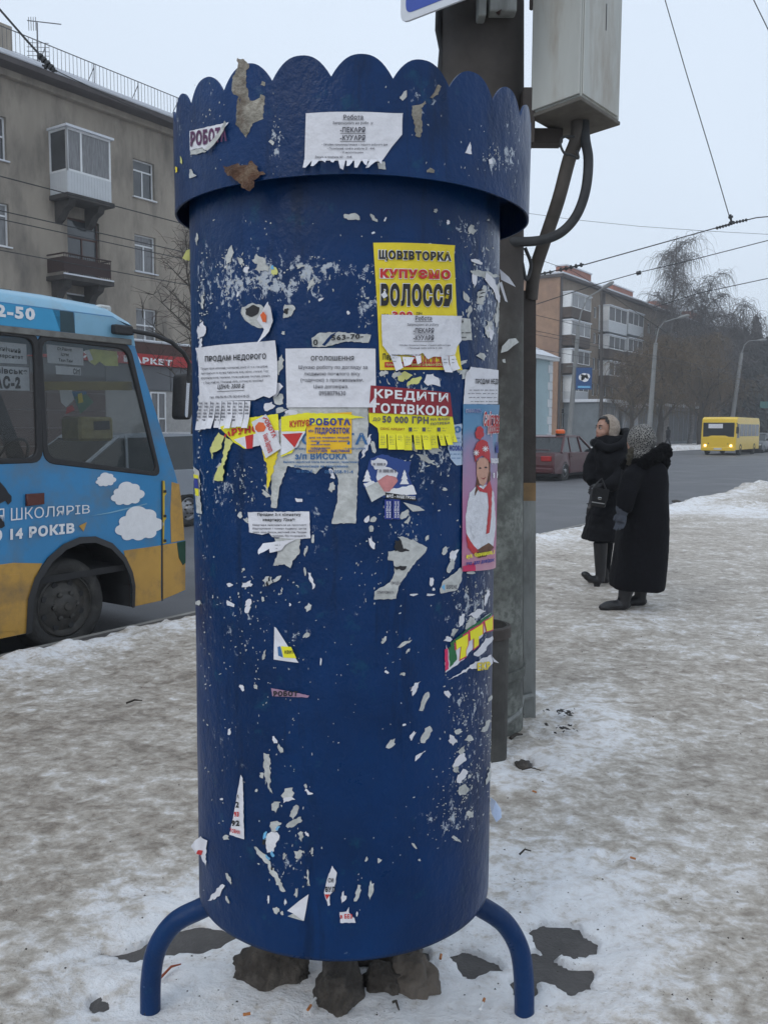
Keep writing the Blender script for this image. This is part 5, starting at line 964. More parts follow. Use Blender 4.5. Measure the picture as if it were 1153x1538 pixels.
# mirror
TMr = -.02
b = MB(); pp_ = [ST(*onP(x, y, tt)[:1], tt, onP(x, y, tt)[1]) for x, y, tt in ((186, 494, .12), (205, 498, .08), (232, 503, .02), (258, 514, -.02), (276, 530, -.03), (285, 547, -.03), (283, 575, -.02))]
b.tube(pp_, .018, 10); b.obj('mirror_arm', m_rubber, bus, smooth=True)
box('mirror_bracket', MB_F, (pu(166, 490)[0], pu(193, 500)[0], pu(180, 503)[1], pu(180, 489)[1], 0, .07), m_rubber, bus, bevel=.01)
mc = onP(282, 595, TMr); T = frame(TMr)@Matrix.Translation((mc[0], mc[1], 0))@Matrix.Rotation(math.radians(-8), 4, 'Z')
mm_ = flat('mirror', [rounded([(-.02, -.20), (.075, -.19), (.065, .20), (-.045, .19)], .05)], T, .16, m_rubber, bus, bevel=.012)
flat('mirror_glass', [rounded([(-.012, -.18), (.02, -.18), (.006, .15), (-.03, .15)], .03)], T@Matrix.Translation((0, 0, .004)), .004, mat('mirror_glass', (.5, .5, .52), .08, 0, metal=1), mm_)
box('roof_marker_lamp', MB_F, (pu(166, 470)[0], pu(184, 470)[0], BZ+.04, BZ+.10, -.25, -.12), m_paper2, bus, bevel=.015)
for d_ in (0, -3.3):
    u_, z_ = uw+d_, zw
    wheel(frame(.2)@Matrix.Translation((u_, z_, 0)), .365, .24, .245, bus, holes=8)
    T = frame(TS+W-.05)@Matrix.Translation((u_, z_, 0))@Matrix.Rotation(math.pi, 4, 'X'); wheel(T, .365, .24, .245, bus, holes=8)

# ---- passenger cars
def loft_profile(name, M, prof, w, m, parent, inset=.05, narrow=None, n_round=2):
    """prof: side outline (x, y); swept over the width (z of M, 0..-w) with softened edges"""
    c = Vector((sum(p[0] for p in prof)/len(prof), sum(p[1] for p in prof)/len(prof)))
    sl = [(0, inset), (inset*.35, inset*.35), (inset, 0), (w*.3, -inset*.3), (w*.7, -inset*.3), (w-inset, 0), (w-inset*.35, inset*.35), (w, inset)]
    b = MB(); vs = []
    for zz_, ins in sl:
        for p in prof:
            v = Vector(p)-c; q = c+v*(1-ins/max(v.length, .3)); zq = -zz_
            if narrow:
                k = max(0, (q.y-narrow[0])/(narrow[1]-narrow[0]))*narrow[2]; zq = -w/2+(zq+w/2)*(1-k)
            vs.append(M@Vector((q.x, q.y, zq)))
    n = len(prof); fs = [(i*n+k, i*n+(k+1) % n, (i+1)*n+(k+1) % n, (i+1)*n+k) for i in range(len(sl)-1) for k in range(n)]
    fs += [tuple(range(n)), tuple((len(sl)-1)*n+k for k in range(n))][0:2]
    b.add(vs, fs); return b.obj(name, m, parent, smooth=False)
m_carglass = mat('dark_car_glass', (.02, .025, .028), .08, .2, 3, spec=.6)
m_redlens = mat('red_lens', (.35, .01, .01), .2, .1)
m_plate = mat('number_plate', (.6, .6, .6), .5)
m_alloy = mat('alloy_rim', (.30, .30, .31), .35, .2, 20, metal=.6)
def car(label, u_rw, t_near, m_body, length=4.4, height=1.42, wagon=False, heading=1, rb=.95, cat='car', rwr=.31, cw=1.72):
    """u_rw: where the rear wheel stands; heading +1 along the street; near side at t_near"""
    w = cw; g = .0
    root = thing('parked_car' if wagon else 'red_car' if 'red' in label else 'car', label, cat, tuple(ST(u_rw, t_near+w/2, ROAD_Z)))
    if heading > 0: M = frame(t_near, u_rw-rb, ROAD_Z)
    else: M = frame(t_near+w, u_rw+rb, ROAD_Z)@Matrix.Rotation(math.pi, 4, 'Y')
    Ln, H_ = length, height; fw = Ln-.85
    belt = H_*.62; arc = lambda cx_, r=.36: [(cx_-r+.0, .24), (cx_-r*.8, .24+r*.62), (cx_-r*.35, .24+r*.92), (cx_+r*.35, .24+r*.92), (cx_+r*.8, .24+r*.62), (cx_+r, .24)]
    low = [(.02, .34), (.0, .55), (.03, belt-.12), (.10, belt)]+([(.2, belt+.01)] if wagon else [(.85, belt+.03)])+[(Ln*.7, belt), (Ln-.35, belt-.14), (Ln-.04, belt-.32), (Ln, .5), (Ln-.05, .24)]+arc(fw)[::-1]+arc(rb)[::-1]+[(.08, .26)]
    loft_profile('body', M, low, w, m_body, root, .05, (belt-.2, belt, .03))
    gh = ([(.12, belt-.02), (.22, H_-.12), (.5, H_-.02)] if wagon else [(.62, belt), (1.15, H_-.05), (1.35, H_-.015)])+[(Ln*.42, H_), (Ln*.52, H_-.03), (Ln*.72, belt-.02)]
    loft_profile('cabin_glass', M, gh, w-.06, m_carglass, root, .03, (belt, H_, .16)) if False else loft_profile('cabin_glass', M@Matrix.Translation((0, 0, -.04)), gh, w-.08, m_carglass, root, .03, (belt, H_, .16))
    rf = [(p[0], p[1]) for p in gh[2 if wagon else 1:5]]; rf = [(rf[0][0]-.04, rf[0][1]-.012)]+[(p[0], p[1]+.018) for p in rf]+[(rf[-1][0]+.1, rf[-1][1]-.04)]
    loft_profile('roof', M@Matrix.Translation((0, 0, -.10)), rf, w-.2, m_body, root, .015, (belt, H_, .08))
    b = MB()
    def yy(z): return .04+(w-.08)/2*max(0, (z-belt)/(H_-belt))*.16
    def strut(x0, z0, x1, z1, t=.035):
        for side in (0, 1):
            f = (lambda z: -yy(z)+.008) if side == 0 else (lambda z: -w+yy(z)-.008)
            b.tube([M@Vector((x0, z0, f(z0))), M@Vector((x1, z1, f(z1)))], t, 6)
    if wagon: strut(.14, belt, .5, H_-.05); strut(1.25, belt, 1.3, H_-.03)
    else: strut(.66, belt, 1.17, H_-.05, .05); strut(1.45, belt, 1.5, H_-.03, .02)
    strut(Ln*.72, belt, Ln*.51, H_-.05); strut(Ln*.49, belt, Ln*.47, H_-.03, .03); b.obj('pillars', m_body, root, smooth=True)
    for nm, x0, x1 in (('door', rb+.42, fw-1.25), ('door', fw-1.22, fw-.42)):
        flat(nm, [rounded([(x0, .28), (x1, .28), (x1, belt-.02), (x0-.08, belt-.02)], .06)], M@Matrix.Translation((0, 0, .006)), .01, m_body, root, bevel=.004)
        box('door_handle', M, (x0+.04, x0+.18, belt-.14, belt-.11, .006, .03), m_body, root, bevel=.005)
    for s_ in (0, 1):
        z0_ = (-.10, -.46) if s_ == 0 else (-w+.46, -w+.10)
        box('tail_light', M, (-.035, .05, belt-.27, belt-.10, z0_[1] if s_ == 0 else z0_[0], z0_[0] if s_ == 0 else z0_[1]), m_redlens, root, bevel=.02)
        box('headlight', M, (Ln-.18, Ln-.01, .55, .68, z0_[1] if s_ == 0 else z0_[0], z0_[0] if s_ == 0 else z0_[1]), m_plate, root, bevel=.02)
        zz_ = .0 if s_ == 0 else -w
        T = M@Matrix.Translation((Ln*.69, belt+.07, zz_+(.09 if s_ == 0 else -.09))); box('wing_mirror', T, (-.08, .08, -.06, .07, -.09, .09), m_rubber, root, bevel=.03)
        for x in (rb, fw):
            T = M@Matrix.Translation((x, rwr, zz_)); T = T if s_ == 0 else T@Matrix.Rotation(math.pi, 4, 'Y'); wheel(T, rwr, .19, .2, root, m_tyre, m_alloy, 5)
    b = MB()
    for x in (rb, fw): b.lathe(M@Matrix.Translation((x, .30, -w+.02)), [(.36, 0), (.36, w-.04), (.001, w-.04)], 20)
    b.obj('wheel_housing', m_dark, root)
    box('number_plate', M, (-.045, -.03, .52, .63, -w/2-.25, -w/2+.25), m_plate, root, bevel=.004)
    box('rear_bumper', M, (-.07, .12, .27, .46, -w+.03, -.03), m_body, root, bevel=.04); box('front_bumper', M, (Ln-.12, Ln+.05, .22, .44, -w+.03, -.03), m_body, root, bevel=.04)
    box('underside', M, (.15, Ln-.2, .16, .3, -w+.12, -.12), m_dark, root)
    if not wagon: box('rear_spoiler', M, (.02, .2, belt+.09, belt+.12, -w+.2, -.2), m_body, root, bevel=.012)
    return root, M
m_redcar = mat('dark_red_car_paint', (.06, .004, .007), .35, .08, 2, coat=.25, dirt=(.045, .03, .03), dscale=3, damt=.4)
m_silver = mat('silver_car_paint', (.25, .27, .30), .3, .08, 2, metal=.3, coat=.4)
g = onZ(848, 722, ROAD_Z); ur, tr = to_ut(g)
rc, Mc = car('dark red saloon with an orange beacon on its roof driving off behind the column post', ur, tr, m_redcar, 4.9, 1.52, rwr=.34, cw=1.86)
g2 = Mc@Vector((1.5, 1.53, -.45))
tb = thing('roof_beacon', 'orange roof beacon on the dark red saloon', 'beacon', tuple(g2))
b = MB(); b.lathe(Matrix.Translation(g2), [(.001, .0), (.16, .0), (.16, .05), (.15, .055)], 20); b.obj('beacon_base', m_rubber, tb)
b = MB(); b.lathe(Matrix.Translation(g2), [(.15, .055), (.17, .1), (.16, .17), (.10, .2), (.001, .2)], 20); b.obj('beacon_lens', mat('orange_lens', (.75, .13, .02), .3), tb, smooth=True)
g = onZ(285, 791, ROAD_Z); ur, tr = to_ut(g)
car('silver estate car seen between the parked blue bus and the column', ur, tr, m_silver, 4.4, 1.62, True, -1, .85)
m_white = mat('white_car_paint', (.5, .51, .53), .3, .05, 2, coat=.4); ur, tr = to_ut(onZ(262, 700, ROAD_Z))
car('white estate car parked in front of the shop with the red sign', pu(262, 640, 18.2)[0], 18.0, m_white, 4.2, 1.55, True, 1, .85)
# ---- far yellow bus coming along the opposite lane
m_ybus = mat('bright_yellow_bus_paint', (.78, .52, .02), .35, .06, 1, coat=.3)
g = onZ(1053, 677.5, ROAD_Z); d_ = ray(1053, 677.5); YB = 62
pfar = onY(1051, 676, YB); ub, tbm = to_ut(pfar); Wb = 2.35; Lb = 7.2; Hb = 2.62
yb = thing('city_bus', 'yellow city bus with lit headlights approaching in the distance', 'bus', tuple(ST(ub, tbm-Wb/2, ROAD_Z)))
M = frame(tbm-Wb, ub, ROAD_Z)            # x away along the street, z towards the near pavement
z0_ = Vector((0, 0, 0))
loft_profile('body', M, [(0, .35), (-.02, 1.2), (.12, Hb-.15), (.4, Hb), (Lb-.3, Hb), (Lb, Hb-.3), (Lb, .35)], Wb, m_ybus, yb, .09)
box('windscreen', M, (-.03, .06, 1.25, Hb-.38, -Wb+.14, -.14), m_carglass, yb, bevel=.02)
for k in range(5): box('side_window', M, (1.0+k*1.2, 2.1+k*1.2, 1.3, 2.15, -.05, .012), m_carglass, yb, bevel=.01)
for k in range(5): box('side_window', M, (1.0+k*1.2, 2.1+k*1.2, 1.3, 2.15, -Wb-.012, -Wb+.05), m_carglass, yb, bevel=.01)
box('door_window', M, (.25, .85, 1.2, 2.15, -.05, .013), m_carglass, yb)
box('route_sign', M, (-.045, -.03, 1.85, 2.15, -Wb+.5, -.9), m_paper, yb)
box('bumper', M, (-.07, .05, .3, .55, -Wb+.06, -.06), m_ybus, yb, bevel=.03); box('number_plate', M, (-.085, -.07, .38, .5, -Wb/2-.26, -Wb/2+.26), m_plate, yb)
box('grille', M, (-.03, -.015, .75, .9, -Wb+.5, -.5), m_rubber, yb)
for zc in (-.32, -Wb+.32):
    b = MB(); T = M@Matrix.Translation((-.06, .66, zc))@Matrix.Rotation(math.radians(-90), 4, 'Y'); b.lathe(T, [(.085, -.03), (.085, 0), (.06, .02), (.001, .025)], 16); b.obj('headlight', m_headl, yb, smooth=True)
for x in (1.35, Lb-1.6):
    wheel(M@Matrix.Translation((x, .4, 0.01)), .4, .24, .24, yb); wheel(M@Matrix.Translation((x, .4, -Wb))@Matrix.Rotation(math.pi, 4, 'Y'), .4, .24, .24, yb)
b = MB(); b.tube([M@Vector((-.02, 2.2, 0)), M@Vector((-.25, 2.15, .12)), M@Vector((-.28, 1.9, .14))], .03, 6); b.box(M, -.31, -.25, 1.5, 1.95, .05, .22); b.obj('mirror', m_rubber, yb)
# ------------------------------------------------------------------ buildings
m_stucco = mat('grey_brown_stucco', (.31, .27, .222), .95, .16, .8, .3, 25, dirt=(.13, .115, .10), dscale=.55, damt=.85, aniso=(1.6, 1.6, .55))
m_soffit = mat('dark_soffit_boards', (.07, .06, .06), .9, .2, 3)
m_snowp = mat('settled_snow', (.60, .62, .66), .9, .06, 3, .3, 12)
m_upvc = mat('white_window_frame', (.68, .69, .70), .5, .06, 3)
m_winglass = mat('dark_window_glass', (.05, .055, .06), .06, .5, .6, spec=.7)
m_curt = mat('curtained_window_glass', (.15, .15, .155), .15, .4, 2.5, spec=.6, aniso=(9, 9, 1))
m_oldwood = mat('brown_window_wood', (.09, .045, .035), .8, .2, 8)
m_concdark = mat('weathered_balcony_concrete', (.05, .045, .042), .95, .3, 4, .3)
m_rust_r = mat('rusty_balcony_sheet', (.035, .018, .016), .85, .3, 6, aniso=(10, 10, 1))
m_wood_brown = mat('old_roof_rail', (.10, .10, .11), .6)
def window(parent, M, u0, u1, z0, z1, style=2, mf=None, depth=.12, sill=True, gl=None, detail=True):
    """frame > pane, mullions set back in the opening"""
    mf = mf or m_upvc; f = .055; T = M@Matrix.Translation((0, 0, -depth))
    if style == 2: zt = z0+(z1-z0)*.70; xm = (u0+u1)/2; holes = [[(u0+f, z0+f), (xm-f/2, z0+f), (xm-f/2, zt), (u0+f, zt)], [(xm+f/2, z0+f), (u1-f, z0+f), (u1-f, zt), (xm+f/2, zt)], [(u0+f, zt+f), (u1-f, zt+f), (u1-f, z1-f), (u0+f, z1-f)]]
    elif style == 1: holes = [[(u0+f, z0+f), (u1-f, z0+f), (u1-f, z1-f), (u0+f, z1-f)]]
    else:
        xm = u0+(u1-u0)*.5; zt = z0+(z1-z0)*.55; holes = [[(a+f/2, c+f/2), (b_-f/2, c+f/2), (b_-f/2, d-f/2), (a+f/2, d-f/2)] for a, b_ in ((u0+f/2, xm), (xm, u1-f/2)) for c, d in ((z0+f/2, zt), (zt, z1-f/2))]
    w_ = flat('window', [[(u0, z0), (u1, z0), (u1, z1), (u0, z1)]]+holes, T, .06, mf, parent)
    flat('pane', [[(u0+.02, z0+.02), (u1-.02, z0+.02), (u1-.02, z1-.02), (u0+.02, z1-.02)]], T@Matrix.Translation((0, 0, -.035)), .01, gl or m_winglass, w_)
    if sill:
        box('sill', M, (u0-.06, u1+.06, z0-.05, z0-.003, -depth+.01, .09), m_snowp if sill == 2 else mf, w_)
    return w_
TL = 22.6; ML = frame(TL)
bl = thing('apartment_building', 'four storey grey-brown stucco apartment building across the street at the left', 'building', tuple(ST(20, TL, 0)))
UL0, UL1 = -4.0, 30.0; ZE = 13.55
cols = [-1.5, 3.2, 10.3, 14.35, 20.8, 24.6, 28.2]; rowz = [(10.58, 12.02), (7.72, 9.15), (4.86, 6.29)]
openings = []; wl = []
for c in cols:
    for z0_, z1_ in rowz: openings.append([(c-.53, z0_), (c+.53, z0_), (c+.53, z1_), (c-.53, z1_)]); wl.append((c-.53, c+.53, z0_, z1_))
# balcony doors (column 18) on the middle floor and window below
bd = (17.2, 18.6, 6.9, 9.2); bw = (17.1, 18.4, 4.9, 6.5); openings += [[(bd[0], bd[2]), (bd[1], bd[2]), (bd[1], bd[3]), (bd[0], bd[3])], [(bw[0], bw[2]), (bw[1], bw[2]), (bw[1], bw[3]), (bw[0], bw[3])]]
flat('wall', [[(UL0, -.3), (UL1, -.3), (UL1, ZE), (UL0, ZE)]]+openings, ML, .35, m_stucco, bl)
box('end_wall', ML, (UL1-.35, UL1, -.3, ZE, -12, -.36), m_stucco, bl); box('end_wall', ML, (UL0, UL0+.35, -.3, ZE, -12, -.36), m_stucco, bl); box('rear_wall', ML, (UL0, UL1, -.3, ZE, -12.4, -12.05), m_stucco, bl)
for i, (a, c, z0_, z1_) in enumerate(wl): window(bl, ML, a, c, z0_, z1_, 3 if i % 5 == 4 else 2, sill=2 if i % 2 else True, gl=m_curt if i % 3 else m_winglass)
window(bl, ML, *bd, style=2, mf=m_oldwood, sill=False); window(bl, ML, *bw, style=1, sill=False)
# cornice and roof
EO = .85
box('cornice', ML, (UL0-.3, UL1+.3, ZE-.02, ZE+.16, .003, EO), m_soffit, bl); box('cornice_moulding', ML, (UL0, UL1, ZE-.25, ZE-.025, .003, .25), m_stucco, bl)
zf = onP(0, 105, TL-EO)[1]
print('eave z', zf, ZE)
box('snow_edge', ML, (UL0-.3, UL1+.3, ZE+.165, ZE+.33, EO-.5, EO+.04), m_snowp, bl, bevel=.03)
zr = 17.0; tR = 6.0
b = MB(); e0 = [ST(UL0, TL-EO+.5, ZE+.2), ST(UL1, TL-EO+.5, ZE+.2), ST(UL1, TL+12.5, ZE+.2), ST(UL0, TL+12.5, ZE+.2), ST(UL0, TL+tR, zr), ST(22.6, TL+tR, zr), ST(UL0, TL+tR, ZE+.2)]
b.add(e0, [(0, 1, 5, 4), (1, 2, 5), (2, 3, 4, 5), (0, 4, 3)]); b.obj('snowy_roof', mat('old_roof_snow', (.42, .44, .48), .9, .12, 2, .3, 8), bl)
for u_ in (onP(8, 60, TL+4.5)[0],): box('chimney', ML, (u_-1.6, u_+.25, 14.2, onP(8, 38, TL+4.5)[1], -5.2, -4.4), m_stucco, bl)
# roof railing: rails and posts as parts, thin bars as one mass
RT = -EO+.15
b = MB()
for z_ in (ZE+1.08, ZE+.36): b.tube([ST(UL0, TL+RT, z_), ST(UL1, TL+RT, z_)], .018, 5)
b.obj('railing_rails', m_wood_brown, bl)
b = MB(); u_ = UL0
while u_ < UL1: b.tube([ST(u_, TL+RT, ZE+.27), ST(u_, TL+RT, ZE+1.08)], .009, 4); u_ += .16
b.obj('railing_bars', m_wood_brown, bl, kind='stuff')
u_ = UL0
while u_ < UL1: MB().tube([ST(u_, TL+RT, ZE+.27), ST(u_, TL+RT, ZE+1.08)], .02, 5).tube([ST(u_, TL+RT, ZE+.95), ST(u_-.1, TL+RT+.4, ZE+.27)], .015, 5).obj('railing_post', m_wood_brown, bl); u_ += 2.0
# glazed balcony (top floor)
tb_ = TL-1.0; Mb = frame(tb_)
ua = onP(101, 240, tb_)[0]; ub_ = onP(167, 260, tb_)[0]; z_b, z_m, z_t = onP(101, 288, tb_)[1], onP(101, 255, tb_)[1], onP(101, 190, tb_)[1]
print('balcony', ua, ub_, z_b, z_m, z_t, onP(78, 240, TL)[0])
m_siding = mat('white_siding', (.52, .54, .56), .5, .04, 3)
fl = .07
bay = [[(ua, z_m), (ub_, z_m), (ub_, z_t), (ua, z_t)]]; x1_ = ua+(ub_-ua)*.32
bay += [[(ua+fl, z_m+fl), (x1_-fl/2, z_m+fl), (x1_-fl/2, z_t-fl), (ua+fl, z_t-fl)], [(x1_+fl/2, z_m+fl), (ub_-fl, z_m+fl), (ub_-fl, z_t-fl), (x1_+fl/2, z_t-fl)]]
bf = flat('balcony_glazing', bay, Mb, .06, m_upvc, bl); flat('pane', [[(ua+.03, z_m+.03), (ub_-.03, z_m+.03), (ub_-.03, z_t-.03), (ua+.03, z_t-.03)]], Mb@Matrix.Translation((0, 0, -.03)), .01, m_curt, bf)
Ms = Mb@Matrix.Translation((ua, 0, 0))@Matrix.Rotation(math.radians(-90), 4, 'Y')     # end face, x runs towards the street
sd_ = [[(-1.0+.0, z_m), (0, z_m), (0, z_t), (-1.0, z_t)], [(-1.0+fl, z_m+fl), (-fl, z_m+fl), (-fl, z_t-fl), (-1.0+fl, z_t-fl)]]
bs2 = flat('balcony_glazing', sd_, Ms, .06, m_upvc, bl); flat('pane', [[(-.97, z_m+.03), (-.03, z_m+.03), (-.03, z_t-.03), (-.97, z_t-.03)]], Ms@Matrix.Translation((0, 0, -.03)), .01, m_winglass, bs2)
box('balcony_glazing', Mb, (ub_-.06, ub_-.003, z_m, z_t, -1.0, -.065), m_upvc, bl)
box('balcony_parapet', Mb, (ua, ub_, z_b, z_m-.003, -.99, 0), m_siding, bl)
b = MB()
for k in range(int((ub_-ua)/.12)): b.box(Mb, ua+.05+k*.12, ua+.14+k*.12, z_b+.02, z_m-.02, .001, .010)
for k in range(8): b.box(Mb, ua-.010, ua-.001, z_b+.02, z_m-.02, -.96+k*.12, -.87+k*.12)
b.obj('siding_boards', m_siding, bl, kind='stuff')
box('balcony_canopy', Mb, (ua-.08, ub_+.08, z_t, z_t+.08, -.99, .12), m_snowp, bl)
def slab(u0, u1, z, depth, snow=False):
    Mq = frame(TL-depth)
    box('balcony_slab', Mq, (u0-.05, u1+.1, z-.16, z-.004, -depth+.003, .05), m_concdark, bl)
    for q in (u0+.3, u1-.3):
        b = MB(); pts = [(0, 0), (depth*.85, 0), (depth*.75, -.22), (depth*.45, -.35), (depth*.25, -.6), (0, -.75)]
        vs = [ST(q+s_*.14, TL-x, z-.16+y) for s_ in (-1, 1) for x, y in pts]; b.add(vs, [tuple(range(6)), tuple(range(11, 5, -1))]+[(k, (k+1) % 6, (k+1) % 6+6, k+6) for k in range(6)]); b.obj('balcony_bracket', m_concdark, bl)
    if snow: box('snow_on_slab', Mq, (u0-.05, u1+.1, z-.003, z+.05, .0, .055), m_snowp, bl)
slab(ua, ub_, z_b, 1.0)
# open balcony (middle floor)
tb2 = TL-1.0; Mo = frame(tb2); u2a, u2b = onP(84, 395, tb2)[0]+.35, onP(167, 410, tb2)[0]; zo0, zo1 = onP(100, 412, tb2)[1], onP(100, 380, tb2)[1]
box('balcony_parapet', Mo, (u2a, u2b, zo0+.12, zo1-.12, -.03, 0), m_rust_r, bl); box('balcony_parapet', Mo, (u2a-.02, u2a+.02, zo0+.12, zo1-.12, -.95, -.035), m_rust_r, bl)
b = MB(); b.tube([ST(u2a, TL-.02, zo1), ST(u2a, tb2, zo1), ST(u2b, tb2, zo1), ST(u2b, TL-.02, zo1)], .03, 6)
for k in range(22): q = u2a+(u2b-u2a)*k/21; b.tube([ST(q, tb2+.015, zo0), ST(q, tb2+.015, zo1)], .012, 4)
b.obj('balcony_railing', m_rust_r, bl); slab(u2a, u2b, zo0, 1.0, True)
# shop extension
TP = 20.4; MP = frame(TP); zs = lambda x, y: onP(x, y, TP)[1]
shop = thing('shop_extension', 'single storey shop front with a red sign and brown cladding below the stucco building', 'shop', tuple(ST(22, TP, 0)))
us0, us1 = 5.0, 29.0; z_top, z_sg1, z_sg0, z_gr, z_cl = zs(240, 517), zs(240, 534), zs(240, 550), zs(240, 587), 0
m_brownband = mat('brown_fascia', (.075, .035, .03), .8, .2, 4); m_redsign = mat('red_sign_board', (.40, .018, .02), .5, .1, 3)
box('fascia', MP, (us0, us1, z_sg1, z_top, -2.19, .10), m_brownband, shop); box('snow_on_fascia', MP, (us0, us1, z_top+.002, z_top+.1, -2.19, .15), m_snowp, shop, bevel=.03)
box('signboard', MP, (us0, us1, z_sg0, z_sg1-.004, -.1, .14), m_redsign, shop)
text_on('lettering', 'СУПЕР МАРКЕТ', [(119, 526), (259, 541), (259, 550), (119, 537)], lambda x, y: (lambda a: MP@Vector((a[0], a[1], .147)))(onP(x, y, TP-.14)), m_wprint, shop, .05)
m_gpan = mat('grey_shop_panel', (.11, .115, .125), .5, .1, 2); m_clad = mat('brown_cladding', (.085, .05, .042), .7, .15, 3)
u_ = us0
while u_ < us1: box('grey_panel', MP, (u_+.01, u_+1.48, z_gr+.02, z_sg0-.01, -.1, -.0), m_gpan, shop); u_ += 1.5
wu0, wu1 = onP(226, 600, TP)[0], onP(249, 600, TP)[0]
u_ = us0
while u_ < us1-.1:
    z_ = -.25
    while z_ < z_gr-.2:
        if not (u_+2.4 > wu0 and u_ < wu1 and z_ > .6): box('cladding_panel', MP, (u_+.01, min(u_+2.38, us1), z_+.012, z_+.6-.012, -.06, .0), m_clad, shop)
        z_ += .6
    u_ += 2.4
box('backing_wall', MP, (us0, us1, -.3, z_gr+.01, -.12, -.07), mat('pale_joint', (.35, .34, .33), .8), shop)
window(shop, MP@Matrix.Translation((0, 0, .05)), wu0, wu1, .7, z_gr-.05, 3, sill=True, gl=m_curt, depth=.03)
box('side_wall', MP, (us1-.2, us1, -.3, z_sg0, -2.19, -.13), m_clad, shop)
# aerial
g = ST(onP(56, 60, TL+3)[0], TL+3, 14.4); at_ = MB(); top = ST(onP(56, 35, TL+3)[0], TL+3, onP(56, 34, TL+3)[1])
at_.tube([g, top], .03, 5)
for k in range(7): z_ = lerp(g.z, top.z, .35+.06*k); at_.tube([Vector((g.x, g.y, z_))-_R*.4+Z*.03, Vector((g.x, g.y, z_))+_R*(.45)], .012, 4)
at_.tube([Vector((g.x, g.y, top.z-.05))-_R*.35+Z*.12, Vector((g.x, g.y, top.z-.05))+_R*.95-Z*.02], .02, 4)
for k in range(4): at_.tube([Vector((g.x, g.y, top.z+.2))+_R*(-.3+.09*k), Vector((g.x, g.y, top.z-.3))+_R*(-.3+.09*k)], .012, 4)
tag(at_.obj('roof_aerial', m_wood_brown, base=tuple(g)), 'thin television aerial on the snowy roof at the upper left', 'aerial')

# ---- right: five storey block
TA = 28.0; MA = frame(TA); za = lambda x, y, t=TA: onP(x, y, t)[1]; ua_ = lambda x, t=TA: onP(x, 560, t)[0]
m_blockw = mat('pale_brick_facade', (.20, .155, .115), .95, .15, 1.2, dirt=(.13, .10, .075), dscale=.25, damt=.6)
m_gable = mat('pinkish_brick_gable', (.30, .185, .12), .95, .18, 2, dirt=(.2, .12, .09), dscale=.4, damt=.6)
m_brick = mat('red_brick_chimney', (.30, .115, .075), .9, .2, 3)
ab = thing('apartment_block', 'five storey brick apartment block with glazed balconies far down the street on the right', 'building', tuple(ST(80, TA, 0)))
A0u = ua_(837); A1u = 128.0; ZA = 15.45
rows_a = [(za(845, 464), za(845, 446)), (za(845, 506), za(845, 488)), (za(845, 548), za(845, 529)), (za(845, 590), za(845, 570)), (za(845, 642), za(845, 613))]
wc = [(ua_(844.5), ua_(850.5)), (ua_(889), ua_(893.5)), (ua_(896), ua_(900)), (ua_(907), ua_(911)), (ua_(917.5), ua_(922)), (ua_(960), ua_(964)), (ua_(970), ua_(974)), (ua_(981), ua_(985)), (ua_(995), ua_(999))]
u_ = wc[-1][1]+3.0
while u_ < A1u-3: wc.append((u_, u_+1.3)); u_ += 3.4
ops = []
for a, c in wc:
    for r in rows_a: ops.append([(a, r[0]), (c, r[0]), (c, r[1]), (a, r[1])])
flat('wall', [[(A0u, -.3), (A1u, -.3), (A1u, ZA), (A0u, ZA)]]+ops, MA, .3, m_blockw, ab)
box('gable_wall', MA, (A0u-.05, A0u+.3, -.3, ZA, -12, -.31), m_gable, ab); box('rear_wall', MA, (A0u, A1u, -.3, ZA, -12.3, -12.01), m_blockw, ab); box('end_wall', MA, (A1u-.3, A1u, -.3, ZA, -12, -.31), m_blockw, ab)
box('corner_pilaster', MA, (A0u-.05, A0u+.5, -.3, ZA, -.3, .04), m_gable, ab)
for a, c in wc:
    for r in rows_a: window(ab, MA, a, c, r[0], r[1], 2 if c-a > .9 else 1, sill=False, depth=.1, gl=m_curt if RNG.random() < .5 else m_winglass)
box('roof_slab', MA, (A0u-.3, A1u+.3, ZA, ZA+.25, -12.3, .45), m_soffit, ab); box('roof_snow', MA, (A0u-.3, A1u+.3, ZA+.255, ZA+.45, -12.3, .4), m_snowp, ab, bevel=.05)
for x0, x1, yt, tt in ((850, 898, 408, 5), (920, 962, 436, 5), (985, 1023, 459, 5), (1035, 1066, 473, 5)):
    a, c = onP(x0, yt, TA+tt)[0], onP(x1, yt, TA+tt)[0]; zt_ = onP((x0+x1)/2, yt, TA+tt)[1]; c = min(c, a+7)
    box('chimney', MA, (a, c, ZA+.46, zt_, -tt-1.2, -tt), m_brick, ab); box('chimney_snow', MA, (a-.1, c+.1, zt_+.005, zt_+.15, -tt-1.3, -tt+.1), m_snowp, ab)
m_darkbal = mat('dark_brown_balcony', (.07, .05, .04), .9, .2, 3)
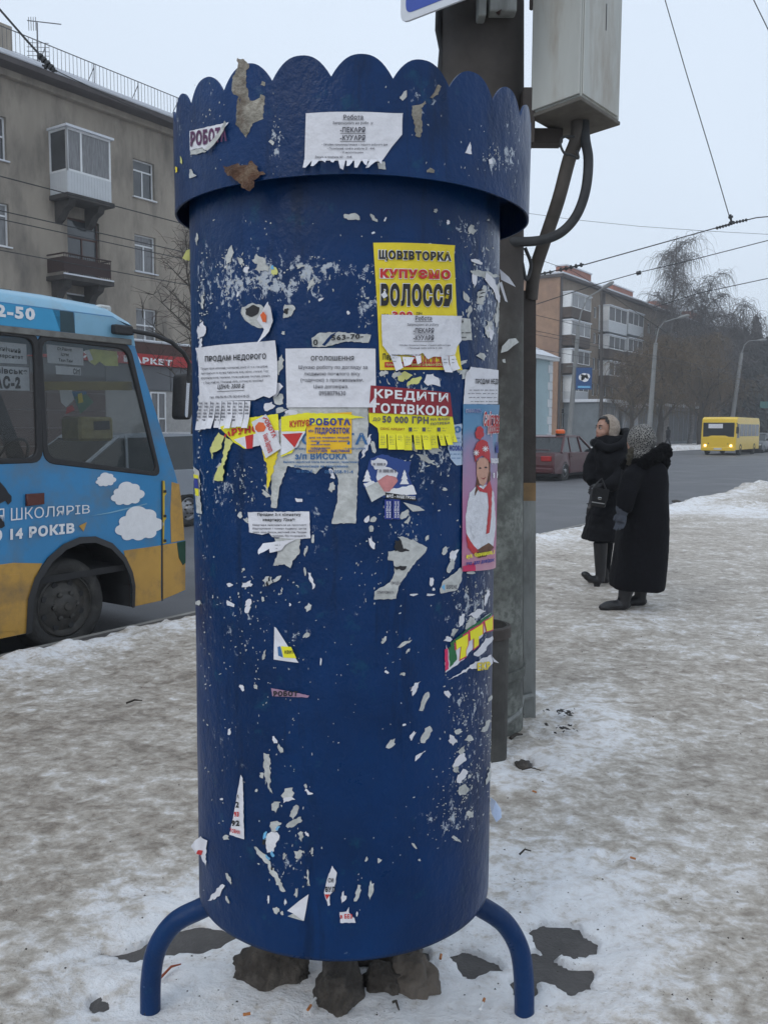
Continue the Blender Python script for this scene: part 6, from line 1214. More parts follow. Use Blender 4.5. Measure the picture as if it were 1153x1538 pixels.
def bal(x0, x1, yt, yb, white, tproj=1.1):
    t_ = TA-tproj; Mq = frame(t_); a, c = onP(x0, (yt+yb)/2, t_)[0], onP(x1, (yt+yb)/2, t_)[0]; z1_, z0_ = onP((x0+x1)/2, yt, t_)[1], onP((x0+x1)/2, yb, t_)[1]; zm_ = z0_+(z1_-z0_)*.42; mt = m_siding if white else m_darkbal
    p = box('balcony_parapet', Mq, (a, c, z0_, zm_, -tproj+.01, 0), mt, ab)
    nn_ = 3; hol = []
    for k in range(nn_):
        q0, q1 = a+(c-a)*k/nn_+.05, a+(c-a)*(k+1)/nn_-.05; hol.append([(q0, zm_+.08), (q1, zm_+.08), (q1, z1_-.08), (q0, z1_-.08)])
    f_ = flat('balcony_glazing', [[(a, zm_+.003), (c, zm_+.003), (c, z1_), (a, z1_)]]+hol, Mq, .06, m_upvc, ab); flat('pane', [[(a+.05, zm_+.05), (c-.05, zm_+.05), (c-.05, z1_-.05), (a+.05, z1_-.05)]], Mq@Matrix.Translation((0, 0, -.03)), .01, m_curt, f_)
    box('balcony_canopy', Mq, (a-.1, c+.1, z1_+.003, z1_+.12, -tproj+.01, .1), m_snowp, ab); box('balcony_side', Mq, (a-.02, a+.04, zm_+.003, z1_, -tproj+.02, -.07), m_upvc, ab)
for x0, x1, y0, y1, wh in ((858, 887, 443, 480, False), (858, 886, 484, 521, False), (858, 885, 527, 562, False), (861, 883, 566, 605, True), (914, 941, 463, 501, True), (943, 966, 470, 504, True), (914, 938, 506, 540, False), (943, 964, 510, 545, False), (914, 938, 545, 580, False), (943, 963, 550, 583, True)): bal(x0, x1, y0, y1, wh)
b = MB(); b.tube([ST(A0u-.02+.2, TA-.12, -.2), ST(A0u+.18, TA-.12, ZA)], .12, 6); b.obj('drainpipe', m_soffit, ab); b = MB(); b.tube([ST(ua_(901.5), TA-.12, -.2), ST(ua_(901.5), TA-.12, ZA)], .16, 6); b.obj('drainpipe', m_soffit, ab)
# ground-floor shops
ks = thing('shop_annex', 'low glazed shop annexes with snowy canopies along the foot of the brick block', 'shop', tuple(ST(100, 24, 0)))
m_shop = mat('grey_blue_shop_front', (.13, .15, .165), .6, .2, 2)
for i, (x0, x1, yt) in enumerate(((898, 928, 605), (933, 958, 612), (995, 1046, 612))):
    t_ = 24.5; Mq = frame(t_); a, c = onP(x0, 630, t_)[0], onP(x1, 630, t_)[0]; zt_ = onP((x0+x1)/2, yt, t_)[1]
    box('annex_wall', Mq, (a, c, -.3, zt_, -3.4, 0), m_shop, ks); box('canopy', Mq, (a-.3, c+.3, zt_+.003, zt_+.28, -3.4, .9), m_snowp, ks, bevel=.04)
    n_ = max(3, int((c-a)/1.8))
    for k in range(n_): q = a+(c-a)*k/n_; box('shop_window', Mq, (q+.15, q+(c-a)/n_-.15, .3, zt_-.35, .0, .03), m_curt, ks)
# pale turquoise house
ud = 60.0; tp_ = None
for k in range(200):
    t_ = 15+k*.1
    if onP(828, 600, t_)[0] > ud: tp_ = t_; break
print('pale house t', tp_)
MQ = frame(tp_); zq = onP(832, 538, tp_)[1]
ph_ = thing('pale_house', 'pale turquoise house corner with white quoins and a snow edged roof', 'house', tuple(ST(ud-5, tp_, 0)))
m_turq = mat('turquoise_render', (.30, .40, .43), .9, .08, 1, dirt=(.22, .28, .3), dscale=.5)
box('wall', MQ, (ud-16, ud, -.3, zq, -9, 0), m_turq, ph_)
for k in range(11):
    w_ = .8 if k % 2 else .5; hh_ = (zq+.1)/11; box('quoin', MQ, (ud-w_, ud+.03, k*hh_+.02, (k+1)*hh_-.03, -.3, .04), m_siding, ph_)
b = MB(); b.add([ST(ud-16.4, tp_-.5, zq), ST(ud+.5, tp_-.5, zq), ST(ud+.5, tp_+9.5, zq), ST(ud-16.4, tp_+9.5, zq), ST(ud-16.4, tp_+4.5, zq+2.6), ST(ud-4, tp_+4.5, zq+2.6)], [(0, 1, 5, 4), (1, 2, 5), (2, 3, 4, 5), (3, 0, 4), (0, 3, 2, 1)]); b.obj('snowy_roof', m_snowp, ph_)
box('eaves', MQ, (ud-16.3, ud+.4, zq-.25, zq-.003, -9, .4), m_siding, ph_)
b = MB(); b.tube([ST(ud-3.2, tp_-.08, 0), ST(ud-3.2, tp_-.08, zq-.3)], .07, 6); b.obj('drainpipe', m_soffit, ph_)
# distant block at the right edge
TD = 30.0; MD = frame(TD); d0 = 140.0; zd = onP(1120, 490, TD)[1]; print('distant z', zd, onP(1090, 500, TD), onP(1153, 500, TD))
db = thing('distant_block', 'long dark apartment block fading in the haze at the right picture edge', 'building', tuple(ST(200, TD, 0)))
m_dist = mat('distant_wall', (.10, .09, .085), .95, .2, .4)
zd = 17.5
ops = []; u_ = d0+2
while u_ < 268:
    for k in range(5): ops.append([(u_, 1.2+k*3.1), (u_+1.5, 1.2+k*3.1), (u_+1.5, 2.8+k*3.1), (u_, 2.8+k*3.1)])
    u_ += 4.2
flat('wall', [[(d0, -.3), (270, -.3), (270, zd), (d0, zd)]]+ops, MD, .3, m_dist, db); box('gable_wall', MD, (d0, d0+.3, -.3, zd, -12, -.31), m_dist, db)
for o_ in ops: box('window', MD, (o_[0][0], o_[1][0], o_[0][1], o_[2][1], -.25, -.15), m_curt, db)
box('snowy_roof', MD, (d0-.5, 270.5, zd+.003, zd+.5, -12, .5), m_snowp, db)
# ------------------------------------------------------------------ utility pole, box, sign, wires, lamps, trees
m_pole = mat('stained_concrete_pole', (.085, .085, .078), .92, .35, 3, .4, 30, dirt=(.20, .215, .20), dscale=2.2, damt=.75, aniso=(1, 1, .45))
m_poletop = mat('dark_painted_pole', (.042, .034, .030), .7, .25, 5, .2, 30, dirt=(.075, .06, .052), dscale=4, damt=.6)
m_steel = mat('dull_grey_steel', (.23, .24, .23), .7, .3, 6, .2, 30, dirt=(.06, .055, .05), dscale=8, damt=.7, aniso=(1, 1, .3))
m_boxp = mat('worn_grey_box_paint', (.43, .44, .415), .6, .12, 3, .1, 30, dirt=(.20, .13, .07), dscale=5, damt=.55, aniso=(1, 1, .25))
m_cable = mat('black_cable', (.03, .032, .035), .7, .3, 12, .2, 40)
YP = 4.66
def two_tone(name, lo, hi, z0, z1):
    m = bpy.data.materials.new(name); m.use_nodes = True; nd, lk = nodes_of(m); bs = nd['Principled BSDF']; bs.inputs['Roughness'].default_value = .85; tc = nd.new('ShaderNodeTexCoord')
    def noi(s, d=7, r=.65):
        n = nd.new('ShaderNodeTexNoise'); n.inputs['Scale'].default_value = s; n.inputs['Detail'].default_value = d; n.inputs['Roughness'].default_value = r; lk.new(tc.outputs['Object'], n.inputs['Vector']); return n.outputs['Fac']
    def rng(v, a, b_, c=0, d=1):
        r = nd.new('ShaderNodeMapRange'); r.inputs['From Min'].default_value = a; r.inputs['From Max'].default_value = b_; r.inputs['To Min'].default_value = c; r.inputs['To Max'].default_value = d; lk.new(v, r.inputs[0]); return r.outputs[0]
    def mixc(f_, a, b_):
        r = nd.new('ShaderNodeMix'); r.data_type = 'RGBA'; lk.new(f_, r.inputs['Factor'])
        for k2, z in (('A', a), ('B', b_)):
            if isinstance(z, tuple): r.inputs[k2].default_value = (*z, 1)
            else: lk.new(z, r.inputs[k2])
        return r.outputs['Result']
    sx = nd.new('ShaderNodeSeparateXYZ'); lk.new(tc.outputs['Object'], sx.inputs[0]); ad = nd.new('ShaderNodeMath'); ad.operation = 'MULTIPLY_ADD'; lk.new(noi(3.5), ad.inputs[0]); ad.inputs[1].default_value = 2.2; lk.new(sx.outputs['Z'], ad.inputs[2])
    c_lo = mixc(rng(noi(5), .42, .62), lo, tuple(x*2.3 for x in lo)); c_lo = mixc(rng(noi(28), .45, .6, 0, .7), c_lo, tuple(x*.8 for x in lo)); c_hi = mixc(rng(noi(6), .35, .7), hi, tuple(x*1.7 for x in hi))
    c = mixc(rng(ad.outputs[0], z0, z1), c_lo, c_hi); lk.new(c, bs.inputs['Base Color'])
    bp = nd.new('ShaderNodeBump'); bp.inputs['Strength'].default_value = .4; bp.inputs['Distance'].default_value = .006; lk.new(noi(40), bp.inputs['Height']); lk.new(bp.outputs[0], bs.inputs['Normal']); return m
m_pole = two_tone('stained_concrete_pole', (.085, .09, .082), (.036, .031, .028), 2.35, 3.3)
pt0, pt1 = onY(660, 50, YP), onY(785.5, 50, YP); pb1 = onY(783, 1090, YP)
ztop = 5.2; ct = (pt0+pt1)/2; rt = (pt1-pt0).length/2; rb_ = rt*1.16; cb_ = Vector((pb1.x-rb_*.985, YP, 0)); ct.y = YP
def pc(z): k = (z-0)/(ct.z); return Vector((lerp(cb_.x, ct.x, k), YP, z)), lerp(rb_, rt, k)
pole = thing('utility_pole', 'thick round stained concrete utility pole right behind the advertising column', 'pole', (cb_.x, YP, 0))
b = MB(); zj = 1.72; vs = []
for k in range(2): c, r = pc((-.1, zj)[k]); b_ = (c, r)
c0, r0 = pc(-.1); c1, r1 = pc(zj); c2, r2 = pc(ztop)
MB().tube([c0, c1], [r0, r1], 40).obj('lower_pole', m_pole, pole, smooth=True)
MB().tube([c1, c2], [r1+.001, r2+.001], 40).obj('upper_pole', m_pole, pole, smooth=True)
for z_, h_, m in ((3.98, .07, m_steel), (4.22, .05, m_steel), (4.1, .05, m_poletop), (2.96, .06, m_poletop), (.30, .05, m_pole)):
    c, r = pc(z_); MB().tube([c, c+Vector((0, 0, h_))], r+.012, 40).obj('clamp_band', m, pole, smooth=True)
b = MB(); pl_ = [onY(x, y, YP-.05) for x, y in ((659, 10), (658, 45), (664, 75), (661, 110), (668, 150))]; b.tube(pl_, .017, 8); b.obj('cable_bundle', m_cable, pole, smooth=True)
b = MB(); b.box(Matrix.Translation(onY(752, 12, YP-.25)), -.06, .07, -.04, .04, -.03, .05); b.box(Matrix.Translation(onY(722, 14, YP-.25)), -.02, .02, -.05, .04, -.05, .06); b.obj('clamp_bracket', m_steel, pole, bevel=.006)
MB().tube([onY(740, 5, YP-.27), onY(752, 18, YP-.27)], .02, 8).obj('clamp_bolt', m_rust_r, pole)
# short dark tube in front of the pole
e1 = onY(761, 1100, 4.2); r_ = .13; st_ = thing('steel_stub', 'short dark open steel tube standing against the foot of the concrete pole', 'steel tube', (e1.x-r_, 4.2, 0))
zt_ = onY(755, 937, 4.2).z
M = Matrix.Translation((e1.x-r_, 4.2, 0)); MB().lathe(M, [(r_, -.1), (r_, zt_), (r_-.012, zt_), (r_-.012, zt_-.3)], 32).obj('tube', mat('dark_dirty_steel', (.045, .043, .040), .8, .3, 6, .3, 30, dirt=(.09, .09, .08), dscale=5), st_, smooth=False)
MB().lathe(M, [(r_+.001, zt_-.06), (r_+.01, zt_-.055), (r_+.01, zt_-.005), (r_+.001, zt_)], 32).obj('collar', m_poletop, st_)
# steel cable guard beside the pole
gd = thing('cable_guard', 'tall narrow steel cable channel with a faded orange patch right of the concrete pole', 'cable guard', (.80, 4.76, 0))
def gp(y): return onY(794.5, y, 4.76)
zs_ = [gp(y).z for y in (437, 725, 752, 1083)]; zs_[3] = -.05
for i, m in enumerate((m_poletop, mat('faded_orange_paint', (.24, .15, .07), .8, .25, 8, dirt=(.1, .08, .06), dscale=9), m_steel)):
    a, c = gp((437, 725, 752)[i]), gp((725, 752, 1083)[i]); a.z, c.z = zs_[i], zs_[i+1]
    b = MB(); w_ = .033
    for s_ in ((-w_, w_, -.012, 0), (-w_, -w_+.012, 0, .07), (w_-.012, w_, 0, .07)):
        P = [(q+Vector((x, y, 0))) for q in (a, c) for x, y in ((s_[0], s_[2]), (s_[1], s_[2]), (s_[1], s_[3]), (s_[0], s_[3]))]
        b.add(P, [(0, 1, 5, 4), (1, 2, 6, 5), (2, 3, 7, 6), (3, 0, 4, 7), (0, 3, 2, 1), (4, 5, 6, 7)])
    b.obj('channel', m, gd)
cB = gp(1050); b = MB(); cc, rr_ = pc(cB.z); b.tube([Vector((.76+.06, 4.735, cB.z+.03)), Vector((.755, 4.71, cB.z+.02)), Vector((.71, 4.52, cB.z-.0)), Vector((.62, 4.43, cB.z-.03)), Vector((.5, 4.41, cB.z-.05))], .016, 6); b.obj('clamp_strap', m_steel, gd)
# junction box
A_, B_, C_ = [onZ(x, y, 3.1) for x, y in ((797, 178), (872, 151), (929, 188))]; D_ = A_+C_-B_; ZB0, ZB1 = 3.1, 4.45
jb = thing('junction_box', 'big pale grey rust-streaked electrical box hung high beside the pole', 'electrical box', tuple((A_+C_)/2))
def prism(base, z0, z1, grow=0):
    c = sum(base, Vector())/len(base); P = [(c+(q-c)*(1+grow)) for q in base]; n = len(P)
    vs = [Vector((q.x, q.y, z)) for z in (z0, z1) for q in P]; return vs, [tuple(range(n-1, -1, -1)), tuple(range(n, 2*n))]+[(k, (k+1) % n, n+(k+1) % n, n+k) for k in range(n)]
MB().add(*prism([A_, B_, C_, D_], ZB0+.02, ZB1)).obj('cabinet', m_boxp, jb, bevel=.006)
MB().add(*prism([A_, B_, C_, D_], ZB0, ZB0+.018, .03)).obj('bottom_rim', mat('grimy_box_underside', (.13, .12, .105), .9, .3, 7, dirt=(.05, .045, .04), dscale=6), jb, bevel=.003)
nA = (B_-A_).normalized(); oA = Vector((nA.y, -nA.x, 0)); nB = (C_-B_).normalized(); oB = Vector((nB.y, -nB.x, 0))
def facebox(nm, o, n, out, s0, s1, z0, z1, th, m, bev=.003):
    T = Matrix(((n.x, 0, out.x, o.x), (n.y, 0, out.y, o.y), (0, 1, 0, 0), (0, 0, 0, 1))); return box(nm, T, (s0, s1, z0, z1, .001, th), m, jb, bevel=bev)
lA, lB = (B_-A_).length, (C_-B_).length
facebox('door', A_, nA, oA, .006, lA-.004, ZB0+.03, ZB1-.02, .012, m_boxp); facebox('side_cover', B_, nB, oB, .004, lB-.03, ZB0+.03, ZB1-.02, .008, m_boxp)
facebox('lock', B_, nB, oB, .03, .065, ZB0+.62, ZB0+.68, .03, m_poletop, .01); facebox('scratch', B_, nB, oB, .22, .225, ZB0+.38, ZB0+.5, .010, m_cable, 0); facebox('hinge', A_, nA, oA, -.01, .004, ZB0+.5, ZB0+.58, .02, m_poletop)
b = MB(); br = A_+(D_-A_)*.25
b.box(Matrix.Translation((0, 0, 0)), .68, .80, 4.50, 4.56, 3.12, 3.20); b.box(Matrix.Translation((0, 0, 0)), .66, .72, 4.44, 4.62, 2.98, 3.24); b.box(Matrix.Translation((0, 0, 0)), .70, .88, 4.56, 4.66, 3.02, 3.09); b.obj('wall_bracket', m_poletop, jb, bevel=.004)
def yline(pts):
    P = [onY(x, y, Y) for x, y, Y in pts]; P = [P[0]*2-P[1]]+P+[P[-1]*2-P[-2]]; out = []
    for i in range(1, len(P)-2):
        for k in range(5):
            t = k/5; a, b_, c, d = P[i-1:i+3]; out.append(.5*((2*b_)+(-a+c)*t+(2*a-5*b_+4*c-d)*t*t+(-a+3*b_-3*c+d)*t**3))
    return out+[P[-2]]
t_ = tag(MB().tube(yline([(868, 150, 4.5), (866, 205, 4.5), (854, 240, 4.55), (838, 300, 4.6), (818, 360, 4.68), (802, 410, 4.74), (797, 450, 4.76)]), .034, 14).obj('conduit', mat('grimy_conduit', (.07, .062, .055), .8, .35, 9, .2, 30), smooth=True, base=tuple(onY(866, 205, 4.5))), 'thick straight conduit slanting from the grey box down into the cable channel', 'conduit')
t_ = tag(MB().tube(yline([(876, 150, 4.5), (878, 205, 4.48), (883, 240, 4.46), (879, 285, 4.45), (866, 322, 4.45), (845, 347, 4.46), (820, 359, 4.48), (790, 363, 4.5), (750, 362, 4.5)]), .024, 14).obj('cable', m_cable, smooth=True, base=tuple(onY(878, 205, 4.48))), 'thick black cable looping from the grey box back to the pole', 'cable')
t_ = tag(MB().tube(yline([(862, 205, 4.42), (846, 206, 4.42), (841, 216, 4.42), (847, 230, 4.42), (858, 233, 4.42), (868, 238, 4.42), (866, 226, 4.42)]), .006, 6).obj('binding_wire', m_cable, base=tuple(onY(855, 210, 4.42))), 'thin wire loop tied round the cables under the grey box', 'wire')
t_ = tag(MB().tube(yline([(784, 395, 4.6), (790, 420, 4.62), (797, 398, 4.62), (788, 372, 4.6)]), .009, 6).obj('binding_wire', m_cable, base=tuple(onY(790, 400, 4.6))), 'small wire hook on the pole below the cable loop', 'wire')
for pl_, lb in (([(754, 520), (764, 509), (774, 508), (779, 514), (770, 520), (762, 527), (752, 530)], 'crumpled grey paper scrap glued to the pole above the skating poster'), ([(754, 540), (758, 539), (759, 545), (755, 544)], 'tiny white paper scrap glued to the pole beside the drum')):
    Yq = 4.36; P = [onY(x, y, Yq+(x-745)*.004) for x, y in pl_]; n = len(P); tag(MB().add(P+[p+Vector((0, .01, 0)) for p in P], [tuple(range(n)), tuple(range(2*n-1, n-1, -1))]+[(k, (k+1) % n, n+(k+1) % n, n+k) for k in range(n)]).obj('paper_scrap', m_paper2, base=tuple(P[0])), lb, 'paper scrap')
# blue sign at the top
s0 = onY(601, 36, 4.5); s1 = onZ(694, 0, s0.z); dr = (s1-s0); dr.z = 0; dr.normalize(); ot = Vector((dr.y, -dr.x, 0))
MS = Matrix(((dr.x, 0, ot.x, s0.x), (dr.y, 0, ot.y, s0.y), (0, 1, 0, s0.z), (0, 0, 0, 1)))
sg = thing('road_sign', 'blue road sign with white rounded border at the top edge above the crown', 'sign', tuple(s0))
flat('plate', [rounded([(0, 0), (.6, 0), (.6, .6), (0, .6)], .05)], MS, .012, mat('sign_white_border', (.62, .64, .68), .4, .05), sg, bevel=.002)
flat('blue_field', [rounded([(.035, .035), (.565, .035), (.565, .565), (.035, .565)], .04)], MS@Matrix.Translation((0, 0, .002)), .001, mat('sign_blue', (.03, .07, .36), .35, .05), sg)
box('sign_bracket', MS, (.2, .26, .1, .5, -.14, -.013), m_steel, sg)
# wires
def wire(label, pts, r, name='overhead_wire', cat='wire', n=5, group=None):
    P = [onY(x, y, Y) for x, y, Y in pts]; return tag(MB().tube(P, r, n).obj(name, m_cable, base=tuple(P[0])), label, cat, group)
wire('contact wire with insulators crossing the sky from the pole to the right picture edge', [(775, 423, 19), (812, 411, 19), (876, 398, 19), (990, 366, 19), (1097, 336, 19), (1135, 327, 19), (1300, 312, 19)], .012)
wire('steep span wire dropping from the top right to the contact wire', [(960, -130, 19), (998, 0, 19), (1030, 110, 19), (1068, 235, 19), (1097, 334, 19)], .010)
wire('lower cross wire running to the right edge above the birches', [(805, 457, 40), (893, 428, 40), (960, 409, 40), (1040, 390, 40), (1153, 361, 40), (1400, 300, 40)], .02)
wire('lowest cross wire at the right edge just above the birch crowns', [(980, 462, 45), (1050, 440, 45), (1153, 418, 45), (1400, 366, 45)], .022)
wire('short wire in the top right corner', [(1100, -60, 22), (1131, 0, 22), (1153, 45, 22), (1200, 140, 22)], .012)
wire('faint thin wire sagging across the middle of the right sky', [(790, 320, 60), (862, 330, 60), (960, 340, 60), (1060, 347, 60), (1153, 352, 60), (1400, 362, 60)], .014)
wire('thin dark wire slanting down over the brick block roof', [(780, 380, 50), (862, 408, 50), (930, 452, 50), (1000, 500, 50)], .014)
def insul(label, x0, y0, x1, y1, Y, r, n=5):
    a, c = onY(x0, y0, Y), onY(x1, y1, Y); t = thing('wire_insulator', label, 'insulator', tuple((a+c)/2)); MB().tube([a, c], r*.55, 6).obj('rod', m_cable, t)
    for k in range(n): p = a.lerp(c, (k+.5)/n); d = (c-a).normalized(); MB().tube([p-d*r*.5, p+d*r*.5], r*1.3, 8).obj('disc', m_cable, t)
insul('black insulator bar near the left end of the contact wire', 838, 406, 876, 397, 19, .035)
insul('dark clamp bar where the contact wire leaves the pole', 805, 413, 830, 408, 19, .03, 3)
insul('insulator row on the contact wire left of the span wire joint', 1074, 343, 1096, 337, 19, .025)
insul('insulator row on the contact wire right of the span wire joint', 1099, 335, 1122, 330, 19, .025)
insul('small vertical insulator hanging on the span wire joint', 1096, 322, 1098, 338, 19, .04, 2)
insul('small insulator on the lower cross wire over the chimneys', 955, 411, 962, 409, 40, .07, 2)
wire('thick black rod slanting down from the left edge over the snowy roof', [(-60, -60, 13), (0, 14, 13), (40, 60, 13), (78, 102, 13)], .016)
insul('dark insulator clump at the lower end of the slanting rod', 58, 82, 80, 104, 13, .035, 4); insul('dark horizontal clamp below the slanting rod', 64, 98, 86, 107, 13, .028, 2)
wire('wire leading on from the clamp across the left roof railing to the column', [(84, 106, 13), (180, 152, 14), (270, 190, 15), (420, 250, 17)], .007)
for i, (x, y, tt) in enumerate(((0, 260, 9), (13, 315, 10), (13, 328, 11), (0, 372, 12))):
    u_, z_ = onP(x, y, tt); P = [ST(u_-15, tt, z_), ST(u_+20, tt, z_-.12), ST(u_+60, tt, z_), ST(u_+140, tt, z_)]
    tag(MB().tube(P, .011, 5).obj('trolley_wire', m_cable, base=tuple(P[0])), ['topmost', 'second', 'third', 'lowest'][i]+' of the thin wires running along the street in front of the stucco building', 'wire', 'trolley wires along the street')
# street lamps
m_lampc = mat('pale_concrete_lamp_post', (.20, .205, .205), .85, .15, 2)
def lamp(label, base, top, arm, tt, r0, r1, banner=None):
    a = onP(*base, tt); P0 = ST(a[0], tt, -.1); y_ = P0.y; T_ = onY(*top, y_)
    t = thing('street_lamp', label, 'street lamp', tuple(P0), 'street lamps across the road'); MB().tube([P0, T_], [r0, r1], 12).obj('post', m_lampc, t, smooth=True)
    P = [onY(x, y, y_) for x, y in arm]; MB().tube([T_]+P, .05, 6).obj('arm', m_lampc, t, smooth=True); d = (P[-1]-P[-2]).normalized(); h = P[-1]
    b = MB(); b.tube([h-d*.15, h+d*.15, h+d*.6, h+d*.8], [.06, .13, .13, .05], 8); b.obj('lamp_head', m_lampc, t, smooth=True); return y_
y1_ = lamp('concrete street lamp with a blue banner in front of the brick block', (853, 648), (868, 490), [(872, 470), (882, 447), (905, 433)], 17.5, .19, .13)
lamp('leaning concrete street lamp in front of the willow', (973, 650), (984, 515), [(988, 495), (996, 484), (1012, 479), (1020, 477)], 17.5, .22, .15)
lamp('far leaning street lamp beside the dark conifers', (1095, 632), (1113, 530), [(1117, 518), (1124, 512), (1139, 511)], 17.5, .26, .17)
ba, bb = onY(865, 552, y1_-.3), onY(888, 585, y1_-.3)
bn = thing('banner', 'small blue advertising banner on the first street lamp', 'banner', tuple((ba+bb)/2))
b = MB(); b.add([Vector((x, ba.y+dy, z)) for dy in (0, .04) for x, z in ((ba.x, ba.z), (bb.x, ba.z), (bb.x, bb.z), (ba.x, bb.z))], [(0, 1, 2, 3), (7, 6, 5, 4), (0, 4, 5, 1), (1, 5, 6, 2), (2, 6, 7, 3), (3, 7, 4, 0)]); b.obj('cloth', mat('banner_blue', (.02, .07, .20), .7), bn)
b = MB(); w_ = bb.x-ba.x; h_ = ba.z-bb.z
for cx_, cz_, rx, rz in ((.35, .45, .2, .12), (.55, .5, .25, .13), (.72, .4, .16, .1), (.5, .35, .22, .08)): b.add([Vector((ba.x+w_*(cx_+rx*math.cos(k*.5)), ba.y-.012, ba.z-h_*(cz_+rz*math.sin(k*.5)*1.2))) for k in range(12)], [tuple(range(12))])
b.obj('printed_picture', m_wprint, bn); b = MB(); b.add([Vector((ba.x+w_*x, ba.y-.012, ba.z-h_*z)) for x, z in ((.12, .84), (.9, .84), (.9, .93), (.12, .93))], [(0, 1, 2, 3)]); b.obj('printed_line', m_cyan, bn)
MB().tube([Vector((ba.x-.6, ba.y+.25, ba.z+.1)), Vector((bb.x, ba.y+.02, ba.z+.1))], .03, 6).obj('banner_rod', m_steel, bn)
tp0 = ST(onP(903, 640, 22)[0], 22, -.1); tt1 = onY(903, 436, tp0.y)
tag(MB().tube([tp0, tt1], [.16, .12], 8).obj('trolley_pole', m_poletop, base=tuple(tp0)), 'dark thin overhead line pole in front of the balconies of the brick block', 'pole')
# trees
m_bark = mat('dark_bark', (.045, .037, .03), .95, .3, 4, .3); m_birch = mat('birch_bark', (.16, .15, .145), .9, .5, 3, aniso=(1, 1, 4)); m_twig = mat('grey_twigs', (.085, .075, .072), .95, .2, 1); m_wtwig = mat('olive_brown_twigs', (.125, .088, .05), .95, .3, .4)
def tree(name, label, u, t, H_, spread, droop, ntw, mt, mtw, seed, tw_r=.014, lean=0, tr=.28, twl=2.2, z0f=.28, group=None):
    rd = random.Random(seed); base = ST(u, t, -.1); root = thing(name, label, 'tree', tuple(base), group); trunk = MB(); tw = MB()
    axis = [base+Vector((lean*(k/8)**1.3+rd.uniform(-.12, .12)*(k > 0), rd.uniform(-.12, .12)*(k > 0), H_*.86*k/8)) for k in range(9)]
    trunk.tube(axis, [tr*(1-.11*k) for k in range(9)], 8); tips = []
    for i in range(16):
        f = z0f+(1-z0f)*(i/16)**.9*.95; k = min(f*8, 7.99); p = axis[int(k)].lerp(axis[min(int(k)+1, 8)], k-int(k)); az = i*2.4+rd.uniform(-.4, .4); ln = spread*(1.15-f*.75)*rd.uniform(.75, 1.15)
        pts = [p]; d = Vector((math.cos(az), math.sin(az), rd.uniform(.5, 1.0))).normalized()
        for s in range(5): d = (d+Vector((rd.uniform(-.2, .2), rd.uniform(-.2, .2), .10 if s < 3 else -.35*droop))).normalized(); pts.append(pts[-1]+d*ln/5*(1.2))
        rr0 = tr*.42*(1.1-f*.6); trunk.tube(pts, [rr0*(1-.17*s) for s in range(6)], 5, False)
        for s in range(1, 6):
            for q in range(3):
                dd = Vector((rd.uniform(-1, 1), rd.uniform(-1, 1), rd.uniform(0, .9))).normalized(); e = [pts[s]]
                for w in range(4): dd = (dd+Vector((rd.uniform(-.25, .25), rd.uniform(-.25, .25), -.3*droop if w > 1 else .05))).normalized(); e.append(e[-1]+dd*ln*.13)
                trunk.tube(e, [rr0*.35, rr0*.28, rr0*.2, rr0*.14, rr0*.08], 4, False); tips += e[1:]
    for i in range(ntw):
        p = rd.choice(tips)+Vector((rd.gauss(0, .12), rd.gauss(0, .12), rd.gauss(0, .1))); d = Vector((rd.uniform(-1, 1), rd.uniform(-1, 1), rd.uniform(-.3, .9))).normalized(); L_ = twl*rd.uniform(.4, 1.2); e = [p]
        for w in range(4): d = (d+Vector((rd.uniform(-.15, .15), rd.uniform(-.15, .15), -1.1*droop*(.6+w*.4)))).normalized(); q = e[-1]+d*L_/4; e.append(q if q.z > .6 else Vector((q.x, q.y, .6)))
        tw.tube(e, [tw_r, tw_r*.9, tw_r*.75, tw_r*.5, tw_r*.3], 3, False)
    trunk.obj('trunk', mt, root, smooth=True); tw.obj('crown', mtw, root, kind='stuff'); return root
def U(x, t): return onP(x, 645, t)[0]
G = 'bare trees beyond the street'
tree('willow_tree', 'broad bare willow with olive brown hanging twigs beside the leaning street lamp', U(990, 20.5), 20.5, 11.0, 4.6, 1.0, 1900, m_bark, m_wtwig, 3, .016, .3, .36, 2.6, .25, G)
tree('willow_tree', 'second willow with olive brown hanging twigs above the yellow bus', U(1052, 20.5), 20.5, 11.5, 5.4, 1.0, 2600, m_bark, m_wtwig, 8, .018, -.4, .4, 3.0, .25, G)
tree('willow_tree', 'smaller hanging willow in front of the shop annexes', U(945, 21.5), 21.5, 9.2, 3.6, 1.0, 800, m_bark, m_wtwig, 15, .016, .2, .28, 2.6, .3, G)
tree('birch_tree', 'tallest weeping birch rising above the roof of the brick block', U(1003, 24), 24.3, 26.0, 4.1, .8, 2300, m_birch, m_twig, 21, .016, .5, .3, 3.2, .2, G)
tree('birch_tree', 'weeping birch with a curved crown right of the tallest one', U(1042, 23), 23.5, 21.5, 4.8, .8, 2000, m_birch, m_twig, 27, .018, 1.5, .3, 3.4, .2, G)
tree('birch_tree', 'lower leaning birch before the distant block', U(1078, 22), 22.5, 18.0, 6.0, .9, 1700, m_birch, m_twig, 31, .022, 3.0, .3, 3.8, .25, G)
tree('bare_tree', 'bare brown tree peeping out left of the drum before the stucco wall', U(292, 17.6), 17.6, 9.4, 2.1, .1, 260, m_bark, mat('brown_twigs', (.085, .06, .05), .95, .2, 1), 41, .009, -.1, .12, 1.0, .3)
tree('bare_tree', 'bare tree at the far right picture edge', U(1135, 24), 24, 14.0, 6.0, .3, 1300, m_bark, m_twig, 47, .035, 0, .5, 3.0, .3, G)
m_con = mat('dark_spruce_needles', (.016, .022, .02), .95, .3, 1)
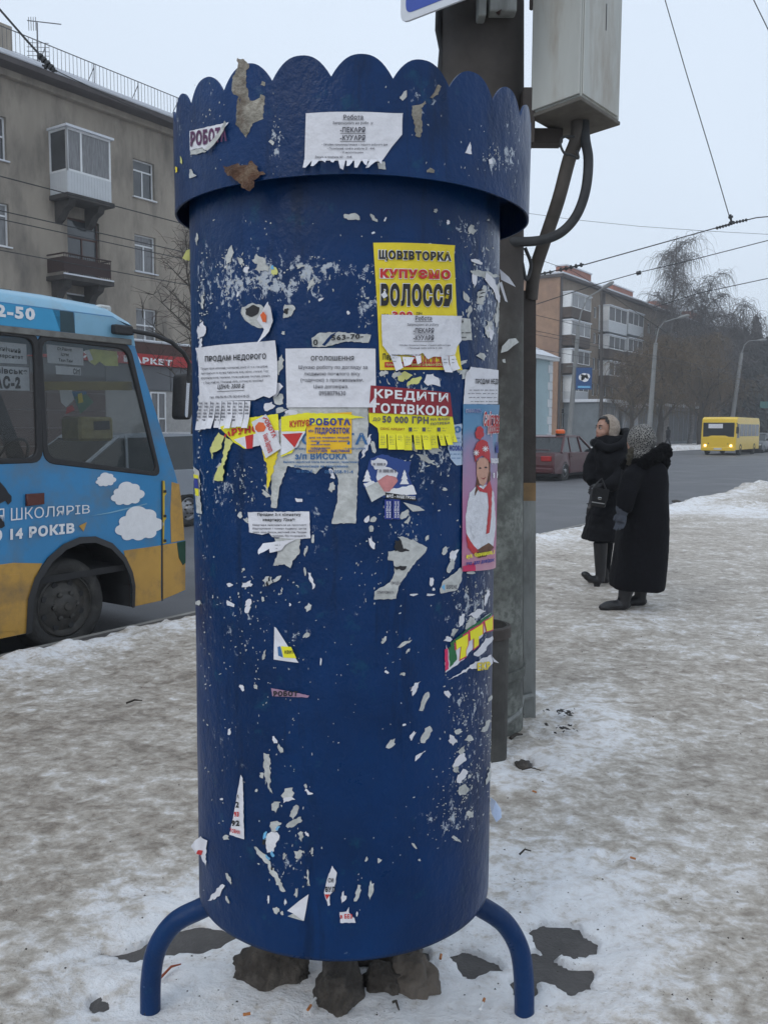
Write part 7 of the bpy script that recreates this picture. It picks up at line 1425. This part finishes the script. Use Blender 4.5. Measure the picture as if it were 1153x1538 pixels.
def spruce(label, u, t, H_, R_, seed):
    rd = random.Random(seed); base = ST(u, t, -.1); root = thing('spruce_tree', label, 'tree', tuple(base), 'dark spruces at the right edge'); MB().tube([base, base+Vector((0, 0, H_))], [.3, .03], 8).obj('trunk', m_bark, root); b = MB()
    for i in range(1500):
        f = rd.random()**.8; z = .6+f*(H_-.8); r = R_*(1-f)**.85*rd.uniform(.35, 1.1); a = rd.uniform(0, 6.28); p = base+Vector((r*math.cos(a), r*math.sin(a), z-r*.25)); s = rd.uniform(.25, .7)
        o = Vector((math.cos(a), math.sin(a), -.5)); q = Vector((-math.sin(a), math.cos(a), 0)); b.add([p-q*s*.5, p+o*s, p+q*s*.5, p-o*s*.4+Vector((0, 0, .2))], [(0, 1, 2, 3)])
    b.obj('crown', m_con, root, kind='stuff')
for i, (x, t, h, r, lb) in enumerate(((1112, 20, 14, 3.6, 'dark spruce behind the far street lamp'), (1128, 21, 16.5, 4, 'tallest dark spruce at the right edge'), (1145, 20, 14, 4, 'dark spruce at the right picture edge right of the tallest one'), (1098, 25, 13, 3.4, 'dark spruce half hidden behind the far street lamp and the birches'))): spruce(lb, U(x, t), t, h, r, i)
# ------------------------------------------------------------------ people
def fuse(name, mb, voxel, mats, parent, smooth_it=4, base=None, disp=None):
    o = bpy.data.objects.new('tmp', mb.mesh('tmp')); COL.objects.link(o)
    bm = bmesh.new(); bm.from_mesh(o.data); bmesh.ops.recalc_face_normals(bm, faces=bm.faces); bm.to_mesh(o.data); bm.free()
    r = o.modifiers.new('r', 'REMESH'); r.mode = 'VOXEL'; r.voxel_size = voxel
    s = o.modifiers.new('s', 'SMOOTH'); s.iterations = smooth_it; s.factor = .5
    me = bpy.data.meshes.new_from_object(o.evaluated_get(bpy.context.evaluated_depsgraph_get())); bpy.data.objects.remove(o)
    me.materials.clear()
    if disp:
        for v in me.vertices: v.co += v.normal*disp(v.co)
    return put(name, me, mats, parent, base, smooth=True)
def loft(mb, secs, Y, n=20, dy=0, sq=2.4):
    """secs: (x left px, x right px, y px, half depth m[, y shift m])"""
    vs = []
    for s in secs:
        a, c = onY(s[0], s[2], Y), onY(s[1], s[2], Y); m = (a+c)/2; rx = (c-a).length/2; ry = s[3]; oy = s[4] if len(s) > 4 else 0
        for k in range(n):
            t = 2*math.pi*k/n; ct_, st_ = math.cos(t), math.sin(t); e = 2/sq
            vs.append(Vector((m.x+rx*math.copysign(abs(ct_)**e, ct_), Y+oy+dy+ry*math.copysign(abs(st_)**e, st_), m.z)))
    k = len(secs); mb.add(vs, [(i*n+j, i*n+(j+1) % n, (i+1)*n+(j+1) % n, (i+1)*n+j) for i in range(k-1) for j in range(n)]+[tuple(range(n-1, -1, -1)), tuple((k-1)*n+j for j in range(n))])
def ell(mb, c, r, rot=None, n=12):
    vs = []; fs = []
    for i in range(n+1):
        for j in range(2*n):
            a, b_ = math.pi*i/n, math.pi*j/n; p = Vector((r[0]*math.sin(a)*math.cos(b_), r[1]*math.sin(a)*math.sin(b_), r[2]*math.cos(a)))
            if rot: p = rot@p
            vs.append(Vector(c)+p)
    for i in range(n):
        for j in range(2*n): fs.append((i*2*n+j, i*2*n+(j+1) % (2*n), (i+1)*2*n+(j+1) % (2*n), (i+1)*2*n+j))
    mb.add(vs, fs)
def hand(mb, wrist, dirv, side, size=.17, curl=.8):
    d = Vector(dirv).normalized(); s = Vector(side).normalized(); nrm = d.cross(s).normalized(); w = Vector(wrist)
    mb.tube([w-d*.03, w, w+d*size*.3, w+d*size*.52], [size*.17, size*.17, size*.24, size*.22], 10)
    for k, ln in enumerate((.40, .46, .43, .34)):
        p = w+d*size*.5+s*size*(-.20+.135*k); q = [p]; dd = d.copy()
        for j in range(3): dd = (dd*math.cos(curl*.6)+nrm*math.sin(curl*.6)).normalized(); q.append(q[-1]+dd*size*ln/2.6)
        mb.tube([p-d*.02]+q, [size*.06, size*.062, size*.058, size*.052, size*.045], 8)
    p = w+d*size*.15-s*size*.18; mb.tube([p, p+(d*.6-s*.6)*size*.25, p+(d*.6-s*.6)*size*.25+(d+nrm*.5)*size*.18], [size*.075, size*.07, size*.05], 8)
m_coat = mat('black_down_coat', (.0035, .0038, .006), .8, .2, 5, .35, 14, spec=.2); m_coat2 = mat('black_long_coat', (.0035, .0035, .0055), .9, .25, 8, .3, 40, spec=.2)
m_fur = mat('black_fur', (.003, .003, .004), .95, .4, 40, 1, 90, spec=.15); m_skinp = mat('skin', (.36, .20, .145), .5, .08, 20, .1, 60); m_hairp = mat('dark_hair', (.012, .009, .008), .55, .3, 60)
m_hood = mat('beige_knit_hood', (.36, .30, .25), .95, .25, 60, .8, 120); m_boot = mat('black_boot_leather', (.010, .010, .012), .45, .2, 10, .2, 40); m_trous = mat('dark_trousers', (.005, .0055, .007), .9, .2, 10, spec=.2)
m_glove = mat('grey_blue_glove', (.045, .052, .07), .8, .2, 30, .3, 80)
def dress(o, z):
    for p in o.data.polygons:
        if p.center.z < z: p.material_index = 1
    return o
# ---- far woman, head in profile to the left
YF = 8.95
def f(x, y, dy=0): return onY(x, y, YF)+Vector((0, dy, 0))
pF = thing('person', 'woman in a black down coat and beige hood walking left with a small black bag', 'person', tuple(Vector((f(900, 870).x, YF, 0))))
hc = f(908.5, 645); R_ = Matrix.Rotation(math.radians(22), 4, 'Z')   # faces left, turned slightly to the viewer
def hp(x, y, z): return hc+R_@Vector((-x, -y, z))                  # x forward, y to the viewer's side
b = MB(); ell(b, hp(-.005, 0, .02), (.098, .076, .105), R_); ell(b, hp(.045, 0, -.045), (.055, .052, .075), R_); ell(b, hp(.088, 0, -.008), (.022, .014, .026), R_, 8); ell(b, hp(.100, 0, -.018), (.016, .014, .013), R_, 8)
ell(b, hp(.072, 0, -.105), (.024, .028, .022), R_, 8); ell(b, hp(.083, 0, -.060), (.018, .024, .008), R_, 8); ell(b, hp(.080, 0, -.072), (.018, .022, .008), R_, 8); ell(b, hp(.068, 0, .035), (.026, .055, .014), R_, 8)
ell(b, hp(.052, .040, -.035), (.03, .026, .03), R_, 8); ell(b, hp(.052, -.040, -.035), (.03, .026, .03), R_, 8)
for s_ in (1, -1): ell(b, hp(-.01, .078*s_, -.015), (.018, .01, .03), R_, 8)
b.tube([hp(-.02, 0, -.05), hp(-.03, 0, -.14), f(912, 685)], [.055, .052, .06], 12)
loft(b, [(897, 935, 672, .11), (893, 937, 690, .15), (897, 932, 720, .12), (893, 932, 745, .13), (892, 930, 765, .13), (890, 928, 785, .11)], YF, 16)
b.tube([f(903, 785, -.08), f(898, 825, -.09), f(897, 858, -.09), f(897, 868, -.09)], [.085, .062, .045, .045], 10); b.tube([f(916, 785, .09), f(914, 830, .1), f(913, 862, .12), f(911, 872, .12)], [.085, .062, .045, .045], 10)
b.tube([f(926, 682, .02), f(922, 715, -.17), f(905, 728, -.22)], [.05, .04, .032], 8); b.tube([f(905, 685, .0), f(893, 712, .12), f(888, 726, .05)], [.05, .04, .032], 8)
dress(fuse('body', b, .011, [m_skinp, m_trous], pF, 3), 1.36)
for s_ in (1, -1):
    b = MB(); ell(b, hp(.083, .030*s_, .014), (.012, .014, .009), R_, 8); b.obj('eye', mat('eye_white', (.45, .43, .42), .3), pF, smooth=True)
    b = MB(); ell(b, hp(.091, .031*s_, .014), (.006, .007, .008), R_, 6); b.obj('iris', mat('dark_iris', (.015, .01, .008), .2), pF, smooth=True)
    b = MB(); b.tube([hp(.091, .014*s_, .035), hp(.089, .034*s_, .041), hp(.075, .052*s_, .036)], [.004, .005, .003], 6); b.obj('eyebrow', m_hairp, pF)
    b = MB(); b.tube([hp(.093, .016*s_, .020), hp(.092, .032*s_, .025), hp(.082, .044*s_, .019)], [.002, .003, .002], 5); b.obj('eyelid', m_hairp, pF)
b = MB(); b.tube([hp(.094, -.02, -.067), hp(.101, 0, -.064), hp(.094, .02, -.067)], [.003, .0075, .003], 8); b.obj('lips', mat('lips', (.24, .07, .06), .5), pF, smooth=True)
b = MB(); ell(b, hp(-.002, 0, .035), (.103, .084, .107), R_, 16); me = b.mesh('hair')
def trim(me, fn):
    bm = bmesh.new(); bm.from_mesh(me); bmesh.ops.delete(bm, geom=[v for v in bm.verts if not fn(v.co)], context='VERTS'); bm.to_mesh(me); bm.free()
def loc(co): q = R_.inverted()@(co-hc); return -q.x, -q.y, q.z
trim(me, lambda c: (lambda q: q[0] < .05+.35*(q[2]-.07) or q[2] > .105)(loc(c)) and not (loc(c)[0] > .035 and loc(c)[2] < .055)); put('hair', me, m_hairp, pF, smooth=True)
b = MB(); ell(b, hp(-.03, 0, .01), (.128, .108, .142), R_, 18); ell(b, hp(-.04, 0, -.11), (.12, .115, .09), R_, 14); 
o = bpy.data.objects.new('t', b.mesh('t')); COL.objects.link(o); r = o.modifiers.new('r', 'REMESH'); r.mode = 'VOXEL'; r.voxel_size = .012; r = o.modifiers.new('s', 'SMOOTH'); r.iterations = 5
me = bpy.data.meshes.new_from_object(o.evaluated_get(bpy.context.evaluated_depsgraph_get())); bpy.data.objects.remove(o); me.materials.clear()
trim(me, lambda c: (lambda q: q[0] < .022-.25*max(-q[2]-.05, -.6)*(-1)*0-.10*abs(q[2]+.02)**1*0+.0 or q[2] > .128 or q[2] < -.115)(loc(c)))
for v in me.vertices: v.co += v.normal*.006*mnoise.noise(v.co*45)
hd = put('hood', me, m_hood, pF, smooth=True); sm = hd.modifiers.new('th', 'SOLIDIFY'); sm.thickness = .012
b = MB()    # coat: high collar, quilted body, sleeves
loft(b, [(893, 938, 655, .10), (891, 941, 663, .14), (892, 941, 672, .17), (891, 942, 684, .21), (892, 940, 700, .23), (895, 938, 716, .22), (894, 936, 728, .19), (889, 938, 745, .21), (884, 940, 765, .23), (880, 942, 785, .25), (876, 943, 800, .26), (874, 944, 810, .27)], YF, 24)
b.tube([f(932, 678, -.02), f(928, 698, -.20), f(921, 716, -.26), f(905, 727, -.28), f(896, 729, -.25)], [.075, .088, .082, .07, .055], 12)
b.tube([f(901, 678, .06), f(891, 700, .12), f(887, 716, .05), f(888, 723, -.05)], [.075, .085, .075, .055], 12)
def quilt(c):
    w = abs(math.sin(c.z*math.pi/.105+.3*math.sin(c.x*9))); return .007*(w**.5-.6)+.016*mnoise.noise(c*7)+.006*mnoise.noise(c*22)
fuse('coat', b, .014, m_coat, pF, 3, disp=quilt)
b = MB(); b.tube([f(890, 665, -.13), f(905, 674, -.19), f(925, 668, -.19), f(938, 655, -.10), f(941, 648, .02), f(935, 650, .13), f(910, 664, .16), f(893, 665, .05), f(890, 665, -.12)], [.045]*9, 12)
fuse('collar', b, .014, m_coat, pF, 3, disp=lambda c: .008*mnoise.noise(c*14))
for (x0, dy_, tip) in ((897, -.09, 1), (911, .12, 0)):
    b = MB(); b.tube([f(x0+1, 812, dy_), f(x0+1, 845, dy_), f(x0+1, 862, dy_), f(x0, 872, dy_)], [.075, .06, .05, .05], 12)
    if tip: ell(b, f(887, 868, dy_), (.105, .045, .038), Matrix.Rotation(math.radians(16), 4, 'Y'), 10); ell(b, f(876, 861, dy_), (.05, .042, .035), Matrix.Rotation(math.radians(16), 4, 'Y'), 8); b.tube([f(894, 868, dy_), f(892, 880, dy_)], [.04, .03], 8)
    else: ell(b, f(902, 875, dy_), (.12, .048, .036), None, 10); b.tube([f(912, 870, dy_), f(914, 879, dy_)], [.045, .034], 8)
    fuse('boot', b, .010, m_boot, pF, 3)
b = MB(); hand(b, f(893, 727, -.27), (-1, 0, -.35), (0, .3, 1), .16, .9); fuse('glove', b, .0065, m_boot, pF, 2)
bgB = f(886, 744, -.33); bag = thing('handbag', 'small black handbag with a silver clasp held by the woman in the beige hood', 'bag', tuple(bgB))
Tb = Matrix.Translation(bgB)@Matrix.Rotation(math.radians(8), 4, 'Y')
box('bag_body', Tb, (-.075, .075, -.05, .05, -.085, .09), m_boot, bag, bevel=.012); box('flap', Tb, (-.08, .08, -.058, -.051, -.02, .096), m_boot, bag, bevel=.002); box('clasp', Tb, (-.018, .018, -.070, -.059, -.012, .012), mat('silver_clasp', (.7, .7, .68), .2, 0, metal=.9), bag, bevel=.003); box('trim', Tb, (-.07, .055, -.062, -.0585, -.050, -.040), mat('silver_clasp2', (.6, .6, .6), .3, 0, metal=.6), bag)
MB().tube([Tb@Vector((-.065, 0, .085)), f(885, 722, -.33), f(892, 716, -.30), Tb@Vector((.065, 0, .085))], .009, 6).obj('handle', m_boot, bag, smooth=True)
MB().tube([f(878, 754, -.30), f(873, 760, -.30), f(870, 768, -.30)], [.018, .02, .004], 6).tube([f(880, 752, -.30), f(870, 753, -.30)], [.014, .004], 6).obj('strap_ends', m_boot, bag)
# ---- near woman, seen from behind and the side
YN = 7.78
def g_(x, y, dy=0): return onY(x, y, YN)+Vector((0, dy, 0))
pN = thing('person', 'woman in a long black coat and grey patterned headscarf with her back half turned', 'person', tuple(Vector((g_(950, 900).x, YN, 0))))
b = MB(); Rn = Matrix.Rotation(math.radians(-25), 4, 'Z'); h2 = g_(961, 662)
def np_(x, y, z): return h2+Rn@Vector((-x, -y, z))
ell(b, np_(0, 0, 0), (.10, .08, .115), Rn); ell(b, np_(.06, 0, -.05), (.05, .05, .07), Rn, 8); ell(b, np_(.10, 0, -.02), (.02, .013, .022), Rn, 8); ell(b, np_(.082, 0, -.085), (.02, .024, .02), Rn, 8)
b.tube([np_(-.02, 0, -.05), g_(966, 690), g_(966, 705)], [.055, .055, .07], 10)
loft(b, [(945, 990, 697, .11), (940, 995, 715, .15), (945, 990, 750, .13), (943, 992, 790, .15), (942, 990, 815, .13)], YN, 16)
b.tube([g_(958, 815, -.08), g_(942, 860, -.1), g_(930, 895, -.1), g_(928, 905, -.1)], [.09, .06, .045, .045], 10); b.tube([g_(974, 815, .08), g_(970, 860, .1), g_(967, 890, .1), g_(966, 900, .1)], [.09, .06, .045, .045], 10)
b.tube([g_(950, 712, -.12), g_(932, 745, -.16), g_(922, 768, -.18)], [.05, .04, .03], 8); b.tube([g_(985, 712, .1), g_(985, 750, .12), g_(965, 775, .15)], [.05, .04, .03], 8)
dress(fuse('body', b, .012, [m_skinp, m_trous], pN, 3), 1.36)
b = MB(); ell(b, np_(-.012, 0, .012), (.128, .115, .135), Rn, 16); ell(b, g_(965, 684), (.13, .12, .09), None, 12)
m_scarf = bpy.data.materials.new('patterned_grey_scarf'); m_scarf.use_nodes = True; nd, lk = nodes_of(m_scarf); tc = nd.new('ShaderNodeTexCoord'); vo = nd.new('ShaderNodeTexVoronoi'); vo.inputs['Scale'].default_value = 62; vo.feature = 'DISTANCE_TO_EDGE'; lk.new(tc.outputs['Object'], vo.inputs[0])
rp = nd.new('ShaderNodeValToRGB'); rp.color_ramp.elements[0].position = .02; rp.color_ramp.elements[0].color = (.30, .29, .27, 1); rp.color_ramp.elements[1].position = .16; rp.color_ramp.elements[1].color = (.022, .022, .025, 1); lk.new(vo.outputs[0], rp.inputs[0]); lk.new(rp.outputs[0], nd['Principled BSDF'].inputs['Base Color']); nd['Principled BSDF'].inputs['Roughness'].default_value = .95
o = fuse('headscarf', b, .012, m_scarf, pN, 5, disp=lambda c: .012*mnoise.noise(c*9)+.004*mnoise.noise(c*40))
b = MB()
loft(b, [(948, 984, 688, .13), (940, 992, 694, .19), (936, 998, 704, .23), (934, 999, 720, .25), (933, 998, 745, .26), (931, 999, 770, .27), (928, 999, 795, .28), (925, 998, 820, .29), (922, 996, 845, .30), (918, 994, 868, .31), (918, 992, 882, .31)], YN, 28)
b.tube([g_(952, 704, -.14), g_(938, 716, -.22), g_(929, 738, -.26), g_(925, 758, -.27), g_(923, 764, -.27)], [.085, .095, .085, .072, .06], 14)
b.tube([g_(984, 702, .1), g_(995, 730, .12), g_(992, 760, .12)], [.09, .09, .07], 12)
fuse('coat', b, .015, m_coat2, pN, 4, disp=lambda c: .012*mnoise.noise(Vector((c.x*7, c.y*7, c.z*1.6)))+.003*mnoise.noise(c*30))
b = MB(); b.tube([g_(940, 700, -.12), g_(955, 694, -.22), g_(975, 682, -.20), g_(992, 676, -.10), g_(999, 682, .04), g_(994, 688, .16), g_(970, 694, .2), g_(946, 698, .12), g_(938, 698, -.02)], [.05, .055, .06, .065, .065, .06, .055, .05, .05], 12); ell(b, g_(990, 692, -.02), (.075, .13, .10), None, 10)
fuse('fur_hood', b, .014, m_fur, pN, 2, disp=lambda c: .020*mnoise.noise(c*38)+.012*mnoise.noise(c*90))
b = MB(); b.tube([g_(942, 672, -.14), g_(938, 684, -.16), g_(936, 697, -.16)], [.022, .03, .02], 8); fuse('fur_trim', b, .010, mat('olive_brown_fur', (.05, .043, .03), .95, .4, 60, 1, 90), pN, 1, disp=lambda c: .018*mnoise.noise(c*60))
b = MB(); wr = g_(922, 763, -.27); hand(b, wr, (-.12, -.05, -1), (.75, -.66, .0), .185, .5); b.tube([wr+Vector((0, 0, .045)), wr+Vector((0, 0, .01)), wr-Vector((0, 0, .03))], [.058, .060, .046], 12); fuse('glove', b, .007, m_glove, pN, 2)
for (kn, an, toe, dy_) in (((944, 862), (932, 898), (905, 909), -.1), ((970, 862), (966, 895), (950, 903), .1)):
    b = MB(); b.tube([g_(kn[0], kn[1], dy_), g_(an[0]+2, an[1]-12, dy_), g_(*an, dy_)], [.085, .065, .055], 12); a_ = onZ(an[0], 914 if dy_ < 0 else 908, 0)
    hx = g_(an[0], an[1], dy_); zq_ = .045; b.tube([hx, Vector((hx.x, hx.y, zq_))], [.055, .05], 12)
    tx_ = g_(toe[0], toe[1], dy_).x; ell(b, Vector(((hx.x+tx_)/2+.01, hx.y, zq_+.012)), (abs(hx.x-tx_)/2+.055, .052, .048), None, 12); ell(b, Vector((tx_, hx.y, zq_-.005)), (.065, .05, .038), None, 10)
    fuse('boot', b, .010, m_boot, pN, 3)
# ---- tiny figure far away
pT = onY(1002.5, 657, 80); tu, tt_ = to_ut(pT); zb_ = 0.1; bT = Vector((pT.x, pT.y, zb_))
pf = thing('person', 'tiny dark pedestrian on the far snowy pavement left of the yellow bus', 'person', tuple(bT)); b = MB()
b.tube([bT+Vector((0, 0, .8)), bT+Vector((-.18, 0, .42)), bT+Vector((-.25, 0, .04))], [.1, .08, .06], 8); b.tube([bT+Vector((0, 0, .8)), bT+Vector((.15, 0, .42)), bT+Vector((.28, 0, .05))], [.1, .08, .06], 8)
b.tube([bT+Vector((0, 0, .75)), bT+Vector((0, 0, 1.1)), bT+Vector((0, 0, 1.4)), bT+Vector((0, 0, 1.52))], [.2, .2, .24, .1], 10); ell(b, bT+Vector((-.02, 0, 1.66)), (.11, .09, .13), None, 8)
for s_ in (-1, 1): b.tube([bT+Vector((.0, s_*.2, 1.4)), bT+Vector((.12*s_, s_*.26, 1.1)), bT+Vector((-.05, s_*.24, .9))], [.07, .06, .05], 8); hand(b, bT+Vector((-.05, s_*.24, .9)), (0, 0, -1), (1, 0, 0), .17, .5)
fuse('body', b, .02, m_coat2, pf, 2)
# ------------------------------------------------------------------ small things on the ground
def gpt(x, y, z=.03): return onZ(x, y, z)
def stick(label, x0, y0, x1, y1, r=.004, m=None, cat='twig', nm='twig'):
    a, c = gpt(x0, y0), gpt(x1, y1); mid = (a+c)/2+Vector((0, .01, .008)); return tag(MB().tube([a, mid, c], [r, r*.9, r*.5], 6).obj(nm, m or m_bark, base=tuple(a)), label, cat)
m_butt = mat('cigarette_filter', (.42, .16, .05), .8, .1, 50); m_cig = mat('cigarette_paper', (.7, .7, .7), .8)
def cig(label, x, y, ang, white=.6):
    a = gpt(x, y, .035); d = Vector((math.cos(ang), math.sin(ang), .05)); t = thing('cigarette_butt', label, 'cigarette butt', tuple(a)); MB().tube([a, a+d*.02], .004, 8).obj('filter', m_butt, t)
    MB().tube([a+d*.02, a+d*(.02+.03*white)], .004, 8).obj('paper_end', m_cig, t)
cig('orange cigarette butt in the snow below the left rock', 365, 1524, .2, .1); cig('cigarette butt lying beside the front rock', 462, 1517, 1.2, 1); cig('cigarette butt on the snow between the right leg and the rocks', 727, 1500, -1.9, 1); cig('cigarette butt next to the small asphalt patch', 661, 1440, 1.4, .3); cig('orange butt on the ice right of the pole', 805, 1190, 2.4, .1); cig('orange butt on the ice in the middle right', 954, 1290, 2.6, .1)
stick('thin reddish stalk lying beside the left leg', 240, 1470, 272, 1448, .004, mat('reddish_stalk', (.30, .07, .03), .8)); stick('short dark twig right of the drum on the ice', 780, 1283, 797, 1278, .004); stick('dark splinter stuck in snow by the right rocks', 590, 1505, 599, 1517, .004); stick('brown twig in the snow at the pole foot', 766, 1109, 784, 1103, .01); stick('long thin twig behind the flat stone', 783, 1156, 812, 1157, .004); stick('dark twig on the trodden ice at the left', 190, 1056, 214, 1052, .006)
for (x0, y0, x1, y1, lb, sd_) in ((775, 1143, 797, 1157, 'flat dark stone in the snow near the pole foot', 3.3), (752, 782, 768, 790, 'small dark lump at the kerb beyond the women', 4.4)):
    if y0 < 900: x0, x1, y0, y1 = 1018, 1029, 752, 757
    rock(x0, y0, x1, y1, lb, sd_, .02 if y0 > 900 else .045)
for o_ in [o for o in bpy.data.objects if o.name.startswith('rock') and o.get('label', '').startswith(('flat dark stone', 'small dark lump'))]: del o_['group']
rd = random.Random(5); b = MB()
for _ in range(380):
    x, y = rd.uniform(-1.6, 3.2), rd.uniform(2.0, 7.5)
    if rd.random() < .35: x, y = rd.gauss(.05, .8), rd.gauss(2.35, .35)
    s = rd.uniform(.0015, .0045)*(1+.08*y); c = Vector((x, y, .045+s*.2)); a = rd.uniform(0, 3)
    b.add([c+Vector((math.cos(a+k*2.1)*s*rd.uniform(.6, 1.2), math.sin(a+k*2.1)*s, 0)) for k in range(3)]+[c+Vector((0, 0, s*.8))], [(0, 1, 3), (1, 2, 3), (2, 0, 3)])
b.obj('grit', m_bark, kind='stuff')
for cx_, cy_, lb in ((845, 1070, 'clump of dark soggy leaves on the snow right of the pole'), (843, 1094, 'second dark leaf clump on the snow nearer than the first')):
    b = MB()
    for _ in range(26):
        c = gpt(cx_+rd.gauss(0, 12), cy_+rd.gauss(0, 3), .05+rd.uniform(0, .01)); s = rd.uniform(.008, .022); a = rd.uniform(0, 6)
        b.add([c+Vector((math.cos(a)*s, math.sin(a)*s, 0)), c+Vector((math.cos(a+2)*s*.5, math.sin(a+2)*s*.5, .006)), c+Vector((-math.cos(a)*s, -math.sin(a)*s, .003)), c+Vector((math.cos(a-2)*s*.5, math.sin(a-2)*s*.5, 0))], [(0, 1, 2, 3)])
    tag(b.obj('leaf_litter', mat('wet_dead_leaves', (.022, .018, .015), .7, .3, 30), kind='stuff'), lb, 'leaf litter')
pb_ = thing('plastic_bag', 'crumpled translucent bluish plastic scrap on the ice right of the drum', 'plastic scrap', tuple(gpt(745, 1215)))
P = [gpt(x, y, z) for x, y, z in ((736, 1197, .06), (744, 1203, .09), (752, 1215, .07), (753, 1228, .05), (745, 1235, .04), (738, 1222, .08), (735, 1208, .05))]; c = sum(P, Vector())/7+Vector((0, 0, .03)); MB().add(P+[c], [(k, (k+1) % 7, 7) for k in range(7)]).obj('film', mat('bluish_plastic', (.42, .50, .66), .35), pb_)
# far traffic and signs at the right edge
tag(box('road_sign', frame(14.2), (pu(1141, 607, 14.2)[0], pu(1141, 607, 14.2)[0]+.1, 0, 0, 0, 0), m_teal), 'x', 'x') if False else None
sy = 95; sgt = thing('road_sign', 'small turquoise direction sign at the right picture edge beyond the yellow bus', 'sign', tuple(onY(1146, 640, sy)))
a, c = onY(1141, 603, sy), onY(1160, 613, sy); box('plate', Matrix.Identity(4), (a.x, c.x, sy, sy+.1, c.z, a.z), mat('turquoise_sign', (.05, .16, .15), .6), sgt); MB().tube([onY(1150, 613, sy+.2), Vector((onY(1150, 613, sy+.2).x, sy+.2, -.1))], .06, 6).obj('post', m_poletop, sgt)
m_dcar = mat('dark_far_car', (.04, .045, .055), .3, .1, 2, coat=.4)
for x, t_, lb in ((1149, 12.0, 'dark car following far behind the yellow bus'), (1158, 9.0, 'second far dark car at the right picture edge')):
    u_ = onP(x, 660, t_)[0]; 
    if u_ < 400: car(lb, min(u_, 125), t_, m_dcar, 4.3, 1.5, True, -1, .85)
# ------------------------------------------------------------------ winter haze
hz = box('haze', Matrix.Identity(4), (-90, 480, -20, 480, -1.5, 28), None, kind='stuff'); hm = bpy.data.materials.new('haze'); hm.use_nodes = True; nd, lk = nodes_of(hm); nd.clear(); ou = nd.new('ShaderNodeOutputMaterial'); pv = nd.new('ShaderNodeVolumePrincipled')
pv.inputs['Color'].default_value = (.93, .96, 1, 1); pv.inputs['Density'].default_value = .0016; lk.new(pv.outputs[0], ou.inputs['Volume']); hz.data.materials.append(hm)
